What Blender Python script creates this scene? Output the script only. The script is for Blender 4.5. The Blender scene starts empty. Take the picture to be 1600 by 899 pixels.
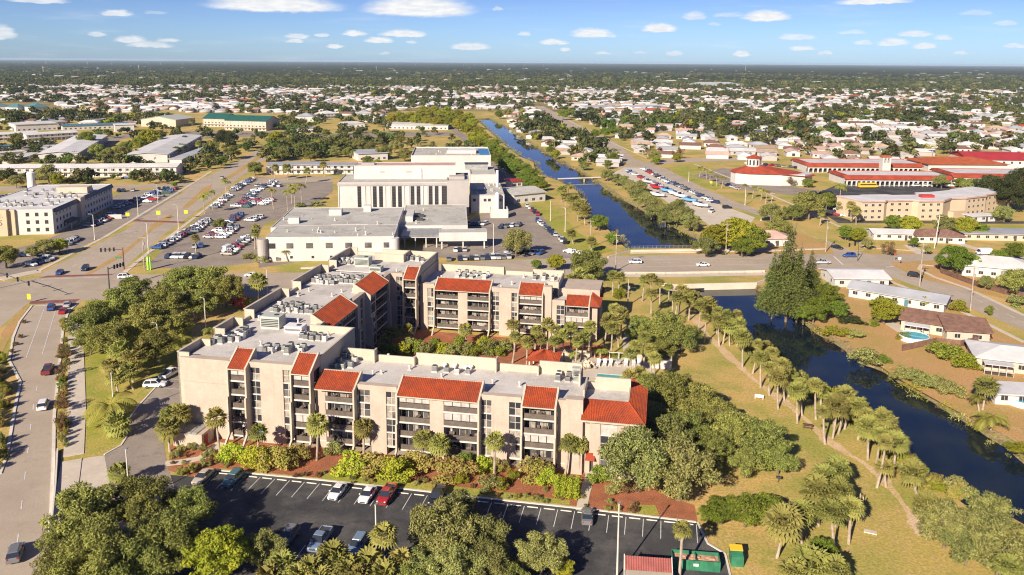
import bpy, bmesh, math, random
import numpy as np
from mathutils import Vector, Matrix, geometry

RND = random.Random(11)
NPR = np.random.default_rng(5)
S = bpy.context.scene
COL = S.collection
rad = math.radians

# ------------------------------------------------------------------ camera
F, Y0, HZ, ROLL, HC = 1270.0, 300.0, 96.0, rad(0.36), 70.0
PITCH = math.atan((Y0 - HZ) / F)
cp, sp_, cr, sr = math.cos(PITCH), math.sin(PITCH), math.cos(ROLL), math.sin(ROLL)


def at(px, py, z=0.0):
    """world point at height z that the photograph shows at pixel (px, py)"""
    u, v = px - 800, py - Y0
    u2, v2 = cr * u + sr * v, -sr * u + cr * v
    d = (u2, F * cp - v2 * sp_, -(F * sp_ + v2 * cp))
    t = (z - HC) / d[2]
    return Vector((d[0] * t, d[1] * t, z))


def proj(x, y, z=0.0):
    zz = z - HC
    f = y * cp - zz * sp_
    if f < 1: return (-9e9, -9e9)
    dn = -(zz * cp) - y * sp_
    u2, v2 = F * x / f, F * dn / f
    return (800 + cr * u2 - sr * v2, Y0 + sr * u2 + cr * v2)


cam = bpy.data.cameras.new('camera')
co = bpy.data.objects.new('camera', cam)
COL.objects.link(co)
cam.sensor_width = 36
cam.lens = F / 1600 * 36
cam.shift_y = -(449.5 - Y0) / 1600
cam.clip_start, cam.clip_end = 1, 120000
U0, R0 = Vector((0, sp_, cp)), Vector((1, 0, 0))
cx_, cy_ = R0 * cr + U0 * sr, U0 * cr - R0 * sr
cz_ = cx_.cross(cy_)
m = Matrix((cx_, cy_, cz_)).transposed().to_4x4()
m.translation = (0, 0, HC)
co.matrix_world = m
S.camera = co

# ------------------------------------------------------------------ sun, sky, exposure
SUN_EL, SUN_AZ = rad(27.5), rad(240)          # azimuth of the sun, counter-clockwise from +X
sd = Vector((math.cos(SUN_AZ) * math.cos(SUN_EL), math.sin(SUN_AZ) * math.cos(SUN_EL), math.sin(SUN_EL)))
sl = bpy.data.lights.new('sun', 'SUN')
sl.energy, sl.angle, sl.color = 4.9, rad(0.5), (1.0, 0.88, 0.725)
so = bpy.data.objects.new('sun', sl)
COL.objects.link(so)
so.rotation_euler = (-sd).to_track_quat('-Z', 'Y').to_euler()
so.location = (0, 0, 200)
S.view_settings.view_transform = 'Standard'
S.view_settings.look = 'None'
S.view_settings.exposure = 0.85
S.view_settings.gamma = 1.0
S.cycles.filter_width = 1.15
S.view_settings.use_curve_mapping = False

W = bpy.data.worlds.new('World')
S.world = W
W.use_nodes = True
W.cycles.sampling_method = 'MANUAL'
W.cycles.sample_map_resolution = 256
nt = W.node_tree
nt.nodes.clear()


class NT:
    """small helper to write node trees"""
    def __init__(s, t): s.t = t
    def n(s, typ, **k):
        x = s.t.nodes.new(typ)
        for a, b in k.items(): setattr(x, a, b)
        return x
    def link(s, a, b): s.t.links.new(a, b)
    def setin(s, sock, v):
        if isinstance(v, bpy.types.NodeSocket): s.link(v, sock)
        else: sock.default_value = v
    def math(s, op, a, b=0.0, c=None, clamp=False):
        x = s.n('ShaderNodeMath', operation=op, use_clamp=clamp)
        s.setin(x.inputs[0], a); s.setin(x.inputs[1], b)
        if c is not None: s.setin(x.inputs[2], c)
        return x.outputs[0]
    def vec(s, op, a, b=None, c=None):
        x = s.n('ShaderNodeVectorMath', operation=op)
        s.setin(x.inputs[0], a)
        if b is not None: s.setin(x.inputs[1], b)
        if c is not None: s.setin(x.inputs[2], c)
        return x.outputs['Value'] if op in ('LENGTH', 'DOT_PRODUCT') else x.outputs['Vector']
    def ramp(s, f, lo, hi, typ='SMOOTHSTEP', a=0.0, b=1.0):
        x = s.n('ShaderNodeMapRange', interpolation_type=typ)
        s.setin(x.inputs['Value'], f)
        x.inputs['From Min'].default_value = lo; x.inputs['From Max'].default_value = hi
        x.inputs['To Min'].default_value = a; x.inputs['To Max'].default_value = b
        return x.outputs['Result']
    def mix(s, f, a, b, blend='MIX'):
        x = s.n('ShaderNodeMix', data_type='RGBA', blend_type=blend)
        s.setin(x.inputs['Factor'], f); s.setin(x.inputs['A'], a) if False else None
        s.setin(x.inputs[6], a); s.setin(x.inputs[7], b)
        return x.outputs[2]
    def noise(s, v, scale, detail=3.0, rough=0.55):
        x = s.n('ShaderNodeTexNoise')
        s.setin(x.inputs['Vector'], v)
        x.inputs['Scale'].default_value = scale; x.inputs['Detail'].default_value = detail
        x.inputs['Roughness'].default_value = rough
        return x.outputs[0]


T = NT(nt)
sky = T.n('ShaderNodeTexSky', sky_type='NISHITA', sun_disc=False, sun_elevation=SUN_EL,
          sun_rotation=rad(90) - SUN_AZ, altitude=30, air_density=1.0, dust_density=0.25, ozone_density=3.0)
dirv = T.n('ShaderNodeTexCoord').outputs['Generated']
sep = T.n('ShaderNodeSeparateXYZ'); T.link(dirv, sep.inputs[0])
az = T.math('ARCTAN2', sep.outputs[0], sep.outputs[1])
el = T.math('ARCSINE', sep.outputs[2])
cmb = T.n('ShaderNodeCombineXYZ'); T.link(az, cmb.inputs[0]); T.link(el, cmb.inputs[1])
ae = cmb.outputs[0]
# the cumulus of the photograph: (x, y of the flat base, half width, height) read off the picture, set as directions in the sky
CLOUDS = [(60, 3, 55, 7, .75), (430, 12, 120, 20, 1), (655, 18, 98, 26, 1), (182, 23, 30, 8, .8), (245, 21, 22, 4, .3), (3, 56, 26, 16, .7), (152, 55, 18, 5, .6),
          (203, 64, 30, 8, .75), (262, 64, 22, 5, .6), (235, 72, 42, 8, .65), (465, 58, 22, 6, .7), (462, 65, 18, 5, .7), (554, 54, 22, 7, .9), (503, 56, 14, 4, .7),
          (630, 55, 42, 9, .95), (592, 65, 26, 8, .95), (523, 74, 16, 5, .8), (735, 75, 36, 9, .75), (643, 67, 10, 4, .6), (777, 15, 10, 6, .5), (600, 84, 12, 4, .4),
          (865, 68, 26, 7, .85), (925, 55, 38, 12, .95), (955, 57, 10, 5, .5), (820, 54, 12, 5, .6), (1030, 47, 32, 12, .95), (1085, 28, 22, 10, .6), (1140, 25, 30, 6, .4),
          (1197, 29, 42, 14, 1), (1365, 4, 66, 8, 1), (1255, 77, 24, 6, .7), (1158, 86, 15, 7, .8), (882, 79, 10, 5, .7), (940, 84, 16, 4, .5), (1055, 85, 16, 5, .6),
          (1245, 60, 34, 8, .6), (1330, 52, 26, 5, .45), (1347, 68, 18, 5, .6), (1430, 55, 32, 7, .75), (1395, 69, 30, 9, .75), (1445, 74, 22, 7, .75), (1475, 60, 18, 5, .6),
          (1290, 84, 14, 5, .6), (1500, 84, 14, 4, .6), (1570, 38, 22, 6, .45), (1525, 22, 30, 6, .35), (1585, 73, 20, 5, .6), (1000, 83, 12, 3, .4), (1115, 39, 12, 4, .4)]
wob = T.vec('SUBTRACT', T.n('ShaderNodeTexNoise').outputs[1], (.5, .5, .5))
wn = wob.node.inputs[0].links[0].from_node
wn.inputs['Scale'].default_value = 1.0; wn.inputs['Detail'].default_value = 4.0
sc_ = T.vec('MULTIPLY', ae, (95, 260, 0)); T.link(sc_, wn.inputs['Vector'])
aew = T.vec('MULTIPLY_ADD', wob, (.012, .0050, 0), ae)
acc = None
for (x, y, w, h, a) in CLOUDS:
    u, v = x - 800, y - Y0
    u2, v2 = cr * u + sr * v, -sr * u + cr * v
    dv = Vector((u2, F * cp - v2 * sp_, -(F * sp_ + v2 * cp))).normalized()
    a0, e0 = math.atan2(dv.x, dv.y), math.asin(dv.z)
    q = T.vec('SUBTRACT', aew, (a0, e0, 0))
    k = F / math.cos(a0) ** 2
    q1 = T.vec('MULTIPLY', q, (k / w, F / (h * 1.05), 0))
    q2 = T.vec('MULTIPLY', q, (k / w, -F / (h * .38), 0))
    ln = T.vec('LENGTH', T.vec('MAXIMUM', q1, q2))
    mk = T.math('MULTIPLY', T.ramp(ln, 1.02, 0.5), a)
    acc = mk if acc is None else T.math('MAXIMUM', acc, mk)
# thin streaks of cirrus between them
cir = T.noise(T.vec('MULTIPLY', ae, (9, 75, 0)), 1.0, 4)
streak = T.math('MULTIPLY', T.ramp(cir, .5, .85), .25)
acc = T.math('MAXIMUM', acc, streak)
tint = T.mix(T.ramp(el, .0, .14), (.62, .88, 1.50, 1), (.43, .47, .90, 1))
skycol = T.mix(1.0, sky.outputs[0], tint, 'MULTIPLY')
cloudcol = T.mix(T.ramp(T.noise(T.vec('MULTIPLY', ae, (60, 260, 0)), 1.0, 3), .3, .7), (8.2, 8.5, 9.0, 1), (10.0, 10.0, 10.0, 1))
fin = T.mix(acc, skycol, cloudcol)
bg = T.n('ShaderNodeBackground'); bg.inputs['Strength'].default_value = 0.055
T.link(fin, bg.inputs['Color'])
wo = T.n('ShaderNodeOutputWorld'); T.link(bg.outputs[0], wo.inputs['Surface'])
# ------------------------------------------------------------------ materials
MATS = {}


def M(name, col, rough=.8, var=0.0, sc=.5, col2=None, metal=0.0, bump=0.0, spec=.3, rnd=0.0, objc=False, fine=0.0, fsc=8.0):
    if name in MATS: return MATS[name]
    mt = bpy.data.materials.new(name); mt.use_nodes = True
    t = mt.node_tree; b = t.nodes['Principled BSDF']; N = NT(t)
    b.inputs['Roughness'].default_value = rough; b.inputs['Metallic'].default_value = metal
    b.inputs['Specular IOR Level'].default_value = spec
    c = tuple(col) + (1,)
    pos = N.n('ShaderNodeNewGeometry').outputs['Position']
    out = None
    if objc:
        out = N.n('ShaderNodeObjectInfo').outputs['Color']
    if var or col2:
        f = N.ramp(N.noise(pos, sc, 4), .3, .7)
        ca = c if col2 else tuple(x * (1 - var) for x in col) + (1,)
        cb = tuple(col2) + (1,) if col2 else tuple(min(1, x * (1 + var)) for x in col) + (1,)
        out = N.mix(f, ca, cb)
    if fine:
        f2 = N.ramp(N.noise(pos, fsc, 3), .25, .75, a=1 - fine, b=1 + fine)
        out = N.vec('SCALE', out if out is not None else c[:3]) if False else N.mix(1.0, out if out is not None else c, N_gray(N, f2), 'MULTIPLY')
    if 'stucco' in name or name in ('white_wall', 'cream_wall'):
        st = N.ramp(N.noise(N.vec('MULTIPLY', pos, (2.2, 2.2, .12)), 1.0, 4, .65), .5, .8, a=1.0, b=.86)
        out = N.mix(1.0, out, N_gray(N, st), 'MULTIPLY')
    if rnd:
        r = N.n('ShaderNodeObjectInfo').outputs['Random']
        g = N.ramp(r, 0, 1, 'LINEAR', 1 - rnd, 1 + rnd)
        out = N.mix(1.0, out if out is not None else c, N_gray(N, g), 'MULTIPLY')
    if out is None: b.inputs['Base Color'].default_value = c
    else: N.link(out, b.inputs['Base Color'])
    if bump:
        bp = N.n('ShaderNodeBump'); bp.inputs['Strength'].default_value = bump; bp.inputs['Distance'].default_value = .1
        N.link(N.noise(pos, fsc, 3), bp.inputs['Height']); N.link(bp.outputs[0], b.inputs['Normal'])
    MATS[name] = mt
    return mt


def N_gray(N, f):
    x = N.n('ShaderNodeCombineColor')
    for i in range(3): N.link(f, x.inputs[i])
    return x.outputs[0]


def FOL(name, c1, c2, c3, trans=.22, sc=.35, rnd=.25):
    """foliage: three leaf tints mixed by noise, each tree a little lighter or darker"""
    mt = bpy.data.materials.new(name); mt.use_nodes = True
    t = mt.node_tree; t.nodes.clear(); N = NT(t)
    pos = N.n('ShaderNodeNewGeometry').outputs['Position']
    f1 = N.ramp(N.noise(pos, sc, 3), .35, .65)
    f2 = N.ramp(N.noise(pos, sc * 7, 2), .4, .75)
    a = N.mix(f2, N.mix(f1, c1 + (1,), c2 + (1,)), c3 + (1,))
    oi = N.n('ShaderNodeObjectInfo').outputs['Random']
    a = N.mix(1.0, a, N_gray(N, N.ramp(oi, 0, 1, 'LINEAR', 1 - rnd, 1 + rnd)), 'MULTIPLY')
    h = N.n('ShaderNodeHueSaturation'); N.link(a, h.inputs['Color'])
    N.link(N.ramp(N.math('FRACT', N.math('MULTIPLY', oi, 7.31)), 0, 1, 'LINEAR', .475, .515), h.inputs['Hue'])
    d = N.n('ShaderNodeBsdfDiffuse'); N.link(h.outputs[0], d.inputs['Color'])
    tr = N.n('ShaderNodeBsdfTranslucent'); N.link(h.outputs[0], tr.inputs['Color'])
    mx = N.n('ShaderNodeMixShader'); mx.inputs[0].default_value = trans
    N.link(d.outputs[0], mx.inputs[1]); N.link(tr.outputs[0], mx.inputs[2])
    o = N.n('ShaderNodeOutputMaterial'); N.link(mx.outputs[0], o.inputs[0])
    MATS[name] = mt
    return mt


def ground_mat(name, cols, scales=(.012, .07, .5), fine=.35, fsc=3.0, bump=.4, mid=.5):
    """soil and turf: four tints blended at three scales plus fine grain"""
    mt = bpy.data.materials.new(name); mt.use_nodes = True
    t = mt.node_tree; b = t.nodes['Principled BSDF']; N = NT(t)
    b.inputs['Roughness'].default_value = .95; b.inputs['Specular IOR Level'].default_value = .1
    pos = N.n('ShaderNodeNewGeometry').outputs['Position']
    c = [tuple(x) + (1,) for x in cols]
    a = N.mix(N.ramp(N.noise(pos, scales[0], 4), .38, .62), c[0], c[1])
    a = N.mix(N.math('MULTIPLY', N.ramp(N.noise(pos, scales[1], 5, .65), mid - .1, mid + .14), .85), a, c[2])
    a = N.mix(N.math('MULTIPLY', N.ramp(N.noise(pos, scales[2], 4, .7), .5, .72), .7), a, c[3])
    g = N.ramp(N.noise(pos, fsc, 4, .7), .25, .75, a=1 - fine, b=1 + fine)
    a = N.mix(1.0, a, N_gray(N, g), 'MULTIPLY')
    N.link(a, b.inputs['Base Color'])
    bp = N.n('ShaderNodeBump'); bp.inputs['Strength'].default_value = bump; bp.inputs['Distance'].default_value = .15
    N.link(N.noise(pos, fsc, 4), bp.inputs['Height']); N.link(bp.outputs[0], b.inputs['Normal'])
    MATS[name] = mt
    return mt


ground_mat('turf', [(.53, .345, .13), (.42, .32, .095), (.255, .265, .055), (.50, .33, .16)], scales=(.022, .05, .3), fine=.3, fsc=2.2)
ground_mat('lawn', [(.31, .30, .05), (.40, .32, .085), (.23, .26, .04), (.43, .34, .11)], scales=(.05, .15, .8))
ground_mat('brown_turf', [(.47, .27, .12), (.43, .27, .105), (.36, .265, .08), (.50, .33, .17)], scales=(.02, .08, .4))
ground_mat('mulch_soil', [(.40, .15, .075), (.34, .125, .06), (.26, .105, .055), (.45, .21, .12)], scales=(.08, .3, 1.2), fine=.45, fsc=5, bump=.8)
ground_mat('sandy_soil', [(.58, .42, .26), (.53, .37, .20), (.47, .34, .15), (.63, .48, .33)], scales=(.05, .2, .9))
ground_mat('far_land', [(.36, .26, .11), (.26, .21, .08), (.12, .115, .045), (.42, .31, .16)], scales=(.004, .012, .05), fsc=.3, bump=0)
ground_mat('asphalt', [(.048, .048, .051), (.066, .064, .063), (.115, .108, .10), (.038, .038, .041)], scales=(.05, .12, .5), fine=.25, fsc=4, bump=.15)
ground_mat('old_asphalt', [(.36, .295, .225), (.40, .33, .25), (.42, .35, .27), (.32, .265, .205)], scales=(.03, .09, .4), fine=.12, fsc=4, bump=.1)
ground_mat('lot_asphalt', [(.24, .20, .165), (.28, .235, .19), (.32, .27, .22), (.19, .16, .14)], scales=(.03, .09, .4), fine=.15, fsc=3, bump=.1)
ground_mat('concrete', [(.53, .46, .365), (.57, .495, .395), (.48, .415, .33), (.6, .53, .44)], scales=(.04, .2, .9), fine=.1, fsc=4, bump=.1)
ground_mat('roof_membrane', [(.50, .465, .42), (.56, .525, .48), (.36, .33, .295), (.62, .59, .55)], scales=(.07, .13, .4), fine=.12, fsc=3, bump=.1, mid=.56)
ground_mat('grey_roof', [(.42, .405, .355), (.47, .455, .405), (.30, .28, .24), (.54, .52, .48)], scales=(.03, .12, .5), fine=.1, fsc=2, bump=.1, mid=.54)
M('stucco', (.445, .362, .288), .9, .07, .35, fine=.05, fsc=2.5, bump=.12, spec=.15)
M('stucco_pale', (.47, .41, .32), .9, .06, .3, fine=.05, fsc=2.5, spec=.15)
M('white_trim', (.54, .50, .44), .7, .06, .6)
M('white_wall', (.52, .495, .465), .85, .06, .15, fine=.04, fsc=1.0, spec=.15)
M('cream_wall', (.50, .42, .33), .85, .06, .15, spec=.15)
M('grey_wall', (.37, .34, .32), .85, .06, .2, spec=.15)
M('peach_wall', (.50, .395, .275), .85, .05, .15, spec=.15)
M('red_tile', (.38, .070, .022), .8, .25, .5, col2=(.25, .055, .028), fine=.26, fsc=5, spec=.2)
M('red_roof', (.33, .06, .03), .75, .18, .3, spec=.2)
M('faded_roof', (.30, .095, .08), .8, .15, .6)
M('orange_roof', (.38, .095, .035), .75, .15, .3, spec=.2)
M('crimson_roof', (.38, .035, .03), .5, .1, .2)
M('green_roof', (.022, .10, .08), .5, .12, .2)
M('teal_roof', (.08, .19, .21), .5, .12, .2)
M('white_roof', (.56, .545, .525), .7, .1, .12, fine=.05, fsc=.8, rnd=.08)
M('silver_roof', (.37, .375, .385), .6, .12, .15, rnd=.12)
M('tan_roof', (.40, .29, .20), .85, .15, .4, rnd=.2)
M('brown_roof', (.19, .105, .075), .85, .2, .8, fine=.2, fsc=4, rnd=.15)
M('pink_roof', (.50, .33, .27), .85, .12, .3, rnd=.15)
M('dark_glass', (.035, .035, .04), .12, spec=.6)
M('glass_mid', (.10, .095, .09), .2, .5, .4, spec=.5)
M('curtain', (.27, .235, .195), .8, .3, 1.5)
M('curtain_white', (.42, .39, .35), .8, .15, 1.5)
M('blue_panel', (.05, .22, .30), .6)
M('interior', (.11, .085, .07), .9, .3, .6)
M('bronze', (.075, .058, .05), .5, .2, 1.0)
M('rail_screen', (.155, .125, .10), .8, .2, 1.5)
M('wicker', (.17, .13, .10), .8, .3, 2)
M('metal_grey', (.36, .36, .34), .5, .2, 1.0, metal=.3)
M('metal_dark', (.06, .06, .06), .5)
M('metal_green', (.42, .44, .38), .6, .1, .8)
M('galvanised', (.50, .49, .46), .45, .1, .8, metal=.5)
M('white_paint', (.62, .60, .56), .6, .1, 1.2, fine=.15, fsc=3)
M('yellow_paint', (.70, .42, .03), .6)
M('kerb', (.62, .57, .49), .85, .08, .5, fine=.08)
M('brick_band', (.23, .09, .075), .85, .2, .6)
M('wood_fence', (.13, .075, .05), .85, .25, .8)
M('white_fence', (.6, .58, .55), .7)
M('wood_pole', (.36, .29, .23), .9, .2, .8)
M('pale_pole', (.58, .53, .46), .7, .08, .8)
M('rust_mast', (.16, .06, .045), .6, .2, 1.)
M('signal_black', (.02, .02, .02), .6)
M('bark', (.17, .125, .09), .95, .25, 1.5)
M('palm_bark', (.36, .29, .22), .95, .2, 1.2)
M('tyre', (.02, .02, .022), .85)
M('rim', (.35, .35, .36), .3, metal=.8)
M('car_paint', (.5, .5, .5), .25, objc=True, spec=.5)
M('car_glass', (.025, .03, .04), .08, spec=.7)
M('head_lamp', (.7, .7, .7), .15)
M('tail_lamp', (.35, .02, .02), .25)
M('plastic_white', (.72, .70, .66), .5)
M('green_metal', (.035, .17, .09), .55, .2, .8)
M('yellow_metal', (.75, .42, .03), .5)
M('blue_metal', (.05, .2, .42), .55)
M('debris', (.42, .25, .16), .95, .35, 1.5)
M('pool_water', (.10, .36, .36), .08, .2, .3, spec=.6)
M('blue_pool', (.08, .42, .50), .08, .15, .4, spec=.6)
M('bank', (.24, .17, .09), .95, .3, .3, col2=(.17, .16, .06), fine=.4, fsc=1.5)
M('stone', (.48, .38, .28), .95, .25, .5)
M('lime_sign', (.30, .62, .05), .6)
M('flag_yellow', (.72, .66, .02), .6)
M('sign_ink', (.16, .10, .08), .7)
M('teal_ink', (.10, .24, .30), .6)
FOL('oak_leaf', (.235, .26, .06), (.14, .165, .045), (.46, .455, .13), trans=.2, sc=.5)  # third tint paints bright leaf highlights, second the dark gaps between leaves
FOL('olive_leaf', (.26, .275, .08), (.16, .18, .055), (.48, .46, .17), trans=.2, sc=.5)
FOL('lime_leaf', (.30, .31, .03), (.22, .26, .028), (.39, .36, .05), trans=.3)
FOL('green_leaf', (.19, .26, .035), (.14, .20, .03), (.29, .34, .06), trans=.28)
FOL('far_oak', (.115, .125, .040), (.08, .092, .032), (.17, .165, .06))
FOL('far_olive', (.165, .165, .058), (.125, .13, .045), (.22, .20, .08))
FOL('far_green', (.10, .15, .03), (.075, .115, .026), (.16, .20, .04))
FOL('dark_leaf', (.055, .07, .026), (.075, .085, .03), (.10, .11, .045))
FOL('palm_leaf', (.30, .30, .075), (.22, .235, .055), (.40, .36, .12), trans=.3, sc=1.0)
FOL('dead_frond', (.30, .20, .10), (.24, .17, .09), (.36, .26, .15), trans=.1)
FOL('frond_leaf', (.26, .28, .05), (.19, .21, .045), (.38, .33, .08), trans=.3, sc=1.0)
FOL('pine_leaf', (.13, .165, .045), (.09, .12, .036), (.24, .25, .07), trans=.34)
FOL('hedge_leaf', (.40, .45, .035), (.29, .37, .03), (.52, .50, .09), trans=.25, sc=.5, rnd=.15)
FOL('hedge_rust', (.36, .28, .08), (.27, .29, .045), (.44, .34, .13), trans=.25, sc=.5, rnd=.15)
FOL('brown_leaf', (.20, .115, .05), (.16, .12, .05), (.26, .17, .08), rnd=.2)
FOL('red_leaf', (.40, .05, .06), (.30, .04, .05), (.48, .09, .08), rnd=.1)
FOL('forest', (.05, .056, .028), (.034, .042, .022), (.085, .08, .04), sc=.02)
mw = bpy.data.materials.new('canal_water'); mw.use_nodes = True
_b = mw.node_tree.nodes['Principled BSDF']; N_ = NT(mw.node_tree)
N_.link(N_.mix(N_.ramp(N_.noise(N_.n('ShaderNodeNewGeometry').outputs['Position'], .06, 4), .4, .7), (.006, .012, .020, 1), (.020, .026, .022, 1)), _b.inputs['Base Color']); _b.inputs['Roughness'].default_value = .04
_b.inputs['IOR'].default_value = 1.33; _b.inputs['Specular IOR Level'].default_value = .5
_bp = N_.n('ShaderNodeBump'); _bp.inputs['Strength'].default_value = .035; _bp.inputs['Distance'].default_value = .03
N_.link(N_.noise(N_.n('ShaderNodeNewGeometry').outputs['Position'], .9, 3), _bp.inputs['Height']); N_.link(_bp.outputs[0], _b.inputs['Normal'])
MATS['canal_water'] = mw

# ------------------------------------------------------------------ mesh builder and scene helpers


class MB:
    def __init__(s): s.v, s.f, s.m, s.sm = [], [], [], []
    def add(s, vs, fs, m=0):
        b = len(s.v); s.v += [tuple(p) for p in vs]
        for f in fs: s.f.append([i + b for i in f]); s.m.append(m)
    def box(s, x0, x1, y0, y1, z0, z1, m=0):
        s.add([(x0, y0, z0), (x1, y0, z0), (x1, y1, z0), (x0, y1, z0), (x0, y0, z1), (x1, y0, z1), (x1, y1, z1), (x0, y1, z1)],
              [(3, 2, 1, 0), (4, 5, 6, 7), (0, 1, 5, 4), (1, 2, 6, 5), (2, 3, 7, 6), (3, 0, 4, 7)], m)
    def prism(s, poly, z0, z1, m=0, mtop=None):
        n = len(poly)
        ar = sum(poly[i][0] * poly[(i + 1) % n][1] - poly[(i + 1) % n][0] * poly[i][1] for i in range(n))
        if ar < 0: poly = poly[::-1]
        b = [(p[0], p[1], z0) for p in poly]; t = [(p[0], p[1], z1) for p in poly]
        s.add(b + t, [(i, (i + 1) % n, n + (i + 1) % n, n + i) for i in range(n)], m)
        tri = geometry.tessellate_polygon([[Vector(p) for p in t]])
        s.add(t, [tuple(x)[::1] for x in tri], m if mtop is None else mtop)
    def side(s, prof, x0, x1, m=0):
        """profile in (y, z) extruded along x"""
        n = len(prof)
        s.add([(x0, p[0], p[1]) for p in prof] + [(x1, p[0], p[1]) for p in prof], [(i, (i + 1) % n, n + (i + 1) % n, n + i) for i in range(n)], m)
        for xx in (x0, x1):
            vs = [Vector((xx, p[0], p[1])) for p in prof]
            s.add(vs, [tuple(t) for t in geometry.tessellate_polygon([vs])], m)
    def cyl(s, x, y, z0, z1, r0, r1=None, n=8, m=0, cap=True):
        r1 = r0 if r1 is None else r1
        a = [2 * math.pi * i / n for i in range(n)]
        s.add([(x + r0 * math.cos(t), y + r0 * math.sin(t), z0) for t in a] + [(x + r1 * math.cos(t), y + r1 * math.sin(t), z1) for t in a],
              [(i, (i + 1) % n, n + (i + 1) % n, n + i) for i in range(n)] + ([tuple(range(n, 2 * n))] if cap else []), m)
    def tube(s, pts, rs, n=6, m=0):
        rings = []
        for i, p in enumerate(pts):
            p = Vector(p)
            d = (Vector(pts[min(i + 1, len(pts) - 1)]) - Vector(pts[max(i - 1, 0)])).normalized()
            a = d.orthogonal().normalized(); b2 = d.cross(a)
            r = rs[i] if isinstance(rs, (list, tuple)) else rs
            rings.append([p + (a * math.cos(2 * math.pi * k / n) + b2 * math.sin(2 * math.pi * k / n)) * r for k in range(n)])
        vs = [q for r in rings for q in r]
        fs = [(i * n + k, i * n + (k + 1) % n, (i + 1) * n + (k + 1) % n, (i + 1) * n + k) for i in range(len(pts) - 1) for k in range(n)]
        fs += [tuple(range(n))[::-1], tuple(range((len(pts) - 1) * n, len(pts) * n))]
        s.add(vs, fs, m)
    def poly(s, pts, m=0):
        vs = [Vector(p) for p in pts]
        s.add(vs, [t if (vs[t[1]] - vs[t[0]]).cross(vs[t[2]] - vs[t[0]]).z >= 0 else t[::-1] for t in map(tuple, geometry.tessellate_polygon([vs]))], m)
    def mesh(s, name, mats):
        me = bpy.data.meshes.new(name)
        me.from_pydata(s.v, [], s.f)
        for x in (mats if isinstance(mats, (list, tuple)) else [mats]): me.materials.append(MATS[x])
        if len(me.materials) > 1: me.polygons.foreach_set('material_index', np.array(s.m, dtype=np.int32))
        me.update()
        return me
    def build(s, name, mats, parent=None, loc=(0, 0, 0), rz=0.0):
        return obj(name, s.mesh(name, mats), parent, loc, rz)


def obj(name, mesh, parent=None, loc=(0, 0, 0), rz=0.0, sc=None):
    o = bpy.data.objects.new(name, mesh); COL.objects.link(o)
    o.location = loc; o.rotation_euler = (0, 0, rz)
    if sc is not None: o.scale = sc if isinstance(sc, (tuple, list)) else (sc, sc, sc)
    if parent is not None: o.parent = parent
    return o


def tag(o, label, cat, group=None, kind=None):
    o['label'] = label; o['category'] = cat
    if group: o['group'] = group
    if kind: o['kind'] = kind
    return o


def thing(name, label, cat, loc=(0, 0, 0), rz=0.0, group=None, sc=None):
    return tag(obj(name, None, None, loc, rz, sc), label, cat, group)


def struct(o): o['kind'] = 'structure'; return o
def stuff(o): o['kind'] = 'stuff'; return o


def copy_tree(o, parent=None):
    c = o.copy(); COL.objects.link(c)
    if parent is not None: c.parent = parent
    for ch in o.children: copy_tree(ch, c)
    return c


def g(px, z=0.0): return [at(p[0], p[1], z) for p in px]


def flat(name, px, z, mat, world=False):
    mb = MB(); mb.poly([(p[0], p[1], z) for p in px] if world else [at(p[0], p[1], 0).xy.to_3d() + Vector((0, 0, z)) for p in px])
    return struct(mb.build(name, mat))


def ribbon_mb(mb, pts, w, z0, z1, m=0):
    """a strip of width w along world points, with thickness"""
    pts = [Vector((p[0], p[1], 0)) for p in pts]
    L, Rr = [], []
    for i, p in enumerate(pts):
        d = (pts[min(i + 1, len(pts) - 1)] - pts[max(i - 1, 0)]).normalized()
        nn = Vector((-d.y, d.x, 0)) * w / 2
        L.append(p + nn); Rr.append(p - nn)
    for i in range(len(pts) - 1):
        q = [Rr[i], Rr[i + 1], L[i + 1], L[i]]
        if z1 == z0: mb.add([(a.x, a.y, z1) for a in q], [(0, 1, 2, 3)], m)
        else:
            mb.add([(a.x, a.y, z0) for a in q] + [(a.x, a.y, z1) for a in q], [(4, 5, 6, 7), (0, 1, 5, 4), (1, 2, 6, 5), (2, 3, 7, 6), (3, 0, 4, 7)], m)


def ribbon(name, px, w, z0, z1, mat, world=False):
    mb = MB(); ribbon_mb(mb, px if world else g(px), w, z0, z1)
    return struct(mb.build(name, mat))


def smooth_line(pts, n=4):
    """Catmull-Rom through points"""
    P = [Vector(p) for p in pts]; out = []
    for i in range(len(P) - 1):
        a, b, c, d = P[max(i - 1, 0)], P[i], P[i + 1], P[min(i + 2, len(P) - 1)]
        for k in range(n):
            t = k / n
            out.append(.5 * ((2 * b) + (c - a) * t + (2 * a - 5 * b + 4 * c - d) * t * t + (3 * b - a - 3 * c + d) * t ** 3))
    return out + [P[-1]]


def inside(p, poly):
    x, y = p; r = False; n = len(poly); j = n - 1
    for i in range(n):
        xi, yi = poly[i][0], poly[i][1]; xj, yj = poly[j][0], poly[j][1]
        if (yi > y) != (yj > y) and x < (xj - xi) * (y - yi) / (yj - yi) + xi: r = not r
        j = i
    return r


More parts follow.
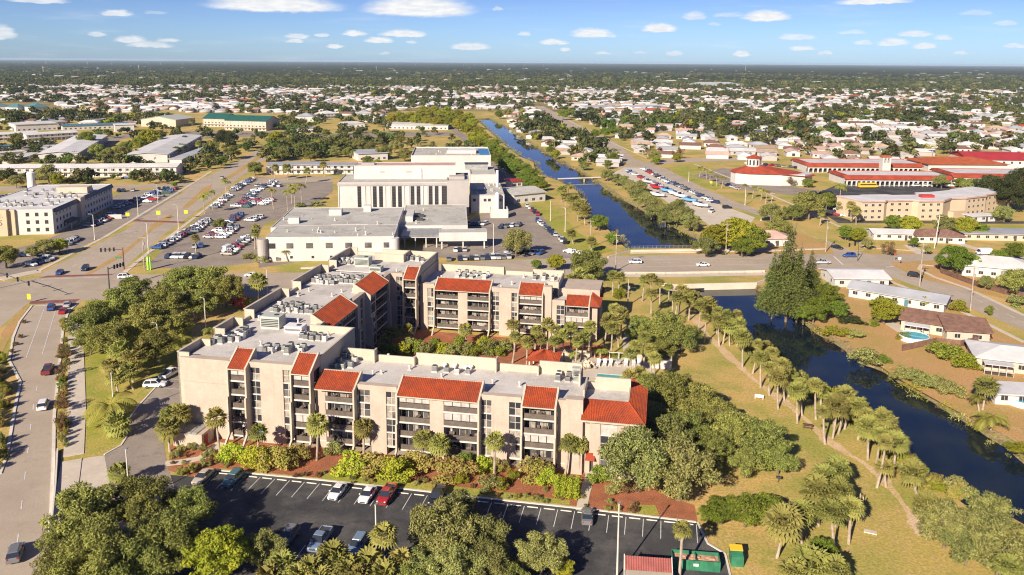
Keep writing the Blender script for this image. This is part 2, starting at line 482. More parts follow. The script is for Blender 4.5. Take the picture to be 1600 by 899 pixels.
def merged(name, protos, places, kind='stuff'):
    """one mesh from many transformed copies; protos: list of meshes, places: (proto index, x, y, z, rz, sx, sy, sz)"""
    Vs, Fl, Fs, Ms, off = [], [], [], [], 0
    cache = []
    mats = []
    for me in protos:
        v = np.empty(len(me.vertices) * 3, np.float32); me.vertices.foreach_get('co', v)
        l = np.empty(len(me.loops), np.int32); me.loops.foreach_get('vertex_index', l)
        t = np.empty(len(me.polygons), np.int32); me.polygons.foreach_get('loop_total', t)
        mi = np.empty(len(me.polygons), np.int32); me.polygons.foreach_get('material_index', mi)
        mp = []
        for x in me.materials:
            if x not in mats: mats.append(x)
            mp.append(mats.index(x))
        cache.append((v.reshape(-1, 3), l, t, np.array(mp)[mi]))
    for (k, x, y, z, rz, sx, sy, sz) in places:
        v, l, t, mi = cache[k]
        c, s_ = math.cos(rz), math.sin(rz)
        q = v * (sx, sy, sz)
        Vs.append(np.stack([q[:, 0] * c - q[:, 1] * s_ + x, q[:, 0] * s_ + q[:, 1] * c + y, q[:, 2] + z], 1))
        Fl.append(l + off); Fs.append(t); Ms.append(mi); off += len(v)
    V = np.concatenate(Vs); L = np.concatenate(Fl); Tt = np.concatenate(Fs); Mi = np.concatenate(Ms)
    me = bpy.data.meshes.new(name)
    me.vertices.add(len(V)); me.vertices.foreach_set('co', V.astype(np.float32).ravel())
    me.loops.add(len(L)); me.loops.foreach_set('vertex_index', L.astype(np.int32))
    me.polygons.add(len(Tt)); me.polygons.foreach_set('loop_start', (np.cumsum(Tt) - Tt).astype(np.int32))
    for x in mats: me.materials.append(x)
    me.polygons.foreach_set('material_index', Mi.astype(np.int32))
    me.update(calc_edges=True)
    o = obj(name, me); o['kind'] = kind
    return o
# ------------------------------------------------------------------ ground, canal, roads
ZW = -1.2
NC_L = [(982, 391), (970, 375), (947, 352), (920, 338), (908, 303), (878, 285), (848, 276), (838, 256), (816, 247), (798, 234), (770, 209), (747, 187)]
NC_R = [(765, 186), (795, 201), (813, 213), (834, 228), (855, 241), (878, 255), (905, 269), (935, 287), (960, 307), (995, 325), (1038, 350), (1070, 365), (1087, 374), (1089, 390)]
SC_L = [(1052, 453), (1085, 470), (1110, 492), (1150, 528), (1200, 574), (1250, 604), (1283, 622), (1330, 650), (1372, 676), (1396, 700), (1420, 735), (1449, 757), (1519, 793), (1592, 816), (1800, 925)]
SC_R = [(1800, 870), (1680, 780), (1600, 726), (1572, 703), (1519, 667), (1484, 648), (1459, 631), (1406, 603), (1378, 582), (1339, 567), (1320, 548), (1272, 522), (1236, 495), (1208, 480), (1192, 465), (1180, 452)]
rings = []
for A in (NC_L + NC_R, SC_L + SC_R):
    w = [at(x, y, ZW) for x, y in A]
    ar = sum(w[i].x * w[(i + 1) % len(w)].y - w[(i + 1) % len(w)].x * w[i].y for i in range(len(w)))
    if ar < 0: w.reverse()
    w2 = []
    for i in range(len(w)):
        a, b, c = w[i - 1], w[i], w[(i + 1) % len(w)]
        for t in (0, .5):
            q = b.lerp(c, t)
            d = ((c - b).normalized() if t else (c - a).normalized())
            j = RND.uniform(-.5, .5) if t else RND.uniform(-.3, .3)
            w2.append(q + Vector((d.y, -d.x, 0)) * j)
    top = []
    for i in range(len(w2)):
        d = (w2[(i + 1) % len(w2)] - w2[i - 1]).normalized()
        q = w2[i] + Vector((d.y, -d.x, 0)) * RND.uniform(1.6, 2.8); q.z = 0; top.append(q)
    rings.append((w2, top))
BIG = 45000
outer = [Vector((-BIG, -400, 0)), Vector((BIG, -400, 0)), Vector((BIG, 30000, 0)), Vector((-BIG, 30000, 0))]
# near ground with the two stretches of canal cut out, then the land beyond as a second sheet butted to it
YN = 1150
near = [Vector((-1500, -400, 0)), Vector((1500, -400, 0)), Vector((1500, YN, 0)), Vector((-1500, YN, 0))]
loops = [near] + [list(reversed(t)) for _, t in rings]
tri = geometry.tessellate_polygon(loops)
pts = [p for l in loops for p in l]
gm = MB(); gm.add(pts, [t if (pts[t[1]] - pts[t[0]]).cross(pts[t[2]] - pts[t[0]]).z > 0 else t[::-1] for t in map(tuple, tri)])
struct(gm.build('ground', 'turf'))
fm = MB()
for a, b, c, d in ((-BIG, -400, -1500, YN), (1500, -400, BIG, YN), (-BIG, YN, BIG, 30000)):
    fm.add([(a, b, 0), (c, b, 0), (c, d, 0), (a, d, 0)], [(0, 1, 2, 3)])
struct(fm.build('far_ground', 'far_land'))
bk = MB(); wt = MB()
for w2, top in rings:
    n = len(w2)
    lo = [Vector((p.x, p.y, ZW - .25)) for p in w2]
    bk.add(lo + top, [(i, (i + 1) % n, n + (i + 1) % n, n + i) for i in range(n)])
    wt.poly([(p.x, p.y, ZW) for p in top])
struct(bk.build('canal_bank', 'bank'))
struct(wt.build('canal_water', 'canal_water'))

Z1, Z2, Z3, ZM = .010, .018, .026, .034
flat('dry_field', [(1230, 455), (1400, 440), (1620, 545), (1640, 740), (1590, 690), (1480, 635), (1400, 590), (1330, 540), (1240, 490)], .004, 'brown_turf')
flat('dry_field', [(1200, 345), (1330, 395), (1600, 395), (1620, 480), (1420, 430), (1320, 425), (1205, 420), (1140, 395), (1100, 380)], .004, 'brown_turf')
flat('dry_field', [(1180, 332), (1330, 345), (1620, 350), (1620, 392), (1340, 392), (1240, 350)], .005, 'turf')
flat('field', [(820, 330), (848, 300), (872, 330), (905, 365), (960, 392), (905, 405), (880, 380), (850, 345)], .005, 'lawn')
flat('lawn', [(133, 470), (260, 465), (300, 520), (262, 585), (215, 615), (190, 690), (138, 712), (133, 640)], .006, 'lawn')
flat('lawn', [(985, 505), (1060, 500), (1050, 560), (1000, 575), (960, 560)], .006, 'lawn')
flat('lawn', [(1045, 262), (1088, 258), (1128, 292), (1118, 298), (1064, 282)], .006, 'lawn')
pth = smooth_line(g([(1083, 492), (1100, 516), (1120, 538), (1176, 591), (1224, 627), (1258, 655), (1306, 698), (1356, 728), (1391, 762), (1428, 812), (1440, 838)]), 10)
pm_ = MB(); Lf, Rt = [], []
for i, p in enumerate(pth):
    d = (pth[min(i + 1, len(pth) - 1)] - pth[max(i - 1, 0)]).normalized(); nn = Vector((-d.y, d.x, 0)); w = .75 + .35 * math.sin(i * .35)
    Lf.append(p + nn * (w * RND.uniform(.6, 1.5))); Rt.append(p - nn * (w * RND.uniform(.6, 1.5)))
for i in range(len(pth) - 1): q = [Rt[i], Rt[i + 1], Lf[i + 1], Lf[i]]; pm_.add([(a.x, a.y, .009) for a in q], [(0, 1, 2, 3)])
struct(pm_.build('sandy_path', 'sandy_soil'))
flat('mulch_bed', [(268, 694), (300, 680), (350, 676), (620, 690), (900, 724), (1003, 735), (1030, 770), (1085, 790), (1090, 815), (1000, 805), (930, 795), (780, 775), (640, 758), (480, 745), (345, 732), (300, 745), (262, 735)], .008, 'mulch_soil')
flat('lawn', [(508, 739), (640, 752), (780, 768), (890, 782), (890, 789), (780, 779), (640, 765), (500, 750)], .012, 'lawn')
flat('lawn', [(985, 788), (1024, 790), (1030, 806), (980, 803)], .012, 'lawn')
flat('courtyard_mulch', [(600, 560), (600, 512), (945, 540), (960, 575), (905, 575)], .008, 'mulch_soil')

flat('parking_lot', [(262, 742), (300, 745), (337, 735), (500, 751), (640, 766), (780, 782), (930, 798), (1090, 817), (1099, 836), (1106, 850), (1133, 866), (1142, 900), (1150, 990), (200, 990), (205, 905), (272, 800)], Z1, 'asphalt')
flat('drive', [(163, 712), (190, 697), (199, 683), (199, 660), (214, 638), (240, 610), (262, 590), (285, 582), (291, 625), (258, 652), (255, 690), (262, 730), (272, 760), (272, 802), (205, 902), (172, 760)], Z2, 'lot_asphalt')
flat('entry_apron', [(133, 716), (163, 712), (172, 760), (160, 790), (92, 800), (95, 745)], Z2 + .004, 'concrete')
# left boulevard, its south leg, the junction, the cross street
flat('road', [(-80, 1000), (-80, 745), (0, 739), (11.5, 712), (24, 640), (33, 597), (15, 564), (21, 528), (31, 503), (51, 477), (128, 470), (120, 476), (107, 487), (99, 511), (96, 540), (92, 580), (84, 648), (83, 720), (79, 800), (72, 899), (66, 1000)], Z1, 'old_asphalt')
flat('road', [(-90, 478), (46, 472), (28, 488), (0, 512), (-90, 575)], Z1, 'old_asphalt')
flat('road', [(-100, 444), (20, 440), (60, 434), (180, 430), (300, 428), (480, 426), (600, 419), (770, 407), (880, 404), (980, 400), (1100, 398), (1300, 397), (1360, 398), (1480, 397), (1620, 394), (1620, 404), (1480, 406), (1395, 410), (1340, 420), (1200, 422), (1100, 425), (960, 427), (830, 432), (700, 440), (480, 458), (372, 464), (230, 466), (128, 470), (46, 472), (-100, 478)], Z2, 'old_asphalt')
flat('road', [(62, 433), (66, 427), (125, 396), (167, 374.5), (194, 361), (216, 343.6), (255, 320), (285, 302), (303, 287), (336, 270), (375, 250), (400, 236), (430, 216), (460, 216), (425, 243), (400, 260), (374, 278), (345, 302), (309, 329), (258, 366), (210, 404), (185, 430)], Z1, 'old_asphalt')
flat('road', [(835, 166), (849, 166), (900, 193), (960, 222), (993, 249), (1041, 264), (1104, 296), (1155, 318), (1200, 333), (1270, 367), (1328, 391), (1370, 400), (1395, 414), (1420, 429), (1444, 437), (1509, 451), (1600, 492), (1680, 530), (1680, 560), (1600, 517), (1496, 473), (1438, 450), (1378, 428), (1340, 420), (1304, 398), (1291, 377), (1239, 353), (1180, 335), (1125, 318), (1065, 290), (1012, 266), (969, 251), (930, 228), (880, 195)], Z3, 'old_asphalt')
for pl in ([(133, 428.5), (188, 396), (231, 362), (236, 352), (270, 333), (266, 343), (240, 358), (192, 400), (141, 429)],
           [(283.6, 326), (318, 294), (332, 288), (327, 298), (292, 326)], [(352, 278), (374, 264), (410, 240), (414, 242), (380, 267), (358, 280)],
           [(1, 555), (20, 520), (30, 500), (47, 477), (42, 478), (22, 497), (2, 520)]):
    flat('median_strip', pl, Z2 + .012, 'brown_turf')
for pl in ([(60, 434.6), (172, 430.5), (180, 428), (75, 431)], [(48, 471), (126, 467.5), (116, 473), (45, 475.5)], [(182, 453), (203, 438), (212, 437), (193, 453)], [(207, 343.5), (290, 346.5), (286, 349), (203, 346)]):
    flat('crosswalk_marking', pl, ZM, 'brick_band')
# pavements and kerbs
ribbon('pavement', [(118, 500), (119, 560), (120, 640), (115, 712)], 3.3, 0, .10, 'concrete')
ribbon('pavement', [(112, 720), (100, 800), (93, 860), (86, 930)], 3.2, 0, .11, 'concrete')
ribbon('kerb', [(120, 476), (107, 487), (99, 511), (96, 540), (92, 580), (85, 648), (83.5, 720), (80, 800), (73, 899), (68, 960)], .55, 0, .15, 'kerb')
ribbon('kerb', [(0, 741), (11, 712), (23, 640), (32, 597), (14.5, 564), (20.5, 528), (30.5, 503), (50, 478)], .5, 0, .15, 'kerb')
ribbon('kerb', [(337, 735), (500, 750.5), (640, 765.5), (780, 781.5), (930, 797.5), (1088, 816.5)], .35, 0, .14, 'kerb')
ribbon('kerb', [(1090, 817), (1099, 836), (1106, 850), (1133, 866), (1142, 905)], .3, 0, .14, 'kerb')
ribbon('kerb', [(163, 711), (189, 696.5), (198, 683), (198, 660), (214, 637), (240, 609), (262, 588)], .3, 0, .14, 'kerb')
ribbon('kerb', [(205, 770), (212, 762), (208, 755), (196, 757)], .25, 0, .14, 'kerb')
ribbon('pavement', [(258, 725), (285, 722), (315, 716), (345, 692)], 1.9, 0, .06, 'concrete')
ribbon('pavement', [(908, 798), (914, 770), (922, 745), (925, 722)], 1.7, 0, .06, 'concrete')
ribbon('pavement', [(985, 395.5), (1100, 394), (1200, 392.5), (1290, 389)], 1.6, 0, .20, 'concrete')
ribbon('pavement', [(870, 178), (935, 214), (1010, 247)], 1.2, 0, .08, 'concrete')
ribbon('pavement', [(1085, 256.5), (1160, 286), (1230, 316), (1320, 358), (1350, 387), (1430, 392)], 1.3, 0, .08, 'concrete')
ribbon('pavement', [(1460, 416), (1440, 414), (1436, 421), (1460, 433), (1510, 450), (1600, 493)], 1.3, 0, .08, 'concrete')
ribbon('pavement', [(1345, 423), (1365, 430), (1430, 455), (1510, 490), (1600, 535)], 1.3, 0, .08, 'concrete')
ribbon('pavement', [(60, 424), (110, 398), (165, 370), (230, 330), (296, 290), (330, 268)], 1.6, 0, .08, 'concrete')
ribbon('pavement', [(196, 425), (232, 395), (285, 355), (330, 320), (380, 282)], 1.6, 0, .08, 'concrete')
ribbon('pavement', [(0, 437), (40, 428), (62, 424)], 5, 0, .08, 'concrete')
ribbon('kerb', [(470, 420), (560, 414.5), (620, 410)], 1.6, 0, .25, 'kerb')
ribbon('pavement', [(965, 573), (974, 565), (979, 553), (978, 530), (985, 505)], 1.6, 0, .06, 'concrete')
flat('bridge_apron', [(955, 428), (1040, 427.5), (1195, 424.5), (1205, 432), (1192, 430.5), (1045, 433.5), (1020, 433), (955, 433)], Z2 + .004, 'concrete')
# parking lots and side streets further off
flat('parking_lot', [(225, 420), (262, 384), (300, 350), (345, 310), (382, 284), (400, 276), (520, 285), (520, 300), (470, 335), (412, 350), (403, 372), (402, 410), (330, 418)], Z1, 'lot_asphalt')
flat('parking_lot', [(404, 419), (404, 411), (640, 402), (770, 404), (880, 404), (900, 408), (880, 378), (838, 326), (810, 322), (790, 262), (770, 225), (755, 232), (770, 262), (760, 330), (640, 395), (470, 409)], Z1, 'lot_asphalt')
flat('parking_lot', [(-40, 436), (-40, 402), (60, 380), (88, 368), (165, 332), (176, 308), (200, 297), (275, 297), (283, 301), (232, 334), (160, 371), (100, 397), (45, 428)], Z1, 'lot_asphalt')
flat('parking_lot', [(955, 272), (975, 262), (1000, 262), (1060, 291), (1120, 318), (1180, 340), (1170, 352), (1110, 354), (1085, 335), (1045, 318), (1010, 292)], Z1, 'concrete')
flat('parking_lot', [(1270, 305), (1310, 288), (1440, 288), (1560, 300), (1480, 305), (1340, 312), (1300, 335), (1330, 345), (1600, 346), (1600, 350), (1310, 349), (1280, 330)], Z1, 'asphalt')
flat('parking_lot', [(1080, 275), (1130, 262), (1240, 292), (1290, 300), (1270, 308), (1150, 296), (1120, 285)], Z1, 'lot_asphalt')
flat('street', [(-40, 292), (180, 290), (300, 286), (300, 292), (180, 296), (-40, 300)], Z2, 'old_asphalt')
flat('street', [(395, 278), (520, 276), (520, 284), (395, 287)], Z2, 'old_asphalt')
flat('street', [(950, 262), (1050, 248), (1200, 246), (1200, 250), (1060, 254), (985, 262)], Z1, 'old_asphalt')
flat('service_road', [(690, 190), (700, 190), (770, 245), (790, 270), (775, 272), (745, 240)], Z2, 'lot_asphalt')
# painted markings
mk = MB()
def stroke(a, b, w=.12, z=ZM):
    p, q = at(*a), at(*b); ribbon_mb(mk, [p, q], w, z, z)
def dashes(px, n, on=.35, w=.14):
    P = smooth_line([at(*p) for p in px], 8)
    L = [0]
    for i in range(1, len(P)): L.append(L[-1] + (P[i] - P[i - 1]).length)
    def pt(s):
        for i in range(1, len(P)):
            if L[i] >= s: return P[i - 1].lerp(P[i], (s - L[i - 1]) / max(1e-6, L[i] - L[i - 1]))
        return P[-1]
    for k in range(n):
        a, b = pt(L[-1] * k / n), pt(L[-1] * (k + on) / n)
        ribbon_mb(mk, [a, b], w, ZM, ZM)
dashes([(27, 850), (36, 770), (43, 710), (50, 650), (57, 610), (62, 585)], 7, .28, .16)
for l in ([(41, 559), (46, 525), (56, 500), (69, 483)], [(66, 554), (70, 525), (77, 500), (88, 482)]):
    dashes(l, 1, 1, .16)
stroke((54, 478.5), (116, 475.5), .5)
stroke((180, 453.5), (202, 438.5), .5); stroke((64, 436.8), (172, 433), .3)
for l in ([(98, 428), (135, 402), (180, 372), (225, 346), (262, 320)], [(112, 427), (152, 400), (196, 374), (240, 346)], [(176, 428), (215, 392), (250, 362)], [(290, 333), (330, 300), (352, 284)], [(300, 302), (330, 280), (365, 262)]):
    dashes(l, 14, .4, .16)
dashes([(225, 447), (480, 441), (700, 423), (980, 412), (1250, 408)], 60, .35, .15)
ribbon_mb(mk, g([(985, 407), (1100, 404.5), (1190, 404)]), .2, ZM, ZM); ribbon_mb(mk, g([(985, 417.5), (1100, 415), (1200, 413)]), .2, ZM, ZM)
stroke((1303, 401), (1317, 414), .5); stroke((1384, 418), (1397, 416.5), .5); stroke((1330, 393), (1350, 391), .4)
dashes([(1378, 420), (1430, 440), (1510, 462), (1600, 504)], 8, .5, .15)
dashes([(990, 256), (1060, 281), (1130, 310), (1200, 335), (1290, 380)], 20, .45, .15)
O_ = at(277, 560, 15.5); TH = rad(-10.6)
ux, vx = Vector((math.cos(TH), math.sin(TH), 0)), Vector((-math.sin(TH), math.cos(TH), 0))
# stalls of the near car park: top row, then the row under the trees
k0 = at(341, 737); k1 = at(1088, 818)
nst = 30
for i in range(nst + 1):
    p = k0.lerp(k1, i / nst) - vx * .4
    ribbon_mb(mk, [p, p - vx * 4.9], .11, ZM, ZM)
for i in range(0, 22):
    p = at(355, 838).lerp(at(900, 901), i / 21)
    ribbon_mb(mk, [p, p - vx * 4.9], .11, ZM, ZM)
for a, b in (((246, 606), (283, 609)), ((226, 622), (262, 624)), ((262, 592), (286, 594))): stroke(a, b, .11)
struct(mk.build('road_markings', 'white_paint'))
ws = MB(); ws.side([(-.08, 0), (.08, 0), (.05, .13), (-.05, .13)], -.86, .86)
wm = ws.mesh('wheel_stop', 'kerb')
for i in range(nst):          # one concrete bar at the head of each stall
    p = k0.lerp(k1, (i + .5) / nst) - vx * .55
    tag(obj('wheel_stop', wm, None, p, TH), 'pale concrete wheel stop at a stall head below the flats', 'wheel stop', 'wheel stops along the car park')
# ------------------------------------------------------------------ vegetation: prototypes


def leaf_mesh(name, mat, clumps, nleaf, size, seed, out=.55, up=.25, aspect=.7, spray=False):
    """many small leaf-sized faces over the surfaces of clumps; clumps: (x, y, z, rx, ry, rz)"""
    r = np.random.default_rng(seed)
    cl = np.array(clumps, float)
    wgt = (cl[:, 3] * cl[:, 4] + cl[:, 3] * cl[:, 5]); wgt /= wgt.sum()
    k = r.choice(len(cl), nleaf, p=wgt)
    d = r.normal(size=(nleaf, 3)); d /= np.linalg.norm(d, axis=1)[:, None]
    rr = r.uniform(.35, 1.08, nleaf) ** .55
    p = cl[k, :3] + d * cl[k, 3:6] * rr[:, None]
    n = d * out + r.normal(size=(nleaf, 3)) * .42 + np.array([0, 0, up]); n /= np.linalg.norm(n, axis=1)[:, None]
    a = np.cross(n, r.normal(size=(nleaf, 3))) if not spray else np.cross(np.cross(n, d * .9 + r.normal(size=(nleaf, 3)) * .5 + np.array([0, 0, .25])), n)
    a /= np.linalg.norm(a, axis=1)[:, None] + 1e-9
    if spray: p = p + a * size * .8
    b = np.cross(n, a)
    s = size * r.uniform(.6, 1.35, nleaf)[:, None]
    a *= s; b *= s * aspect
    bend = n * s * .25
    V = np.stack([p - a - bend, p + b * .8, p + a - bend, p - b * .8], 1).reshape(-1, 3)
    me = bpy.data.meshes.new(name)
    me.vertices.add(len(V)); me.vertices.foreach_set('co', V.astype(np.float32).ravel())
    me.loops.add(len(V)); me.loops.foreach_set('vertex_index', np.arange(len(V), dtype=np.int32))
    me.polygons.add(nleaf); me.polygons.foreach_set('loop_start', np.arange(nleaf, dtype=np.int32) * 4)
    for x in (mat if isinstance(mat, (list, tuple)) else [mat]): me.materials.append(MATS[x])
    me.update(calc_edges=True)
    return me


def crown_clumps(seed, n, R, H, zc, cr=(.28, .42), flat=1.0, top=0.0):
    """clump centres over an uneven dome of radius R, half height H, centred at height zc"""
    r = random.Random(seed); out = []
    for i in range(n):
        t = r.uniform(0, 2 * math.pi); zz = r.uniform(-.75, 1.0)
        q = math.sqrt(max(0, 1 - zz * zz)) * (1 - top * max(0, zz))
        k = r.uniform(.42, 1.0)
        c = r.uniform(*cr)
        out.append((math.cos(t) * q * R * k, math.sin(t) * q * R * k, zc + zz * H * .78, c * R, c * R, c * R * flat * r.uniform(.6, .9)))
    out.append((0, 0, zc, R * .45, R * .45, H * .6))
    return out


def trunk_mesh(name, h, r0, mat, seed, limbs=5, R=1.0, lean=.1):
    r = random.Random(seed); b = MB()
    x, y = r.uniform(-lean, lean) * h, r.uniform(-lean, lean) * h
    b.tube([(0, 0, -.2), (x * .3, y * .3, h * .35), (x, y, h * .8)], [r0, r0 * .75, r0 * .45], 7)
    for i in range(limbs):
        a = 2 * math.pi * i / limbs + r.uniform(-.4, .4); e = r.uniform(.5, .85) * R
        z = h * r.uniform(.28, .5)
        b.tube([(x * .35, y * .35, z), (math.cos(a) * e * .5, math.sin(a) * e * .5, z + h * .28), (math.cos(a) * e, math.sin(a) * e, z + h * r.uniform(.35, .55))], [r0 * .5, r0 * .33, r0 * .12], 5)
    return b.mesh(name, mat)


OAK = []
for i in range(4):           # unit size: crown radius 1, height about 1.75
    OAK.append((leaf_mesh('crown', 'oak_leaf', crown_clumps(20 + i, 40 + 5 * i, 1.0, .70, 1.0, (.11, .30)), 14000, .044, i, out=.66, aspect=.38, spray=True), trunk_mesh('trunk', 1.5, .07, 'bark', i, 6, .8)))
def recol(pair, mat):
    me = pair[0].copy(); me.materials.clear(); me.materials.append(MATS[mat]); return (me, pair[1])
OLIVE = [recol(p, 'olive_leaf') for p in OAK]
LIME = [(leaf_mesh('crown', 'lime_leaf', crown_clumps(50 + i, 80, .95, .78, .95, (.13, .21)) + [(0, 0, .9, .7, .7, .55)], 14000, .038, 60 + i, out=.75), OAK[i][1]) for i in range(2)]
GREEN = [recol(p, 'green_leaf') for p in OAK[:2]] + [recol(LIME[0], 'green_leaf')]
DARK = [recol(p, 'dark_leaf') for p in OAK]
BROWN = [(leaf_mesh('crown', 'brown_leaf', crown_clumps(80, 14, 1.0, .7, 1.0, (.2, .32)), 1500, .05, 81), trunk_mesh('trunk', 1.6, .05, 'bark', 82, 7, .9))]
BUSH = [leaf_mesh('shrub', 'hedge_leaf', crown_clumps(100 + i, 16, 1.0, .8, .62, (.24, .42)), 2200, .07, 100 + i) for i in range(3)]
def recol1(me, mat):
    c = me.copy(); c.materials.clear(); c.materials.append(MATS[mat]); return c
BUSH_C = {'hedge': BUSH, 'rust': [recol1(b, 'hedge_rust') for b in BUSH], 'green': [recol1(b, 'green_leaf') for b in BUSH], 'olive': [recol1(b, 'olive_leaf') for b in BUSH],
          'lime': [recol1(b, 'lime_leaf') for b in BUSH], 'brown': [recol1(b, 'brown_leaf') for b in BUSH], 'red': [recol1(b, 'red_leaf') for b in BUSH], 'dark': [recol1(b, 'dark_leaf') for b in BUSH]}
# conifer-like casuarina: tall, ragged, tapering
def pine_clumps(seed):
    r = random.Random(seed); out = []
    for i in range(34):
        z = .12 + .86 * (i / 33) ** .9; w = (1 - z) ** 1.05 * .245 + .014
        for k in range(4 if z < .7 else 2):
            a = r.uniform(0, 6.28); e = w * r.uniform(.25, .8)
            out.append((math.cos(a) * e, math.sin(a) * e, z + r.uniform(-.02, .02), w * .40, w * .40, .045))
    return out
PINE = [(leaf_mesh('crown', 'pine_leaf', pine_clumps(130 + i), 11000, .019, 130 + i, up=.3, aspect=.3, spray=True), trunk_mesh('trunk', 1.1, .014, 'bark', 130 + i, 3, .1, .01)) for i in range(2)]


def fan_crown(name, seed, R=1.0, nf=34, mat='palm_leaf'):
    """fan palm head: each frond a pleated half disc of pointed leaflets on a stalk"""
    r = random.Random(seed); b = MB()
    for i in range(nf):
        ph = 2 * math.pi * (i * .381966) ; el_ = -.75 + 2.1 * ((i + .5) / nf) ; el_ = max(-.9, min(1.35, el_ + r.uniform(-.15, .15)))
        d = Vector((math.cos(ph) * math.cos(el_), math.sin(ph) * math.cos(el_), math.sin(el_)))
        s_ = Vector((-math.sin(ph), math.cos(ph), 0)); n = d.cross(s_)
        if n.z < 0: n = -n
        st = d * R * r.uniform(.38, .5)
        b.add([s_ * .015, -s_ * .015, st + s_ * .01, st - s_ * .01], [(0, 1, 3, 2)])
        L = R * r.uniform(.5, .66); K = 9
        for k in range(K):
            a0 = (k / K - .5) * 3.7; a1 = ((k + 1) / K - .5) * 3.7; am = (a0 + a1) / 2
            def q(a, l, dr=0): return st + (d * math.cos(a) + s_ * math.sin(a)) * l - Vector((0, 0, dr)) + n * 0
            b.add([st, q(a0, L * .6) + n * .02, q(am, L * (1 - .08 * abs(am)), .12 * R), q(a1, L * .6) + n * .02], [(0, 1, 2, 3)])
    if seed % 2:
        for i in range(11):
            ph = i * 2.4; d = Vector((math.cos(ph) * .35, math.sin(ph) * .35, -.9)); s_ = Vector((-math.sin(ph), math.cos(ph), 0)) * .16
            q0 = d * .1; q1 = d * .55 * R; b.add([q0, q1 + s_, q1 * 1.25, q1 - s_], [(0, 1, 2, 3)], 1)
    return b.mesh(name, [mat, 'dead_frond'])


def feather_crown(name, seed, R=1.0, nf=16, mat='frond_leaf'):
    """feather palm head: arching ribs with drooping leaflets"""
    r = random.Random(seed); b = MB()
    for i in range(nf):
        ph = 2.39996 * i; e0 = r.uniform(.25, 1.25); L = R * r.uniform(.85, 1.1)
        d = Vector((math.cos(ph), math.sin(ph), 0)); s_ = Vector((-math.sin(ph), math.cos(ph), 0))
        P = []; p = Vector((0, 0, 0)); e = e0; K = 9
        for k in range(K + 1):
            P.append(p.copy()); p = p + (d * math.cos(e) + Vector((0, 0, math.sin(e)))) * L / K; e -= .24
        for k in range(1, K + 1):
            w = R * .30 * math.sin(math.pi * (k + .7) / (K + 2.2))
            t = (P[k] - P[k - 1])
            for sg in (1, -1):
                for h in (0, .5):
                    a = P[k - 1].lerp(P[k], h); tip = a + s_ * sg * w + t * .8 - Vector((0, 0, w * .45))
                    b.add([a, a + t * .55, tip], [(0, 1, 2)])
    return b.mesh(name, mat)


FANC = [fan_crown('crown', i, 1.0, 30 + 3 * (i % 4)) for i in range(6)]
FEAC = [feather_crown('crown', i) for i in range(3)]
def palm_trunk(seed, h=1.0, r=.17, mat='palm_bark'):
    q = random.Random(seed); b = MB()
    x, y = q.uniform(-.9, .9), q.uniform(-.7, .7)
    b.tube([(x, y, -.1), (x * .45, y * .45, h * .35), (x * .1, y * .1, h * .75), (0, 0, h)], [r * 1.2, r, r * .92, r * .8], 7)
    return b.mesh('trunk', mat)
FT = {}
def trunk_for(h, seed, r=.17):
    k = (round(h * 2) / 2, seed % 5, r)
    if k not in FT: FT[k] = palm_trunk(seed % 5 + int(h * 7), k[0], r)
    return FT[k], k[0]


# small trees and houses for the far neighbourhoods
FARTREE = []
for i, (mat, zc, H) in enumerate([('dark_leaf', .95, .7), ('far_oak', 1.0, .75), ('far_green', .95, .7), ('far_olive', 1.0, .8), ('dark_leaf', 1.1, .9), ('brown_leaf', .9, .65), ('lime_leaf', .9, .65), ('far_oak', .8, .55)]):
    FARTREE.append(leaf_mesh('far_tree', mat, crown_clumps(200 + i, 7, 1.0, H, zc, (.32, .5)), 130, .24, 200 + i, out=.8, up=.3))
def far_palm_mesh():
    b = MB(); b.tube([(0, 0, 0), (.05, 0, .8)], [.02, .015], 4, 1)
    for i in range(10):
        a = 2.4 * i; e = .5 - .12 * (i % 5)
        d = Vector((math.cos(a), math.sin(a), 0)); s_ = Vector((-math.sin(a), math.cos(a), 0)) * .07; t = Vector((.05, 0, .8))
        m1 = t + d * .2 + Vector((0, 0, e * .25)); m2 = t + d * .36 + Vector((0, 0, e * .25 - .12))
        b.add([t, m1 + s_, m2, m1 - s_], [(0, 1, 2, 3)])
    return b.mesh('far_palm', ['palm_leaf', 'palm_bark'])
FARPALM = far_palm_mesh()

CNT = {}
def tree(kind, cx, cy, rpx, label, group=None, cat='tree', hk=1.0):
    """a broadleaf tree whose crown centre shows at (cx, cy) with radius rpx in the photograph"""
    P = {'oak': OAK, 'olive': OLIVE, 'lime': LIME, 'green': GREEN, 'dark': DARK, 'brown': BROWN}[kind]
    r = 4.0
    for _ in range(6):
        p = at(cx, cy, r * 1.0 * hk); r = rpx * p.length / F * .97
    i = CNT.get(kind, 0); CNT[kind] = i + 1
    nm = {'oak': 'broadleaf_tree', 'olive': 'broadleaf_tree', 'lime': 'bright_green_tree', 'green': 'green_tree', 'dark': 'dark_green_tree', 'brown': 'bare_tree'}[kind]
    rz = RND.uniform(0, 6.28)
    t = thing(nm, label, cat, (p.x, p.y, 0), rz, group, (r * RND.uniform(.95, 1.05), r * RND.uniform(.95, 1.05), r * hk))
    c, k = P[i % len(P)]
    obj('trunk', k, t); obj('crown', c, t)
    return t


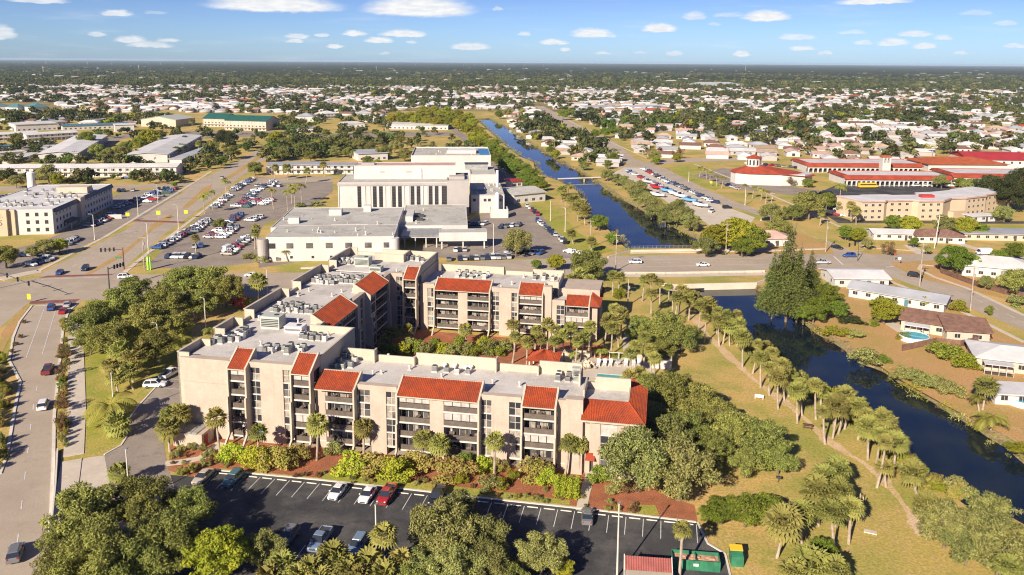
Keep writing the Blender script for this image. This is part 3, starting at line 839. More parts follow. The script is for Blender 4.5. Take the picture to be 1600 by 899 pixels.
def palm(cx, cy, rpx, h, label, group=None, kind='fan', ground=None):
    """palm whose head centre shows at (cx, cy); h is the height of the head above ground"""
    p = at(cx, cy, h) if ground is None else at(*ground)
    R = rpx * at(cx, cy, h).length / F * 1.12 if rpx else {'fan': 2.0, 'feather': 3.0}[kind]
    i = CNT.get(kind, 0); CNT[kind] = i + 1
    t = thing('fan_palm' if kind == 'fan' else 'feather_palm', label, 'palm tree', (p.x, p.y, 0), RND.uniform(0, 6.28), group)
    tm, hh = trunk_for(h, i, .2 if kind == 'fan' else .17)
    obj('trunk', tm, t)
    c = obj('crown', (FANC if kind == 'fan' else FEAC)[i % (6 if kind == 'fan' else 3)], t, (0, 0, hh)); k_ = RND.uniform(.86, 1.12); c.scale = (R * k_, R * k_, R * k_ * RND.uniform(.8, 1.1)); c.rotation_euler = (RND.uniform(-.16, .16), RND.uniform(-.16, .16), 0)
    return t


def bush(kind, cx, cy, w, h, label, group=None, cat='shrub', name='shrub', world=None, rz=None):
    """w, h in metres; (cx, cy) is the middle of its foot"""
    p = at(cx, cy) if world is None else Vector(world)
    i = CNT.get('bush', 0); CNT['bush'] = i + 1
    o = obj(name, BUSH_C[kind][i % 3], None, (p.x, p.y, 0), RND.uniform(0, 6.28) if rz is None else rz, (w / 2 if not isinstance(w, tuple) else w[0] / 2, w / 2 if not isinstance(w, tuple) else w[1] / 2, h / 1.25))
    return tag(o, label, cat, group)
# ------------------------------------------------------------------ the red-tiled apartment building
def bw(u, v, z=0.0):
    """point of the apartment building's own axes (u along its front, v away from the camera)"""
    return O_ + ux * u + vx * v + Vector((0, 0, z - O_.z))
O_ = Vector((O_.x, O_.y, 0))
APT = thing('apartment_building', 'large cream U-shaped apartment block with red tiled balcony roofs around a courtyard', 'apartment building', O_, TH)


def part(name, mb, mats, loc=(0, 0, 0), rz=0.0, parent=None): return mb.build(name, mats, APT if parent is None else parent, loc, rz)


def pbox(name, mats, *b, parent=None):
    mb = MB(); mb.box(*b); return part(name, mb, mats, parent=parent)


def tile_slope(mb, p00, p10, p01, p11, col=.32, rows=.36, m=0):
    """barrel tiles between an eave line p00-p10 and a ridge line p01-p11: round ridges running up the slope, each course stepped"""
    p00, p10, p01, p11 = map(Vector, (p00, p10, p01, p11))
    W_ = max((p10 - p00).length, (p11 - p01).length); L_ = ((p01 - p00).length + (p11 - p10).length) / 2
    nx, ny = max(2, int(W_ / col)), max(2, int(L_ / rows))
    nn = (p10 - p00).cross(p01 - p00).normalized()
    if nn.z < 0: nn = -nn
    vs, fs = [], []
    prof = [(0, 0), (.18, .055), (.42, .09), (.68, .055), (.86, 0)]
    xs = [((i + a) / nx, h) for i in range(nx) for a, h in prof] + [(1, 0)]
    n = len(xs)
    for j in range(ny):
        for t, up in ((j / ny, .055), ((j + 1) / ny, .0)):
            a, b = p00.lerp(p01, t), p10.lerp(p11, t)
            for s, h in xs: vs.append(a.lerp(b, s) + nn * (h + up + .02))
    for r in range(2 * ny - 1):
        for i in range(n - 1): fs.append((r * n + i, r * n + i + 1, (r + 1) * n + i + 1, (r + 1) * n + i))
    mb.add(vs, fs, m)


def fin_profile(ze, zr, zroof, zm, kick):
    a = [(3.0, zroof - .3), (3.0, zr + .25), (2.7, zr + .3), (-1.35, ze + .25), (-1.35, zm), (-1.75, zm - .1), (-1.75, 2.0)]
    a += [(-3.9, 0.0), (-3.3, 0.0), (-1.1, 1.9)] if kick else [(-1.75, 0), (-1.1, 0)]
    return a + [(.3, 1.9), (.3, zroof - .3)]


def win_mesh(w, h, kind):
    f = MB(); f.box(0, w, -.02, .28, 0, .22)                        # pale sill beam between floors
    f.box(0, .07, .1, .2, .22, h); f.box(w - .07, w, .1, .2, .22, h); f.box(w / 2 - .04, w / 2 + .04, .1, .2, .22, h)
    f.box(.07, w / 2 - .04, .12, .18, h * .55, h * .55 + .07); f.box(w / 2 + .04, w - .07, .12, .18, h * .55, h * .55 + .07)
    ps = []
    for i, (x0, x1) in enumerate(((.07, w / 2 - .04), (w / 2 + .04, w - .07))):
        for j, (z0, z1) in enumerate(((.22, h * .55), (h * .55 + .07, h))):
            p = MB(); p.box(x0, x1, .15, .17, z0, z1); ps.append((p.mesh('pane', ['dark_glass', 'glass_mid', 'curtain', 'blue_panel', 'curtain_white'][kind[(i * 2 + j) % len(kind)]])))
    return f.mesh('window', 'white_trim'), ps


WINC = {}
def add_window(loc, rz, w, h, kind, parent=None):
    k = (round(w, 2), round(h, 2), kind)
    if k not in WINC: WINC[k] = win_mesh(w, h, kind)
    f, ps = WINC[k]
    o = obj('window', f, APT if parent is None else parent, loc, rz)
    for p in ps: obj('pane', p, o)
    return o


BALC = {}
def balcony_meshes(w, h, var):
    k = (round(w, 2), round(h, 2), var)
    if k in BALC: return BALC[k]
    r = random.Random(var * 17 + int(w * 10))
    b = MB(); b.box(0, w, -.75, 1.28, 0, .2); b.box(0, w, -.80, -.66, -.05, .24)
    rail = MB(); rail.box(0, w, -.72, -.66, 1.16, 1.22); rail.box(.02, w - .02, -.69, -.675, .26, 1.16, 1)
    nb = int(w / .16)
    for i in range(nb + 1): x = .02 + (w - .06) * i / nb; rail.box(x, x + .04, -.715, -.69, .26, 1.16)
    scr = MB()
    np_ = max(2, int(round(w / 1.45)))
    for i in range(np_ + 1): x = min(w - .06, max(0, w * i / np_ - .03)); scr.box(x, x + .06, -.73, -.65, 1.24, h)
    scr.box(0, w, -.72, -.66, h - .12, h - .04)
    gl = MB(); x = 0
    while x < w - .2:
        ww = min(r.uniform(.8, 1.3), w - x)
        gl.box(x + .05, x + ww - .05, 1.14, 1.17, .34, h - .25, r.choice([0, 0, 0, 1, 1, 2, 2, 3])); gl.box(x, x + .06, 1.10, 1.20, .26, h, 4); x += ww
    gl.box(0, w, 1.10, 1.2, h - .22, h, 4)
    fu = MB()
    for q in range(r.randint(1, 3)):
        x = r.uniform(.3, w - .8); fu.box(x, x + .5, .2, .7, .27, .72, 0); fu.box(x, x + .5, .66, .72, .72, 1.15, 0)
    x = r.uniform(.4, w - .9); fu.cyl(x, .3, .27, .95, .05, .05, 6, 0); fu.cyl(x, .3, .95, 1.0, .45, .45, 10, 0)
    cu = None
    if var % 4 == 3:
        cu = MB(); n = np_
        for i in range(n): cu.box(w * i / n + .07, w * (i + 1) / n - .07, -.64, -.62, 1.28, h - .14)
    BALC[k] = (b.mesh('balcony', 'white_trim'), rail.mesh('railing', ['bronze', 'rail_screen']), scr.mesh('screen_frame', 'bronze'), gl.mesh('sliding_door', ['dark_glass', 'glass_mid', 'curtain', 'curtain_white', 'white_trim']),
               fu.mesh('patio_furniture', 'wicker'), cu.mesh('blind', 'curtain_white') if cu else None)
    return BALC[k]


def facade(u0, v0, ang, segs, nf, z0, fh, zp, ze, zr, zroof, seed):
    q = random.Random(seed)
    ca, sa = math.cos(ang), math.sin(ang)
    L = lambda x, y, z=0.0: (u0 + x * ca - y * sa, v0 + x * sa + y * ca, z)
    base = (u0, v0, 0)
    ztop = z0 + nf * fh
    for sg in segs:
        k = sg[0]
        if k == 'panel':
            mb = MB(); mb.box(sg[1], sg[2], sg[3] if len(sg) > 3 else 0, 1.32, 0, sg[4] if len(sg) > 4 else zp); part('wall_panel', mb, 'stucco', base, ang)
        elif k == 'step':                 # blank corner wall whose lower storeys stand back
            mb = MB(); mb.box(sg[1], sg[2], -.35, 1.32, 10.9, zp); mb.box(sg[1] + .45, sg[2], -.1, 1.32, 0, 10.9); mb.box(sg[1] - .02, sg[2], -.38, -.30, zp - .75, zp - .6); part('wall_panel', mb, 'stucco', base, ang)
        elif k == 'win':
            w = sg[2] - sg[1]
            for i in range(nf):
                add_window(L(sg[1], .12, z0 + i * fh), ang, w, fh, tuple(q.choice([0, 0, 1, 2, 2] if not (i == 0 and q.random() < .1) else [3]) for _ in range(4)))
            mb = MB(); mb.box(sg[1], sg[2], .02, 1.3, ztop, zp - .002); mb.box(sg[1], sg[2], .5, 1.3, z0, ztop); part('wall_panel', mb, 'stucco', base, ang)
        elif k == 'bal':
            w = sg[2] - sg[1]
            for i in range(nf):
                h = fh if i < nf - 1 else fh + max(0, ze - ztop)
                ms = balcony_meshes(w, h, q.randint(0, 7))
                o = obj('balcony', ms[0], APT, L(sg[1], 0, z0 + i * fh), ang)
                for mm in ms[1:]:
                    if mm is not None:
                        q_ = obj(mm.name.split('.')[0], mm, o)
                        if q_.name.startswith('patio'): q_['kind'] = 'stuff'
        elif k == 'fin':
            mb = MB(); mb.side(fin_profile(ze, zr, zroof, z0 + fh * (nf // 2 + (1 if nf > 4 else 0)), sg[2] if len(sg) > 2 else True), sg[1] - .16, sg[1] + .16); part('fin_wall', mb, 'stucco_pale', base, ang)
        elif k == 'tile':
            mb = MB(); tile_slope(mb, (sg[1], -1.4, ze), (sg[2], -1.4, ze), (sg[1], 2.75, zr), (sg[2], 2.75, zr)); stuff(part('roof_tiles', mb, 'red_tile', base, ang))
            mb = MB(); mb.side([(-1.4, ze - .16), (2.75, zr - .16), (2.75, zr - .01), (-1.4, ze - .01)], sg[1], sg[2]); mb.side([(2.66, zroof - .2), (2.95, zroof - .2), (2.95, zr + .12), (2.66, zr + .12)], sg[1], sg[2]); part('roof_slab', mb, 'stucco_pale', base, ang)
    s0 = min(s[1] for s in segs); s1 = max((s[2] if s[0] != 'fin' else s[1]) for s in segs)
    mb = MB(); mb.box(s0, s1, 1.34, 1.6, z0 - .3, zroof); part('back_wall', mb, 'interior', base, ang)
    mb = MB(); mb.box(s0, s1, .32, 1.34, z0 - .25, z0 - .02); part('garage_ceiling', mb, 'white_trim', base, ang)


# front, taller corner block
facade(0, 1, 0, [('step', 0, 9.95), ('fin', 10.05), ('tile', 10.2, 13.45), ('bal', 10.2, 13.45), ('fin', 13.6), ('win', 13.8, 15.8), ('panel', 15.8, 20.3), ('win', 20.3, 22.2), ('fin', 22.4), ('tile', 22.55, 25.95), ('bal', 22.55, 25.95), ('fin', 26.1)],
       5, 1.2, 2.65, 15.5, 14.4, 16.9, 14.9, 1)
# lower front wing
facade(0, 1, 0, [('tile', 26.95, 34.15), ('panel', 26.4, 28.7, .35, 11.9), ('bal', 28.7, 34.1), ('fin', 34.3), ('win', 34.6, 36.9), ('panel', 36.9, 39.9), ('win', 39.9, 41.9), ('fin', 42.25), ('tile', 42.4, 56.9), ('bal', 42.4, 48.2), ('panel', 48.2, 50.7, -.78, 11.9), ('bal', 50.7, 56.9),
                 ('fin', 57.05), ('win', 57.2, 59.1), ('panel', 59.1, 62.2), ('win', 62.2, 64.3), ('fin', 64.6), ('tile', 64.75, 70.25), ('bal', 64.75, 70.25), ('fin', 70.4), ('panel', 70.6, 72.1, .4, 12.9), ('panel', 72.1, 75.0, -.4, 13.5)],
       4, 1.5, 2.61, 12.9, 11.9, 14.0, 12.3, 2)
# rear wing, facing the courtyard
facade(0, 68.3, 0, [('panel', 25.6, 27.6), ('win', 27.6, 29.4), ('fin', 29.75), ('tile', 29.9, 44.2), ('bal', 29.95, 36), ('panel', 36, 38.5, -.78, 11.4), ('bal', 38.5, 44.2), ('fin', 44.4), ('win', 44.7, 46.7), ('panel', 46.7, 49.9), ('win', 49.9, 51.6), ('fin', 51.8), ('tile', 52.0, 57.9),
                    ('bal', 52.0, 57.9), ('fin', 58.1), ('panel', 58.3, 60.3, -.4, 13.8)], 4, 1.2, 2.58, 12.7, 11.5, 13.7, 12.1, 3)
facade(0, 68.3, 0, [('panel', 60.3, 61.6), ('win', 61.6, 63.6), ('tile', 63.95, 69.8), ('bal', 63.95, 69.7), ('fin', 69.9), ('panel', 70.1, 71.9, .1, 9.3)], 3, 1.2, 2.58, 10.3, 9.4, 11.2, 9.9, 4)
# left wing, facing the courtyard, and the corner block behind
facade(18.0, 0, rad(90), [('panel', 21, 24.7, 0, 15.4), ('fin', 24.9), ('tile', 25.05, 40.3), ('bal', 25.05, 32.4), ('panel', 32.4, 32.9, -.7, 14.2), ('bal', 32.9, 40.3), ('fin', 40.5), ('panel', 40.7, 45.5), ('win', 45.5, 47.2), ('panel', 47.2, 48.7), ('fin', 48.9), ('tile', 49.05, 61.8), ('bal', 49.05, 53.5),
                              ('panel', 53.5, 54.1, -.7, 14.2), ('bal', 54.1, 61.8), ('fin', 62.0), ('panel', 62.2, 67)], 5, 1.2, 2.65, 15.4, 14.4, 16.9, 14.9, 5)
facade(0, 67, 0, [('panel', 18.0, 19.6), ('win', 19.6, 21.3), ('fin', 21.8), ('tile', 21.95, 25.1), ('bal', 21.95, 25.1), ('fin', 25.3)], 5, 1.2, 2.65, 15.4, 14.2, 16.6, 14.9, 6)

# bodies and flat roofs
def body(name, u0, u1, v0, v1, z1, zb=0.0): pbox(name, 'stucco', u0, u1, v0, v1, zb, z1 - .25)
def roof(u0, u1, v0, v1, z): pbox('flat_roof', 'roof_membrane', u0, u1, v0, v1, z - .24, z)
body('wall', .3, 26.3, 8, 20.9, 14.9); roof(0.2, 26.2, 2.3, 21.0, 14.9)
body('wall', .3, 16.6, 20.9, 66.9, 14.9); roof(0.2, 16.7, 21.0, 67.0, 14.902)
body('wall', .3, 25.5, 70, 86.5, 14.9); roof(0.2, 25.4, 68.3, 86.5, 14.904)
body('wall', 26.5, 73.5, 8, 14, 12.3); roof(26.4, 74.8, 2.3, 14.0, 12.3)
body('wall', 25.6, 72, 74, 84, 12.1); roof(25.5, 60.3, 69.6, 84.0, 12.1); roof(60.3, 71.5, 69.6, 84.0, 9.9)
# parapets
def wall(u0, u1, v0, v1, z0, z1, mat='stucco_pale'): pbox('parapet', mat, u0, u1, v0, v1, z0, z1)
segs = [(1.4, 9, 0, 16.2), (9, 14, 1.2, 15.6), (14, 21.5, 0, 16.6), (21.5, 26, 1.2, 15.6), (26, 43, 0, 16.9), (43, 49, 1.2, 15.6), (49, 66, 0, 16.9), (66, 71, 1.2, 15.6), (71, 86.5, 0, 16.9)]
for a, b, o, zt in segs:
    wall(-.9 + o, -.55 + o, a, b, 0, zt)
    if o == 0:
        wall(-.9, 1.5, a, a + .35, 0, zt - .002); wall(-.9, 1.5, b - .35, b, 0, zt - .002)
        wall(-1.0, -.45, a, b, zt + .002, zt + .14)
wall(26.0, 26.35, 4, 20.6, 12.1, 16.4); wall(16.7, 26.35, 20.62, 21.0, 0, 16.3); wall(18.0, 18.3, 21, 24.5, 12, 15.9)
wall(25.0, 25.4, 70, 86.2, 0, 16.9); wall(9, 17, 80.2, 80.5, 14.9, 17.0); wall(9, 25.4, 86.25, 86.6, 0, 16.8); wall(17, 17.35, 80, 86.3, 14.9, 17.0); wall(.3, 9, 86.25, 86.6, 0, 15.8)
for a, b, zt in ((26.4, 33.5, 14.5), (33.5, 41.5, 13.6), (41.5, 57.5, 14.6), (57.5, 65.5, 13.7), (65.5, 73.6, 14.8)):
    wall(a, b - .3, 14.0, 14.3, 0, zt); wall(b - .3, b, 12.8, 14.5, 12.3, zt + .3)
wall(73.3, 73.6, 9.5, 12.7, 12.3, 14.6); wall(74.6, 74.9, 4.2, 9.9, 12.3, 13.9)
for a, b, zt in ((27, 45, 14.0), (45, 53, 13.1), (53, 61.5, 13.9)):
    wall(a, b - .3, 84.0, 84.3, 0, zt); wall(b - .3, b, 83, 84.5, 12.1, zt + .3)
wall(61.2, 61.5, 72.6, 82.9, 9.9, 13.6); wall(61.5, 71, 80.4, 80.7, 9.9, 11.4); wall(58.3, 61.5, 72.2, 72.5, 12.1, 14)
for u in (13.75, 22.25): pass
# end pavilion with its hipped tile skirt
pbox('wall_panel', 'stucco', 75.0, 76.2, 1.6, 10, 0, 10.6)
pbox('wall_panel', 'stucco', 76.2, 78.0, .6, 10, 4.2, 10.4); pbox('wall_panel', 'stucco', 80.9, 84.6, .6, 10, 0, 10.4); pbox('wall_panel', 'stucco', 78.0, 80.9, .95, 10, 0, 10.4); pbox('wall_panel', 'stucco', 76.9, 78.0, .61, 10, 0, 4.19)
pbox('wall_panel', 'stucco', 76.2, 84.59, 10.01, 14.6, 0, 10.4)
for z in (1.4, 4.4, 7.4): add_window((78.05, .7, z), 0, 2.8, 2.9, (1, 0) if z < 7 else (4, 4))
pbox('door', 'bronze', 76.25, 76.88, 2.2, 2.3, 0, 3.4)
mb = MB(); mb.side([(-.3, 3.3), (1.6, 4.1), (1.6, 3.95), (-.3, 3.15)], 75.6, 77.2); part('awning', mb, 'red_roof')
mb = MB()
tile_slope(mb, (74.75, -.5, 10.4), (85.5, -.5, 10.4), (74.75, 3.9, 12.45), (82.5, 3.9, 12.45))
tile_slope(mb, (85.5, -.5, 10.4), (85.5, 14.8, 10.4), (82.5, 3.9, 12.45), (82.5, 14.8, 12.45))
stuff(part('roof_tiles', mb, 'red_tile'))
mb = MB(); mb.add([(74.75, -.5, 10.38), (85.5, -.5, 10.38), (82.5, 3.9, 12.43), (74.75, 3.9, 12.43), (85.5, 14.8, 10.38), (82.5, 14.8, 12.43)], [(0, 1, 2, 3), (1, 4, 5, 2)]); mb.box(74.8, 85.4, -.4, 14.7, 10.1, 10.37); part('roof_slab', mb, 'stucco_pale')
mb = MB(); mb.tube([(85.5, -.5, 10.47), (82.5, 3.9, 12.55)], .12, 6); part('hip_tile', mb, 'red_tile')
roof(74.9, 82.4, 4.0, 10, 11.8); wall(76.4, 82.6, 10.0, 10.35, 11.4, 14.1); wall(82.35, 82.6, 4.0, 9.99, 11.4, 12.6); wall(74.9, 76.4, 10.0, 10.3, 11.4, 13.0); wall(76.2, 82.3, 3.8, 4.0, 11.6, 12.3)
# tiled hip at the end of the rear wing
mb = MB(); tile_slope(mb, (72.6, 66.9, 9.5), (72.6, 84.5, 9.5), (70.1, 71, 11.3), (70.1, 84.5, 11.3)); stuff(part('roof_tiles', mb, 'red_tile'))
mb = MB(); mb.add([(72.6, 66.9, 9.48), (72.6, 84.5, 9.48), (70.1, 84.5, 11.28), (70.1, 71, 11.28), (70.1, 66.9, 9.48)], [(0, 1, 2, 3), (4, 0, 3)]); part('roof_slab', mb, 'red_tile')
# garage ground
mb = MB(); mb.box(0, 76, 1.2, 8, .01, .02); part('garage_floor', mb, 'old_asphalt')
# low entrance porch against the blank corner wall
pw = bw(7.6, -1.7)
mb = MB(); mb.box(.4, 6.2, -3.4, .6, 0, 2.6, 0); part('porch', mb, 'stucco'); mb = MB(); mb.box(.3, 5.2, -3.5, .58, 2.602, 2.7); part('porch_roof', mb, 'metal_grey')
mb = MB()
for i in range(4): mb.box(.5 + i * 1.2, 1.5 + i * 1.2, -3.2, -.4, 2.72, 2.78)
part('skylight', mb, 'galvanised'); pbox('door', 'red_roof', 6.21, 6.26, -2.6, -1.5, 0, 2.1)

# ---- plant on the roofs: every condenser, vent and air handler is a thing of its own
def condenser_mesh(s):
    b = MB(); b.box(-.42, .42, -.42, .42, .12, .95, 0); b.cyl(0, 0, .95, 1.0, .36, .36, 12, 1); b.box(-.5, .5, -.5, .5, 0, .12, 2)
    for i in range(4): b.box(-.43, .43, -.435, -.425, .25 + i * .17, .33 + i * .17, 1); b.box(-.435, -.425, -.42, .42, .25 + i * .17, .33 + i * .17, 1)
    return b.mesh('condenser_unit', s)
CM = [condenser_mesh(['metal_grey', 'metal_dark', 'kerb']), condenser_mesh(['plastic_white', 'metal_dark', 'kerb']), condenser_mesh(['metal_green', 'metal_dark', 'kerb'])]
fan = MB(); fan.cyl(0, 0, 0, .55, .3, .3, 10, 0); fan.cyl(0, 0, .55, .75, .5, .42, 12, 0); fan.cyl(0, 0, .75, .8, .42, .1, 12, 0)
FANM = fan.mesh('roof_fan', 'plastic_white')
vent = MB(); vent.cyl(0, 0, 0, .7, .16, .16, 8, 0); vent.cyl(0, 0, .7, .85, .28, .2, 8, 0); vent.box(-.3, .3, -.3, .3, 0, .12, 0)
VENTM = vent.mesh('roof_vent', 'white_trim')
def cluster(px, py, nx, ny, z, where, su=1.5, sv=1.9, fans=0, skew=0.0):
    c = at(px, py, z); k = 0
    for i in range(nx):
        for j in range(ny):
            if RND.random() < .08: continue
            p = c + ux * ((i - (nx - 1) / 2) * su + RND.uniform(-.25, .25)) + vx * ((j - (ny - 1) / 2) * sv + RND.uniform(-.3, .3) + skew * i)
            s = RND.uniform(.9, 1.25); k = RND.choice([0, 0, 1, 2])
            tag(obj('condenser_unit', CM[k], None, p, TH + RND.choice([0, 0, .2]), (s, s, s * RND.uniform(.9, 1.25))), ['grey', 'white', 'pale green'][k] + ' condenser ' + where, 'condenser', 'condensers ' + where)
    for i in range(fans):
        p = c + ux * RND.uniform(-nx * su / 2, nx * su / 2) + vx * RND.uniform(-.6, .6)
        tag(obj('roof_fan', FANM, None, p, 0, RND.uniform(.9, 1.2)), 'white fan ' + where, 'roof fan', 'roof fans ' + where)
cluster(709, 577, 4, 2, 12.3, 'on the front wing roof behind the widest tiled roof', 2.0, 3.6, 5)
cluster(889, 590, 3, 3, 12.3, 'at the courtyard corner of the front wing roof', 1.6, 1.9, 2)
cluster(541, 570, 3, 3, 12.3, 'in the shaded corner of the front wing roof below the tall wall', 1.4, 2.4, 2, .6)
cluster(352, 536, 4, 2, 14.9, 'on the corner block roof beside the blank end wall', 1.3, 1.7, 1, .7)
cluster(384, 521, 2, 3, 14.9, 'on the corner block roof by the outer parapet', 1.4, 1.7, 0)
cluster(434, 549, 4, 2, 14.9, 'on the corner block roof behind its front balconies', 1.5, 1.5, 1)
cluster(463, 548, 3, 2, 14.9, 'on the corner block roof beside its second tiled roof', 1.3, 1.4, 0)
cluster(491, 529, 5, 2, 14.9, 'on the corner block roof near the inner parapet', 1.2, 1.6, 1)
cluster(448, 484, 5, 3, 14.9, 'in the middle of the left wing roof', 1.25, 2.2, 2, .3)
cluster(487, 488, 6, 2, 14.9, 'on the left wing roof beside the nearer sloping tiled roof', 1.25, 2.0, 1)
cluster(509, 440, 5, 3, 14.9, 'on the far half of the left wing roof', 1.3, 2.2, 1)
cluster(546, 439, 5, 3, 14.9, 'on the left wing roof beside the farther sloping tiled roof', 1.3, 2.2, 1)
cluster(545, 411, 4, 2, 14.9, 'at the far outer corner of the left wing roof', 1.5, 2.2, 1)
cluster(650, 406, 4, 2, 14.9, 'on the rear corner block roof', 1.6, 2.0, 0)
cluster(738, 432, 5, 2, 12.1, 'on the rear wing roof behind its widest tiled roof', 2.0, 3.2, 4)
cluster(850, 436, 3, 2, 12.1, 'on the rear wing roof near its lower end', 2.4, 2.0, 0)
def handler(px, py, z, w, d, h, mat, label):
    t = thing('air_handler', label, 'air handler', at(px, py, z), TH)
    b = MB(); b.box(-w / 2, w / 2, -d / 2, d / 2, .2, h); b.box(-w / 2 - .06, w / 2 + .06, -d / 2 - .06, d / 2 + .06, h + .002, h + .08); b.build('case', mat, t)
    b = MB()
    for i in range(5): b.box(-w / 2 + .2, w / 2 - .2, -d / 2 - .04, -d / 2 - .005, .5 + i * (h - .8) / 5, .5 + (i + .6) * (h - .8) / 5)
    b.build('grille', 'metal_dark', t)
    b = MB(); b.box(-w / 2 + .1, w / 2 - .1, -d / 2 + .1, d / 2 - .1, 0, .2); b.build('base', 'kerb', t)
    if d > 2: b = MB(); b.cyl(w * .2, 0, h + .082, h + .2, .5, .5, 12); b.build('fan', 'metal_dark', t)
handler(427, 511, 14.9, 4.2, 3.0, 2.6, 'metal_green', 'big pale green air handler in the middle of the corner block roof')
handler(462, 518, 14.9, 3.8, 2.6, 1.3, 'plastic_white', 'low white box unit beside the big pale green air handler')
handler(568, 415, 14.9, 4.0, 3.0, 2.4, 'metal_green', 'pale green air handler at the far corner of the left wing roof')
handler(588, 424, 14.9, 3.2, 2.4, 1.4, 'metal_green', 'low pale green unit behind the farther sloping tiled roof')
handler(902, 590, 12.3, 1.7, 1.6, 2.0, 'galvanised', 'tall grey unit at the courtyard corner of the front wing roof')
for (px, py, z) in [(607, 560, 12.3), (648, 563, 12.3), (781, 575, 12.3), (824, 578, 12.3), (596, 584, 12.3), (812, 604, 12.3), (583, 585, 12.3), (770, 600, 12.3), (640, 578, 12.3), (690, 590, 12.3), (931, 600, 12), (943, 603, 11.9),
                    (466, 463, 14.9), (483, 455, 14.9), (534, 457, 14.9), (447, 504, 14.9), (466, 505, 14.9), (513, 525, 14.9), (552, 457, 14.9), (519, 463, 14.9), (405, 500, 14.9), (440, 492, 14.9), (533, 430, 14.9), (408, 540, 14.9),
                    (818, 434, 12.1), (800, 445, 12.1), (783, 452, 12.1), (712, 428, 12.1), (690, 436, 12.1), (870, 433, 12.1), (620, 426, 14.9), (660, 415, 14.9)]:
    w = 'front wing roof' if py > 556 and px > 550 else 'rear wing roof' if px > 680 else 'rear corner block roof' if px > 610 else 'left wing roof'
    tag(obj('roof_vent', VENTM, None, at(px, py, z), 0, RND.uniform(.9, 1.3)), 'small pale vent pipe standing on the ' + w, 'roof vent', 'vent pipes on the ' + w)

# ---- courtyard: pool, deck, walls, gazebo
dk = MB(); dk.poly([tuple(bw(u, v, .012)) for u, v in ((62, 43), (86, 42), (87, 57), (62, 57))]); struct(dk.build('pool_deck', 'concrete'))
PL = thing('swimming_pool', 'long turquoise pool on the grey deck behind the front wing', 'swimming pool', bw(73.6, 44.3), TH)
mb = MB(); mb.box(.35, 7.0, .3, 2.6, .02, .09); mb.build('water', 'blue_pool' if False else 'pool_water', PL)
mb = MB(); mb.box(0, 7.35, 0, .3, .02, .16); mb.box(0, 7.35, 2.6, 2.9, .02, .16); mb.box(0, .35, .3, 2.6, .02, .158); mb.box(7.0, 7.35, .3, 2.6, .02, .158); mb.build('coping', 'white_trim', PL)
WL = thing('garden_wall', 'pale courtyard wall behind the row of white pool loungers', 'wall', bw(62, 57.2), TH)
mb = MB(); mb.box(0, 9.4, 0, .25, 0, 1.5); mb.box(18.5, 24.5, 0, .25, 0, 1.5); mb.build('wall', 'stucco_pale', WL)
mb = MB()
for i in range(5): mb.box(9.4 + i * 2.2, 9.6 + i * 2.2, 0, .22, 0, 1.5)
mb.box(9.4, 18.5, .02, .2, 1.502, 1.66); mb.build('post', 'white_trim', WL)
for i, (px, py) in enumerate(((957, 558), (982, 559))):
    tag(obj('hedge', BUSH_C['green'][i], None, at(px, py), TH, (1.6 + i, .8, 1.0)), ['small clipped hedge behind the pool loungers', 'longer clipped hedge behind the pool loungers'][i], 'hedge')
def lounger_parts():
    t = thing('pool_lounger', 'white lounger facing the pool', 'lounger', (0, 0, 0), 0, 'white loungers along the pool deck')
    b = MB(); b.box(-.32, .32, -.9, .45, .33, .42); b.build('seat', 'plastic_white', t)
    b = MB(); b.side([(.45, .36), (.45, .44), (.95, .95), (1.0, .9)], -.32, .32); b.build('backrest', 'plastic_white', t)
    for sx in (-.28, .28):
        for sy in (-.8, .4): b = MB(); b.box(sx - .03, sx + .03, sy - .03, sy + .03, 0, .33); b.build('leg', 'plastic_white', t)
    return t
LG = None
for px in (935, 945, 954, 978, 990, 998):
    p = at(px, 571)
    o = lounger_parts() if LG is None else copy_tree(LG)
    LG = LG or o
    o.location = p; o.rotation_euler = (0, 0, TH); o.scale = (1.25, 1.25, 1.25)
tb = thing('patio_table', 'round white table with folded teal umbrella on the pool deck', 'table', at(965, 571), 0)
b = MB(); b.cyl(0, 0, .68, .74, .7, .7, 14); b.build('tabletop', 'plastic_white', tb); b = MB(); b.cyl(0, 0, 0, .68, .06, .06, 8); b.build('pedestal', 'plastic_white', tb)
b = MB(); b.cyl(0, 0, .742, 1.2, .03, .03, 6); b.cyl(0, 0, 1.2, 2.4, .22, .05, 8); b.build('umbrella', 'teal_roof', tb)
GZ = thing('gazebo', 'red tiled square gazebo roof standing in the courtyard', 'gazebo', bw(61.6, 47.5), TH)
mb = MB(); r = 3.7
for a in range(4):
    c, s_ = math.cos(a * math.pi / 2), math.sin(a * math.pi / 2)
    rot = lambda x, y, z: (x * c - y * s_, x * s_ + y * c, z)
    tile_slope(mb, rot(-r, -r, 3.0), rot(r, -r, 3.0), rot(-.05, -.05, 4.6), rot(.05, -.05, 4.6), .45, .5)
stuff(mb.build('roof_tiles', 'red_tile', GZ))
for sx in (-3, 3):
    for sy in (-3, 3): mb = MB(); mb.box(sx - .15, sx + .15, sy - .15, sy + .15, 0, 3.0); mb.build('post', 'white_trim', GZ)
RK = thing('rock_waterfall', 'heap of dark boulders at the left end of the swimming pool', 'rocks', at(918, 574), 0)
for i in range(14):
    b = bmesh.new(); bmesh.ops.create_icosphere(b, subdivisions=1, radius=RND.uniform(.4, .9))
    for vv in b.verts: vv.co *= RND.uniform(.75, 1.2)
    me = bpy.data.meshes.new('boulder'); b.to_mesh(me); b.free(); me.materials.append(MATS['stone'])
    o = obj('boulder', me, RK, (RND.uniform(-1.6, 1.8), RND.uniform(-2, 2), RND.uniform(.1, .9)), RND.uniform(0, 6))
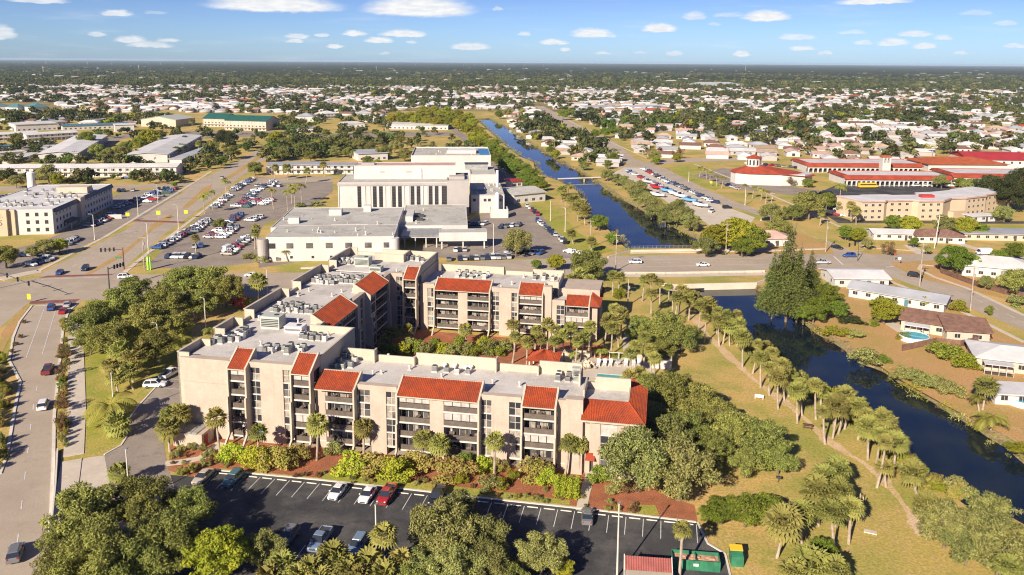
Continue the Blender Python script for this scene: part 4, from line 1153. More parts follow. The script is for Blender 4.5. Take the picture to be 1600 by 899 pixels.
SHD = thing('pool_shed', 'open white roofless shed at the right end of the pool deck', 'shed', at(1018, 575), TH)
mb = MB(); mb.box(0, 4.6, 3.2, 3.35, 0, 2.3); mb.box(0, .15, 0, 3.2, 0, 2.3); mb.box(4.45, 4.6, 0, 3.2, 0, 2.3); mb.box(0, 4.6, -.15, 0, 0, 2.0); mb.build('wall', 'white_wall', SHD)
mb = MB(); mb.box(.15, 4.45, 0, 3.2, 1.6, 1.7); mb.build('roof', 'grey_roof', SHD)
# ------------------------------------------------------------------ other buildings
WMC = {}
def win_simple(w, h, frame='white_trim', glass='dark_glass', mull=1):
    k = (w, h, frame, glass, mull)
    if k not in WMC:
        b = MB(); t = .08
        b.box(-w / 2, w / 2, -.02, .04, 0, t, 0); b.box(-w / 2, w / 2, -.02, .04, h - t, h, 0); b.box(-w / 2, -w / 2 + t, -.02, .04, t, h - t, 0); b.box(w / 2 - t, w / 2, -.02, .04, t, h - t, 0)
        for i in range(mull): x = -w / 2 + w * (i + 1) / (mull + 1); b.box(x - .03, x + .03, -.015, .04, t, h - t, 0)
        b.box(-w / 2 + t, w / 2 - t, 0, .02, t, h - t, 1)
        WMC[k] = b.mesh('window', [frame, glass])
    return WMC[k]


class Bld:
    """a building: blocks given by the world position of their front left corner, their direction, length, depth and heights"""
    def __init__(s, name, label, cat, base, group=None):
        s.b = Vector((base[0], base[1], 0)); s.t = thing(name, label, cat, s.b, 0, group)
    def put(s, name, mb, mats, A, ang): return mb.build(name, mats, s.t, Vector((A[0], A[1], 0)) - s.b, ang)
    def block(s, A, ang, ln, dp, z0, z1, wall='white_wall', roof='grey_roof', par=.5, edge=None):
        mb = MB(); mb.box(0, ln, 0, dp, z0, z1 - .01); s.put('wall', mb, wall, A, ang)
        if par:
            mb = MB(); mb.box(0, ln, -.02, .3, z1 - .01, z1 + par); mb.box(0, ln, dp - .3, dp + .02, z1 - .01, z1 + par); mb.box(-.02, .3, .3, dp - .3, z1 - .01, z1 + par); mb.box(ln - .3, ln + .02, .3, dp - .3, z1 - .01, z1 + par)
            s.put('parapet', mb, edge or wall, A, ang)
            mb = MB(); mb.box(.3, ln - .3, .3, dp - .3, z1, z1 + .06); s.put('flat_roof', mb, roof, A, ang)
        else:
            mb = MB(); mb.box(-.4, ln + .4, -.4, dp + .4, z1, z1 + .25); s.put('flat_roof', mb, roof, A, ang)
    def loc(s, A, ang, x, y, z=0.0): return Vector((A[0] + x * math.cos(ang) - y * math.sin(ang), A[1] + x * math.sin(ang) + y * math.cos(ang), z)) - s.b
    def windows(s, A, ang, xs, zs, w, h, glass='dark_glass', frame='white_trim', mull=1, y=-.03):
        for z in zs:
            for x in xs: obj('window', win_simple(w, h, frame, glass, mull), s.t, s.loc(A, ang, x, y, z), ang)


def spaced(a, b, n): return [a + (b - a) * (i + .5) / n for i in range(n)]
HA = rad(4.0); hx, hy = math.cos(HA), math.sin(HA)
def hp(x, y): return (x * hx - y * hy, x * hy + y * hx)      # hospital axes
def hinv(p): return (p[0] * hx + p[1] * hy, -p[0] * hy + p[1] * hx)
H = Bld('hospital', 'large white hospital with a tall windowed block behind low grey-roofed wings', 'hospital', (-50, 300))
fx, fy = hinv((-86, 278))
A = hp(fx, fy); H.block(A, HA, 44.5, 21, 0, 8.6, roof='grey_roof', par=.12)
H.windows(A, HA, [8.2, 15, 21.8, 28.6, 35.4, 42], [4.6], 2.4, 1.9, 'glass_mid', 'bronze', 1)
H.windows(A, HA, [8.6, 16, 22.4, 29, 36, 42.5], [.9], 1.1, 1.1, 'dark_glass', 'white_trim', 0)
H.windows(A, HA, [2.0], [4.6], 2.4, 1.9, 'dark_glass', 'bronze', 1)
for x in (-1.2, 44.6):
    mb = MB(); mb.cyl(x, -.2, 0, 8.2, 1.75, 1.75, 20); H.put('round_tower', mb, 'grey_wall' if x < 0 else 'white_wall', A, HA)
mb = MB(); mb.box(0, 6.2, -.08, -.03, 7.2, 8.5); H.put('sign_board', mb, 'plastic_white', hp(fx + 18.7, fy), HA)
mb = MB(); x = .3
while x < 5.9:                      # sign lettering too small to read in the photograph: a row of strokes and a small mark
    w = RND.uniform(.1, .22); mb.box(x, x + w, -.10, -.085, 7.35, 7.35 + RND.choice([.3, .3, .42])); x += w + .09
mb.side([(-.10, 8.1), (-.085, 8.1), (-.085, 8.4), (-.10, 8.4)], 4.3, 4.8); H.put('sign_lettering', mb, 'teal_ink', hp(fx + 18.7, fy), HA)
A2 = hp(fx - 3, fy + 21.05); H.block(A2, HA, 47, 42, 0, 7.6, roof='grey_roof', par=.25)
A3 = hp(fx + 44, fy + 33); H.block(A3, HA, 27, 47, 0, 5.6, roof='grey_roof', par=.2)
A4 = hp(fx + 46, fy + 19); H.block(A4, HA, 14, 14, 3.9, 4.5, roof='metal_grey', par=0)
for x in (1, 5, 9, 13): mb = MB(); mb.box(x - .2, x + .2, .3, .7, 0, 3.9); H.put('column', mb, 'white_wall', A4, HA)
A5 = hp(fx + 60, fy + 16.5); H.block(A5, HA, 18, 7, 3.0, 6.2, roof='grey_roof', par=.15)
for x in (1, 9, 17): mb = MB(); mb.box(x - .25, x + .25, .5, 1, 0, 3.0); H.put('column', mb, 'white_wall', A5, HA)
tx, ty = hinv((-78.5, 362)); A6 = hp(tx, ty); H.block(A6, HA, 49, 26, 0, 15.5, 'white_wall', 'grey_roof', .35, 'grey_wall')
mb = MB(); mb.box(-.3, 49.2, -.35, -.03, 14.1, 15.2); H.put('cornice', mb, 'grey_wall', A6, HA)
A7 = hp(tx + 49.02, ty - .6); H.block(A7, HA, 10, 26, 0, 15.9, 'grey_wall', 'grey_roof', .5)
ws = [(1.0, 'blank')]
strip = MB(); strip.box(-.85, .85, .02, .06, 0, 9.6, 1)
for i in range(8): strip.box(-.85, .85, -.03, .05, i * 1.2, i * 1.2 + .14, 0)
for x in (-.85, -.03, .79): strip.box(x, x + .06, -.02, .05, 0, 9.6, 0)
sm = strip.mesh('window_strip', ['bronze', 'dark_glass'])
for x in (9.5, 16.4, 19.2, 25.0, 27.7, 33.4, 36.1, 41.6, 44.3, 49.2, 51.9 - 55.7 + 51.3):
    if x < 48.5: obj('window_strip', sm, H.t, H.loc(A6, HA, x, -.05, 4.2), HA)
obj('window_strip', sm, H.t, H.loc(A7, HA, -.95, .4, 4.2), HA)
for x in (0.2, 12, 14.3, 21, 23.3, 29.5, 31.8, 38, 40, 46.3): mb = MB(); mb.box(x, x + .3, -.3, -.03, 3.6, 14.05); H.put('pilaster', mb, 'white_trim', A6, HA)
A8 = hp(tx + 6, ty + 11); H.block(A8, HA, 47, 13, 15.5, 21.6, 'white_wall', 'pink_roof', .25)
mb = MB(); mb.box(12, 14, -.05, -.02, 18.5, 19.3); mb.box(24, 26.5, -.05, -.02, 18.5, 19.3); mb.box(31, 31.3, -.3, -.02, 15.6, 20.5); H.put('louvre', mb, 'grey_wall', A8, HA)
bx, by = hinv((-57, 455)); A9 = hp(bx, by); H.block(A9, HA, 45, 46, 0, 16.6, 'white_wall', 'grey_roof', .7)
A10 = hp(bx + 20, by + 14); H.block(A10, HA, 17, 14, 16.7, 18.4, 'white_wall', 'white_roof', .2)
A11 = hp(bx + 39, by + 8); H.block(A11, HA, 5.6, 26, 16.7, 17.0, 'blue_metal', 'blue_metal', 0)
ax, ay = hinv((-19, 373)); A12 = hp(ax, ay); H.block(A12, HA, 15.5, 36, 0, 8.2, 'white_wall', 'grey_roof', .5, 'grey_wall'); H.windows(A12, HA, [1.5, 6.5, 8.5, 13.5], [5.4], 1.3, 1.3, 'dark_glass', 'bronze')
A13 = hp(ax + .5, ay + 40); H.block(A13, HA, 13, 30, 0, 12.5, 'white_wall', 'grey_roof', .4, 'grey_wall')
A14 = hp(ax - 2, ay + 58); H.block(A14, HA, 12, 6, 12.6, 15.6, 'metal_grey', 'metal_dark', 0)
A15 = hp(ax + 11, ay - 2.5); mb = MB(); mb.cyl(1, 0, 0, 9.5, 1.05, 1.05, 16); mb.cyl(1, 0, 9.5, 10.1, 1.05, .2, 16); H.put('tank', mb, 'plastic_white', A15, HA)
A16 = hp(ax + 8.5, ay - 13); mb = MB(); mb.box(0, 8, 0, .4, 0, 4); mb.box(0, .4, .4, 8, 0, 4); mb.box(7.6, 8, .4, 8, 0, 4); H.put('yard_wall', mb, 'white_wall', A16, HA)
A17 = hp(ax + 13.5, ay + 26); mb = MB(); mb.cyl(0, 0, 0, 16.5, .7, .7, 12); H.put('flue', mb, 'plastic_white', A17, HA)
for (bx_, dx, dy, w, d, z0, h, mt) in [(A2, 18, 24, 5, 4, 7.7, 2.4, 'white_wall'), (A2, 31, 32, 3, 3, 7.7, 2.6, 'white_wall'), (A2, 5, 8, 4, 3, 7.7, 2.2, 'white_wall'), (A3, 2, 8, 3, 16, 5.7, 2.2, 'white_wall'), (A3, 5, 10, 4, 3, 5.7, .8, 'metal_dark'),
                                     (A3, 5, 18, 4, 3, 5.7, .8, 'metal_dark'), (A2, 22, 3, 14, .6, 7.7, .5, 'white_wall'), (A12, 3, 14, 4, 4, 8.3, 1.0, 'metal_grey'), (A8, 3, 4, 6, 4, 21.7, .8, 'grey_wall'), (A7, 1, 6, 7, 10, 16.0, 1.4, 'grey_wall')]:
    mb = MB(); mb.box(dx, dx + w, dy, dy + d, z0, z0 + h); H.put('rooftop_unit', mb, mt, bx_, HA)
for k in range(46):
    AA, ln, dp, z = RND.choice([(A, 44, 20, 8.62), (A2, 46, 40, 7.68), (A3, 26, 46, 5.68), (A9, 44, 44, 16.7), (A12, 15, 34, 8.28)])
    x, y, s_ = RND.uniform(1, ln), RND.uniform(1, dp), RND.uniform(.4, 1.2)
    tag(obj('roof_vent', VENTM, None, H.loc(AA, HA, x, y, z) + H.b, 0, s_ * 1.4), 'small vent standing on a grey hospital roof', 'roof vent', 'vents on the hospital roofs')

# office block with the street number
OA = rad(7.6); a0 = (-184.6, 321)
OB = Bld('office_building', 'three-storey cream office block with the number 2525 and a dark roof edge', 'office building', a0)
po = (a0[0] - 34 * math.cos(OA), a0[1] - 34 * math.sin(OA)); OB.block(po, OA, 34, 68, 0, 10, 'white_wall', 'white_roof', .25)
OB.windows(po, OA, [3, 24.5, 28, 31.5], [1.2, 4.3, 7.4], 1.3, 1.5, 'dark_glass', 'bronze', 0)
pr = a0; oe = OA + rad(90)
OB.windows(pr, oe, [x for x in spaced(2, 66, 19) if not 20 < x < 26], [1.2, 4.3, 7.2], 1.3, 1.5, 'dark_glass', 'bronze', 0)
mb = MB(); mb.side([(-.9, 8.6), (-.02, 10.3), (-.02, 8.9)], 1, 25); mb.side([(-.9, 8.6), (-.02, 10.3), (-.02, 8.9)], 30, 68); OB.put('roof_skirt', mb, 'metal_dark', pr, oe)
mb = MB(); mb.box(25, 30, -1.5, 0, 0, 10.6); OB.put('stair_tower', mb, 'cream_wall', pr, oe)
mb = MB(); mb.side([(-3.2, 2.9), (-.02, 3.6), (-.02, 2.7), (-3.2, 2.6)], 10, 19); OB.put('entrance_canopy', mb, 'metal_dark', pr, oe)
mb = MB(); mb.box(9.6, 10, -3.2, -2.8, 0, 2.6); mb.box(19, 19.4, -3.2, -2.8, 0, 2.6); OB.put('column', mb, 'cream_wall', pr, oe)
pt = (po[0] + 8.5 * math.cos(OA), po[1] + 8.5 * math.sin(OA)); mb = MB(); mb.box(0, 9.2, -2.4, .3, 0, 10.6); mb.box(9.2, 11.6, -1.0, .3, 0, 10.3); OB.put('sign_wall', mb, 'peach_wall', pt, OA)
mb = MB(); mb.box(20, 33, 40, 46, 10.3, 13); OB.put('roof_house', mb, 'cream_wall', po, OA)
tc = bpy.data.curves.new('street_number', 'FONT'); tc.body = '2525'; tc.size = 3.0; tc.align_x = 'CENTER'; tc.extrude = .03; tc.materials.append(MATS['sign_ink'])
_t = bpy.data.objects.new('street_number_text', tc); COL.objects.link(_t); bpy.context.view_layer.update()
_m = bpy.data.meshes.new_from_object(_t.evaluated_get(bpy.context.evaluated_depsgraph_get())); _m.name = 'street_number'; bpy.data.objects.remove(_t)
o = obj('street_number', _m, OB.t, OB.loc(pt, OA, 4.6, -2.46, 4.4), 0); o.rotation_euler = (rad(90), 0, OA)
mb = MB(); mb.box(1.2, 8.0, -2.45, -2.42, 3.7, 3.82)
for z in (8.4, 7.4):
    x = 1.2
    while x < 7.4: w = RND.uniform(.35, .6); mb.box(x, x + w, -2.45, -2.42, z, z + .6); x += w + .22
OB.put('sign_lettering', mb, 'tan_roof', pt, OA)
for k in range(40):
    x, y = RND.uniform(2, 32), RND.choice([10, 18, 30, 38, 50]) + RND.uniform(-1.5, 1.5)
    tag(obj('condenser_unit', CM[RND.choice([0, 2])], None, OB.loc(po, OA, x, y, 10.07) + OB.b, OA, 1.2), 'air-conditioning unit on the roof of the office block numbered 2525', 'condenser', 'condensers on the office block')
WT = thing('storage_tank', 'white upright tank behind the office block numbered 2525', 'tank', at(50, 296), 0)
mb = MB(); mb.cyl(0, 0, 0, 9, 2.0, 2.0, 18); mb.build('shell', 'plastic_white', WT); mb = MB(); mb.cyl(0, 0, 9, 9.6, 2.05, .6, 18); mb.build('lid', 'plastic_white', WT)

# peach three-storey flats
PF = Bld('apartment_building', 'peach three-storey flats with a white stepped roof beyond the side road', 'apartment building', (157, 360))
fr = [(157, 360), (168, 361.2), (170, 363.2), (182, 364.4), (184, 362.6), (196, 364), (203, 371), (211, 372.5), (224, 379), (226, 382), (241, 391)]
bkp = [(p[0] - 5 if i < 6 else p[0] - 9, p[1] + 15) for i, p in enumerate(fr)]
loc0 = lambda L: [(p[0] - 157, p[1] - 360) for p in L]
mb = MB(); mb.prism(loc0(fr + bkp[::-1]), 0, 8.3); mb.build('wall', 'peach_wall', PF.t)
mb = MB(); mb.prism(loc0([(p[0] + .3, p[1] - .5) for p in fr] + [(p[0] - .3, p[1] + .5) for p in bkp[::-1]]), 8.3, 8.9); mb.build('roof_edge', 'pink_roof', PF.t)
mb = MB(); mb.prism(loc0(fr + bkp[::-1]), 8.9, 9.0); mb.build('flat_roof', 'white_roof', PF.t)
mb = MB(); mb.box(32, 38, 10, 13, 9.0, 10.2); mb.build('roof_house', 'crimson_roof', PF.t)
for i in (0, 2, 4, 7, 9):
    a, b = fr[i], fr[i + 1]; an = math.atan2(b[1] - a[1], b[0] - a[0]); ln = math.dist(a, b)
    PF.windows(a, an, spaced(.8, ln - .5, max(2, int(ln / 3.6))), [.9, 3.7, 6.4], 1.5, 1.2, 'dark_glass', 'white_trim')
mb = MB(); mb.box(0, 9, 0, 3, 0, 2.8); PF.put('porch', mb, 'peach_wall', (203, 367.5), rad(28))

# school with arcades and red tiled eaves
def arcade(name, label, A, B, depth, h, roofc='red_roof', n=20, group=None, tower=False):
    P, Q = at(*A), at(*B); ang = math.atan2(Q.y - P.y, Q.x - P.x); ln = (Q - P).length
    b = Bld(name, label, 'school building', P, group)
    mb = MB(); mb.box(0, ln, 2.5, depth, 0, h); b.put('wall', mb, 'white_wall', P, ang)
    mb = MB(); mb.box(-.2, ln + .2, 2.9, depth - 2.9, h + .3, h + .5); b.put('flat_roof', mb, 'white_roof', P, ang)
    mb = MB(); mb.side([(-1, h - 1.0), (3, h + .9), (3, h + .45), (-1, h - 1.25)], -1, ln + 1); mb.side([(depth + 1, h - 1.0), (depth - 3, h + .9), (depth - 3, h + .45), (depth + 1, h - 1.25)], -1, ln + 1)
    mb.box(-1, 2, 3, depth - 3, h - .4, h + .85); b.put('roof_eave', mb, roofc, P, ang)
    for i in range(n):
        x = ln * (i + .5) / n; w = ln / n
        mb = MB(); mb.box(x - w * .5, x - w * .2, 0, .4, 0, 2.2); mb.side([(0, 2.2), (.4, 2.2), (.4, h - 1.0), (0, h - 1.0)], x - w * .5, x - w * .12)
        mb.box(x - w * .12, x + w * .5, 0, .4, 2.9, h - 1.02); b.put('arch', mb, 'white_wall', P, ang)
    mb = MB(); mb.box(0, ln, 2.44, 2.48, .2, 2.6); b.put('shopfront', mb, 'dark_glass', P, ang)
    return b, P, ang, ln
S1 = arcade('school_building', 'long white arcaded school wing with orange-red eaves facing the dark car park', (1322, 291), (1485, 292), 26, 5.2, n=22)
S2 = arcade('school_building', 'white arcaded school wing with a bell tower, behind the nearer arcaded wing', (1262, 270), (1440, 271), 30, 5.2, n=24)
S3 = arcade('school_building', 'white arcaded school wing at the right edge beyond the trees', (1490, 287), (1640, 289), 30, 5.0, n=16)
q = at(1382, 274); TW = MB(); TW.box(-2.6, 2.6, -2, 3, 0, 8); TW.box(-2.6, -1.6, -2, 3, 8, 11); TW.box(1.6, 2.6, -2, 3, 8, 11); TW.box(-.4, .4, -2, 3, 8, 11); TW.box(-2.6, 2.6, -2, 3, 11, 11.6)
TW.build('bell_tower', 'white_wall', S2[0].t, q - S2[0].b, 0); TR = MB(); TR.side([(-2.4, 11.6), (.5, 12.6), (3.4, 11.6)], -3, 3); TR.build('tower_roof', 'orange_roof', S2[0].t, q - S2[0].b, 0)
def hiproof(mb, x0, x1, y0, y1, z, rise, ov=.5, m=0):
    x0 -= ov; x1 += ov; y0 -= ov; y1 += ov; r = min((x1 - x0), (y1 - y0)) / 2; ym = (y0 + y1) / 2
    if x1 - x0 >= y1 - y0: a, b = (x0 + r, ym, z + rise), (x1 - r, ym, z + rise)
    else: xm = (x0 + x1) / 2; a, b = (xm, y0 + r, z + rise), (xm, y1 - r, z + rise)
    v = [(x0, y0, z), (x1, y0, z), (x1, y1, z), (x0, y1, z), a, b, (x0, y0, z - .18), (x1, y0, z - .18), (x1, y1, z - .18), (x0, y1, z - .18)]
    f = [(0, 1, 5, 4), (1, 2, 5), (2, 3, 4, 5), (3, 0, 4)] if x1 - x0 >= y1 - y0 else [(0, 1, 4), (1, 2, 5, 4), (2, 3, 5), (3, 0, 4, 5)]
    mb.add(v, f + [(6, 7, 1, 0), (7, 8, 2, 1), (8, 9, 3, 2), (9, 6, 0, 3), (9, 8, 7, 6)], m)
def gable(mb, x0, x1, y0, y1, z, rise, ov=.5, m=0, mw=0):
    ym = (y0 + y1) / 2; k = rise / ((y1 - y0) / 2 + ov)
    mb.side([(y0 - ov, z), (ym, z + rise), (y1 + ov, z), (y1 + ov, z - .2), (ym, z + rise - .2), (y0 - ov, z - .2)], x0 - ov, x1 + ov, m)
    mb.side([(y0, z - .2), (ym, z + rise - ov * k - .2), (y1, z - .2)], x0, x1, mw)
GY = Bld('gymnasium', 'school hall with a broad orange hipped roof behind the arcades', 'hall', at(1450, 266)); P = at(1450, 268)
mb = MB(); mb.box(0, 52, 0, 30, 0, 4.9); GY.put('wall', mb, 'white_wall', P, 0); mb = MB(); hiproof(mb, 0, 52, 0, 30, 5.0, 3.2, 1.5); GY.put('roof', mb, 'orange_roof', P, 0)
AU = Bld('sports_hall', 'pale school hall with a bright crimson metal roof', 'hall', at(1512, 262)); P = at(1512, 264); aa = rad(-8)
mb = MB(); mb.box(0, 80, 0, 34, 0, 6.5); AU.put('wall', mb, 'white_wall', P, aa); mb = MB(); gable(mb, 0, 80, 0, 34, 6.7, 3.6, 1); AU.put('roof', mb, ['crimson_roof'], P, aa); AU.windows(P, aa, spaced(15, 50, 7), [4], 1.6, 1.6, 'dark_glass', 'white_trim')
# round church
CH = Bld('church', 'rounded white church with a red tiled roof and a small lantern turret', 'church', (143, 478))
n = 24; ring = [(13 * math.cos(2 * math.pi * i / n), 13 * math.sin(2 * math.pi * i / n)) for i in range(n)]
hull = [(-12, -6), (-6, -11), (2, -12.5), (12, -14), (26, -13), (33, -6), (32, 2), (20, 6), (8, 10), (-2, 12), (-9, 9), (-13, 1)]
mb = MB(); mb.prism(hull, 0, 6.4); mb.build('wall', 'white_wall', CH.t)
mb = MB(); ap = (0, 0, 11); vs = [(x * 1.07, y * 1.07, 6.5 if x < 15 else 5.2) for x, y in hull]
mb.add(vs + [ap], [(i, (i + 1) % 12, 12) for i in range(12)]); mb.build('roof', 'red_roof', CH.t)
mb = MB(); mb.cyl(0, 0, 8, 14.5, 4.2, 4.2, 12); mb.build('lantern', 'white_wall', CH.t); mb = MB(); mb.cyl(0, 0, 14.5, 16.5, 4.9, .3, 12); mb.build('lantern_roof', 'red_roof', CH.t)
for i in range(12):
    a = 2 * math.pi * (i + .5) / 12; o = obj('window', win_simple(1.1, 3.2, 'white_trim', 'dark_glass', 0), CH.t, (4.12 * math.cos(a), 4.12 * math.sin(a), 10.4), a + math.pi / 2)

# long low rows of flats on the left, and the hotel with the green roof
def row(A, B, depth, h, label, roofm='white_roof', wall='white_wall', rt='gable', nwin=None, name='apartment_row', cat='apartment row', storeys=2, group=None, rise=1.4, side=False):
    P, Q = at(*A), at(*B); ang = math.atan2(Q.y - P.y, Q.x - P.x); ln = (Q - P).length
    b = Bld(name, label, cat, P, group)
    mb = MB(); mb.box(0, ln, 0, depth, 0, h); b.put('wall', mb, wall, P, ang)
    mb = MB()
    if rt == 'gable': gable(mb, 0, ln, 0, depth, h + .2, rise, .8, 0, 1)
    elif rt == 'hip': hiproof(mb, 0, ln, 0, depth, h + .2, rise, .8)
    else: mb.box(-.6, ln + .6, -.9, depth + .6, h, h + .35)
    b.put('roof', mb, [roofm, wall], P, ang)
    nw = nwin or max(2, int(ln / 4.2))
    b.windows(P, ang, spaced(.5, ln - .5, nw), [.7 + 2.9 * i for i in range(storeys)], 1.9, 1.5, 'dark_glass', 'white_trim')
    if side: b.windows(P, ang - rad(90), [-depth * .7, -depth * .3], [.7 + 2.9 * i for i in range(storeys)], 1.6, 1.4, 'dark_glass', 'white_trim')
    if storeys == 2:
        mb = MB(); mb.box(0, ln, -1.3, 0, 2.75, 2.9); mb.box(0, ln, -1.3, -1.24, 3.75, 3.85)
        for i in range(int(ln / 3)): mb.box(i * 3, i * 3 + .14, -1.3, -1.16, 0, h)
        b.put('gallery', mb, 'white_trim', P, ang)
    return b
row((-60, 279), (110, 277), 13, 5.8, 'long white two-storey flats at the left edge behind the storage tank')
row((112, 277.5), (276, 276), 13, 5.8, 'long white two-storey flats facing the side street beside the boulevard', side=True)
def strip_row(a, b, wid, h, label, **k): row(a, b, wid, h, label, **k)
row((262, 254), (315, 222), 26, 5.6, 'pale roofed flats angled along the boulevard behind the street-front row', rise=1.2, roofm='white_roof')
row((122, 252), (168, 222), 24, 5.6, 'pale roofed flats angled away to the left of a clump of trees', rise=1.2)
row((30, 256), (95, 233), 10, 3.0, 'long flat carport roof on the left among the white flats', rt='flat', storeys=1, name='carport')
row((284, 256), (336, 236), 8, 3.0, 'grey flat carport beside the boulevard', rt='flat', storeys=1, name='carport', roofm='silver_roof')
row((-40, 223), (60, 218), 14, 5.6, 'two-storey white flats at the left edge with dark gallery openings')
row((42, 222), (122, 217), 14, 5.6, 'two-storey white flats with a gallery in front of the low sheds')
row((25, 206), (90, 203), 30, 6.5, 'white flat-roofed warehouse on the left', rt='flat', storeys=1, name='warehouse', cat='warehouse')
row((45, 199), (105, 196), 22, 4, 'long low store with a grey-green roof on the left', rt='flat', storeys=1, name='store', cat='store', roofm='metal_green')
row((98, 204), (205, 200), 24, 4, 'low store with a teal roof edge beside the white fenced hall', rt='flat', storeys=1, name='store', cat='store', roofm='teal_roof')
row((180, 207), (210, 206), 16, 7, 'white hall with ribbed walls among the flats', rt='flat', storeys=1, name='hall', cat='hall')
row((-30, 174), (12, 173), 26, 6, 'teal-roofed building at the far left edge', roofm='teal_roof', rt='hip', rise=5, storeys=1, name='store', cat='store')
row((28, 174), (44, 173), 22, 5, 'small teal-roofed building at the far left', roofm='teal_roof', rt='hip', rise=4, storeys=1, name='store', cat='store')
row((52, 175), (76, 174), 26, 6, 'teal-roofed building at the far left beside a pale lawn', roofm='teal_roof', rt='hip', rise=5, storeys=1, name='store', cat='store')
row((318, 198), (352, 199), 24, 8.5, 'cream wing of the green-roofed hotel nearest the trees', roofm='green_roof', wall='cream_wall', rise=5, name='hotel', cat='hotel')
row((275, 199), (305, 195), 40, 7.5, 'cream gabled hall at the left end of the green-roofed hotel', roofm='metal_green', wall='cream_wall', rise=3.5, name='hotel', cat='hotel', storeys=1)
row((352, 203), (416, 205), 26, 9.5, 'long cream hotel wing under a dark green roof', roofm='green_roof', wall='cream_wall', rise=4.5, name='hotel', cat='hotel')
row((414, 203), (436, 200), 24, 8.0, 'gabled right end of the green-roofed hotel', roofm='metal_green', wall='white_wall', rise=5, name='hotel', cat='hotel')
row((225, 191), (262, 189), 16, 4, 'low pale shop left of the cream gabled hotel hall', rt='flat', storeys=1, name='store', cat='store', roofm='white_roof')
row((140, 194), (190, 192), 18, 4.5, 'long low pale shop behind the white fenced hall', rt='flat', storeys=1, name='store', cat='store', roofm='silver_roof')
row((-20, 193), (24, 192), 18, 4.5, 'low pale shop at the left edge behind the galleried flats', rt='flat', storeys=1, name='store', cat='store', roofm='white_roof')
row((112, 186), (150, 185), 18, 4, 'grey-roofed store right of the far teal roofs', rt='gable', storeys=1, name='store', cat='store', roofm='silver_roof')
row((-30, 236), (18, 234), 8, 3, 'dark blue carport at the left edge among the flats', rt='flat', storeys=1, name='carport', roofm='teal_roof')
row((0, 246), (40, 243), 7, 3, 'white flat carport at the left edge above the long flats', rt='flat', storeys=1, name='carport')
row((58, 228), (85, 226), 7, 3, 'small white carport roof left of the dark clump', rt='flat', storeys=1, name='carport')
row((455, 208), (492, 207), 16, 4, 'low pale store among trees right of the hotel', rt='flat', storeys=1, name='store', cat='store', roofm='silver_roof')
row((535, 200), (570, 199), 14, 4, 'small pale building in the tree belt left of the long store', rt='hip', storeys=1, name='store', cat='store', rise=2)
flat('parking_lot', [(270, 206), (345, 205), (440, 206), (445, 214), (400, 214), (300, 216), (265, 212)], .011, 'lot_asphalt')
flat('parking_lot', [(455, 210), (600, 207), (700, 206), (720, 212), (600, 214), (470, 218)], .011, 'lot_asphalt')
flat('parking_lot', [(-60, 226), (130, 224), (200, 209), (215, 211), (150, 230), (-60, 240)], .011, 'lot_asphalt')
row((462, 190), (490, 190), 22, 5.5, 'white house with a pale blue-grey roof right of the hotel', roofm='silver_roof', rt='hip', rise=4, name='clinic', cat='building', storeys=1)
row((417, 273), (505, 272), 14, 5.8, 'white two-storey clinic row to the left of the hospital tower', rt='flat', roofm='silver_roof', name='clinic', cat='building')
row((507, 272), (552, 272), 13, 5.2, 'white two-storey clinic row touching the hospital tower', rt='flat', roofm='silver_roof', name='clinic', cat='building')
row((560, 252), (606, 250), 26, 5, 'low flat-roofed clinic behind the hospital among trees', rt='flat', roofm='silver_roof', name='clinic', cat='building', storeys=1)
row((600, 202), (700, 203), 34, 4.5, 'long flat-roofed store between the green thicket and the hospital', rt='flat', roofm='white_roof', name='store', cat='store', storeys=1)
row((505, 186), (528, 185), 18, 6, 'white house with balconies in the trees left of the thicket', rt='hip', rise=3, roofm='white_roof', name='clinic', cat='building')
row((588, 192), (610, 190), 18, 6, 'white villa at the left end of the green thicket', rt='hip', rise=3, roofm='white_roof', name='villa', cat='building')
row((1083, 138), (1162, 138), 60, 9, 'wide arena with a curved silver roof on the far side of town', rt='hip', rise=7, roofm='silver_roof', name='arena', cat='arena', storeys=1)
row((803, 319), (852, 314), 22, 4.4, 'white workshop beside the canal with two pale gables', roofm='grey_roof', name='workshop', cat='workshop', storeys=1, rise=1.6)
row((800, 293), (816, 292), 9, 3.2, 'small shed with a red roof behind the white workshop', roofm='crimson_roof', rt='flat', name='shed', cat='shed', storeys=1)
for i, (a, b, dp) in enumerate([((915, 172), (965, 171), 24), ((988, 172), (1042, 170), 24)]):
    row(a, b, dp, 4, ['long silver-roofed building left of a dark tree in the far right suburb', 'long silver-roofed building right of a dark tree in the far right suburb'][i], rt='gable', roofm='silver_roof', name='hall', cat='hall', storeys=1, rise=2)

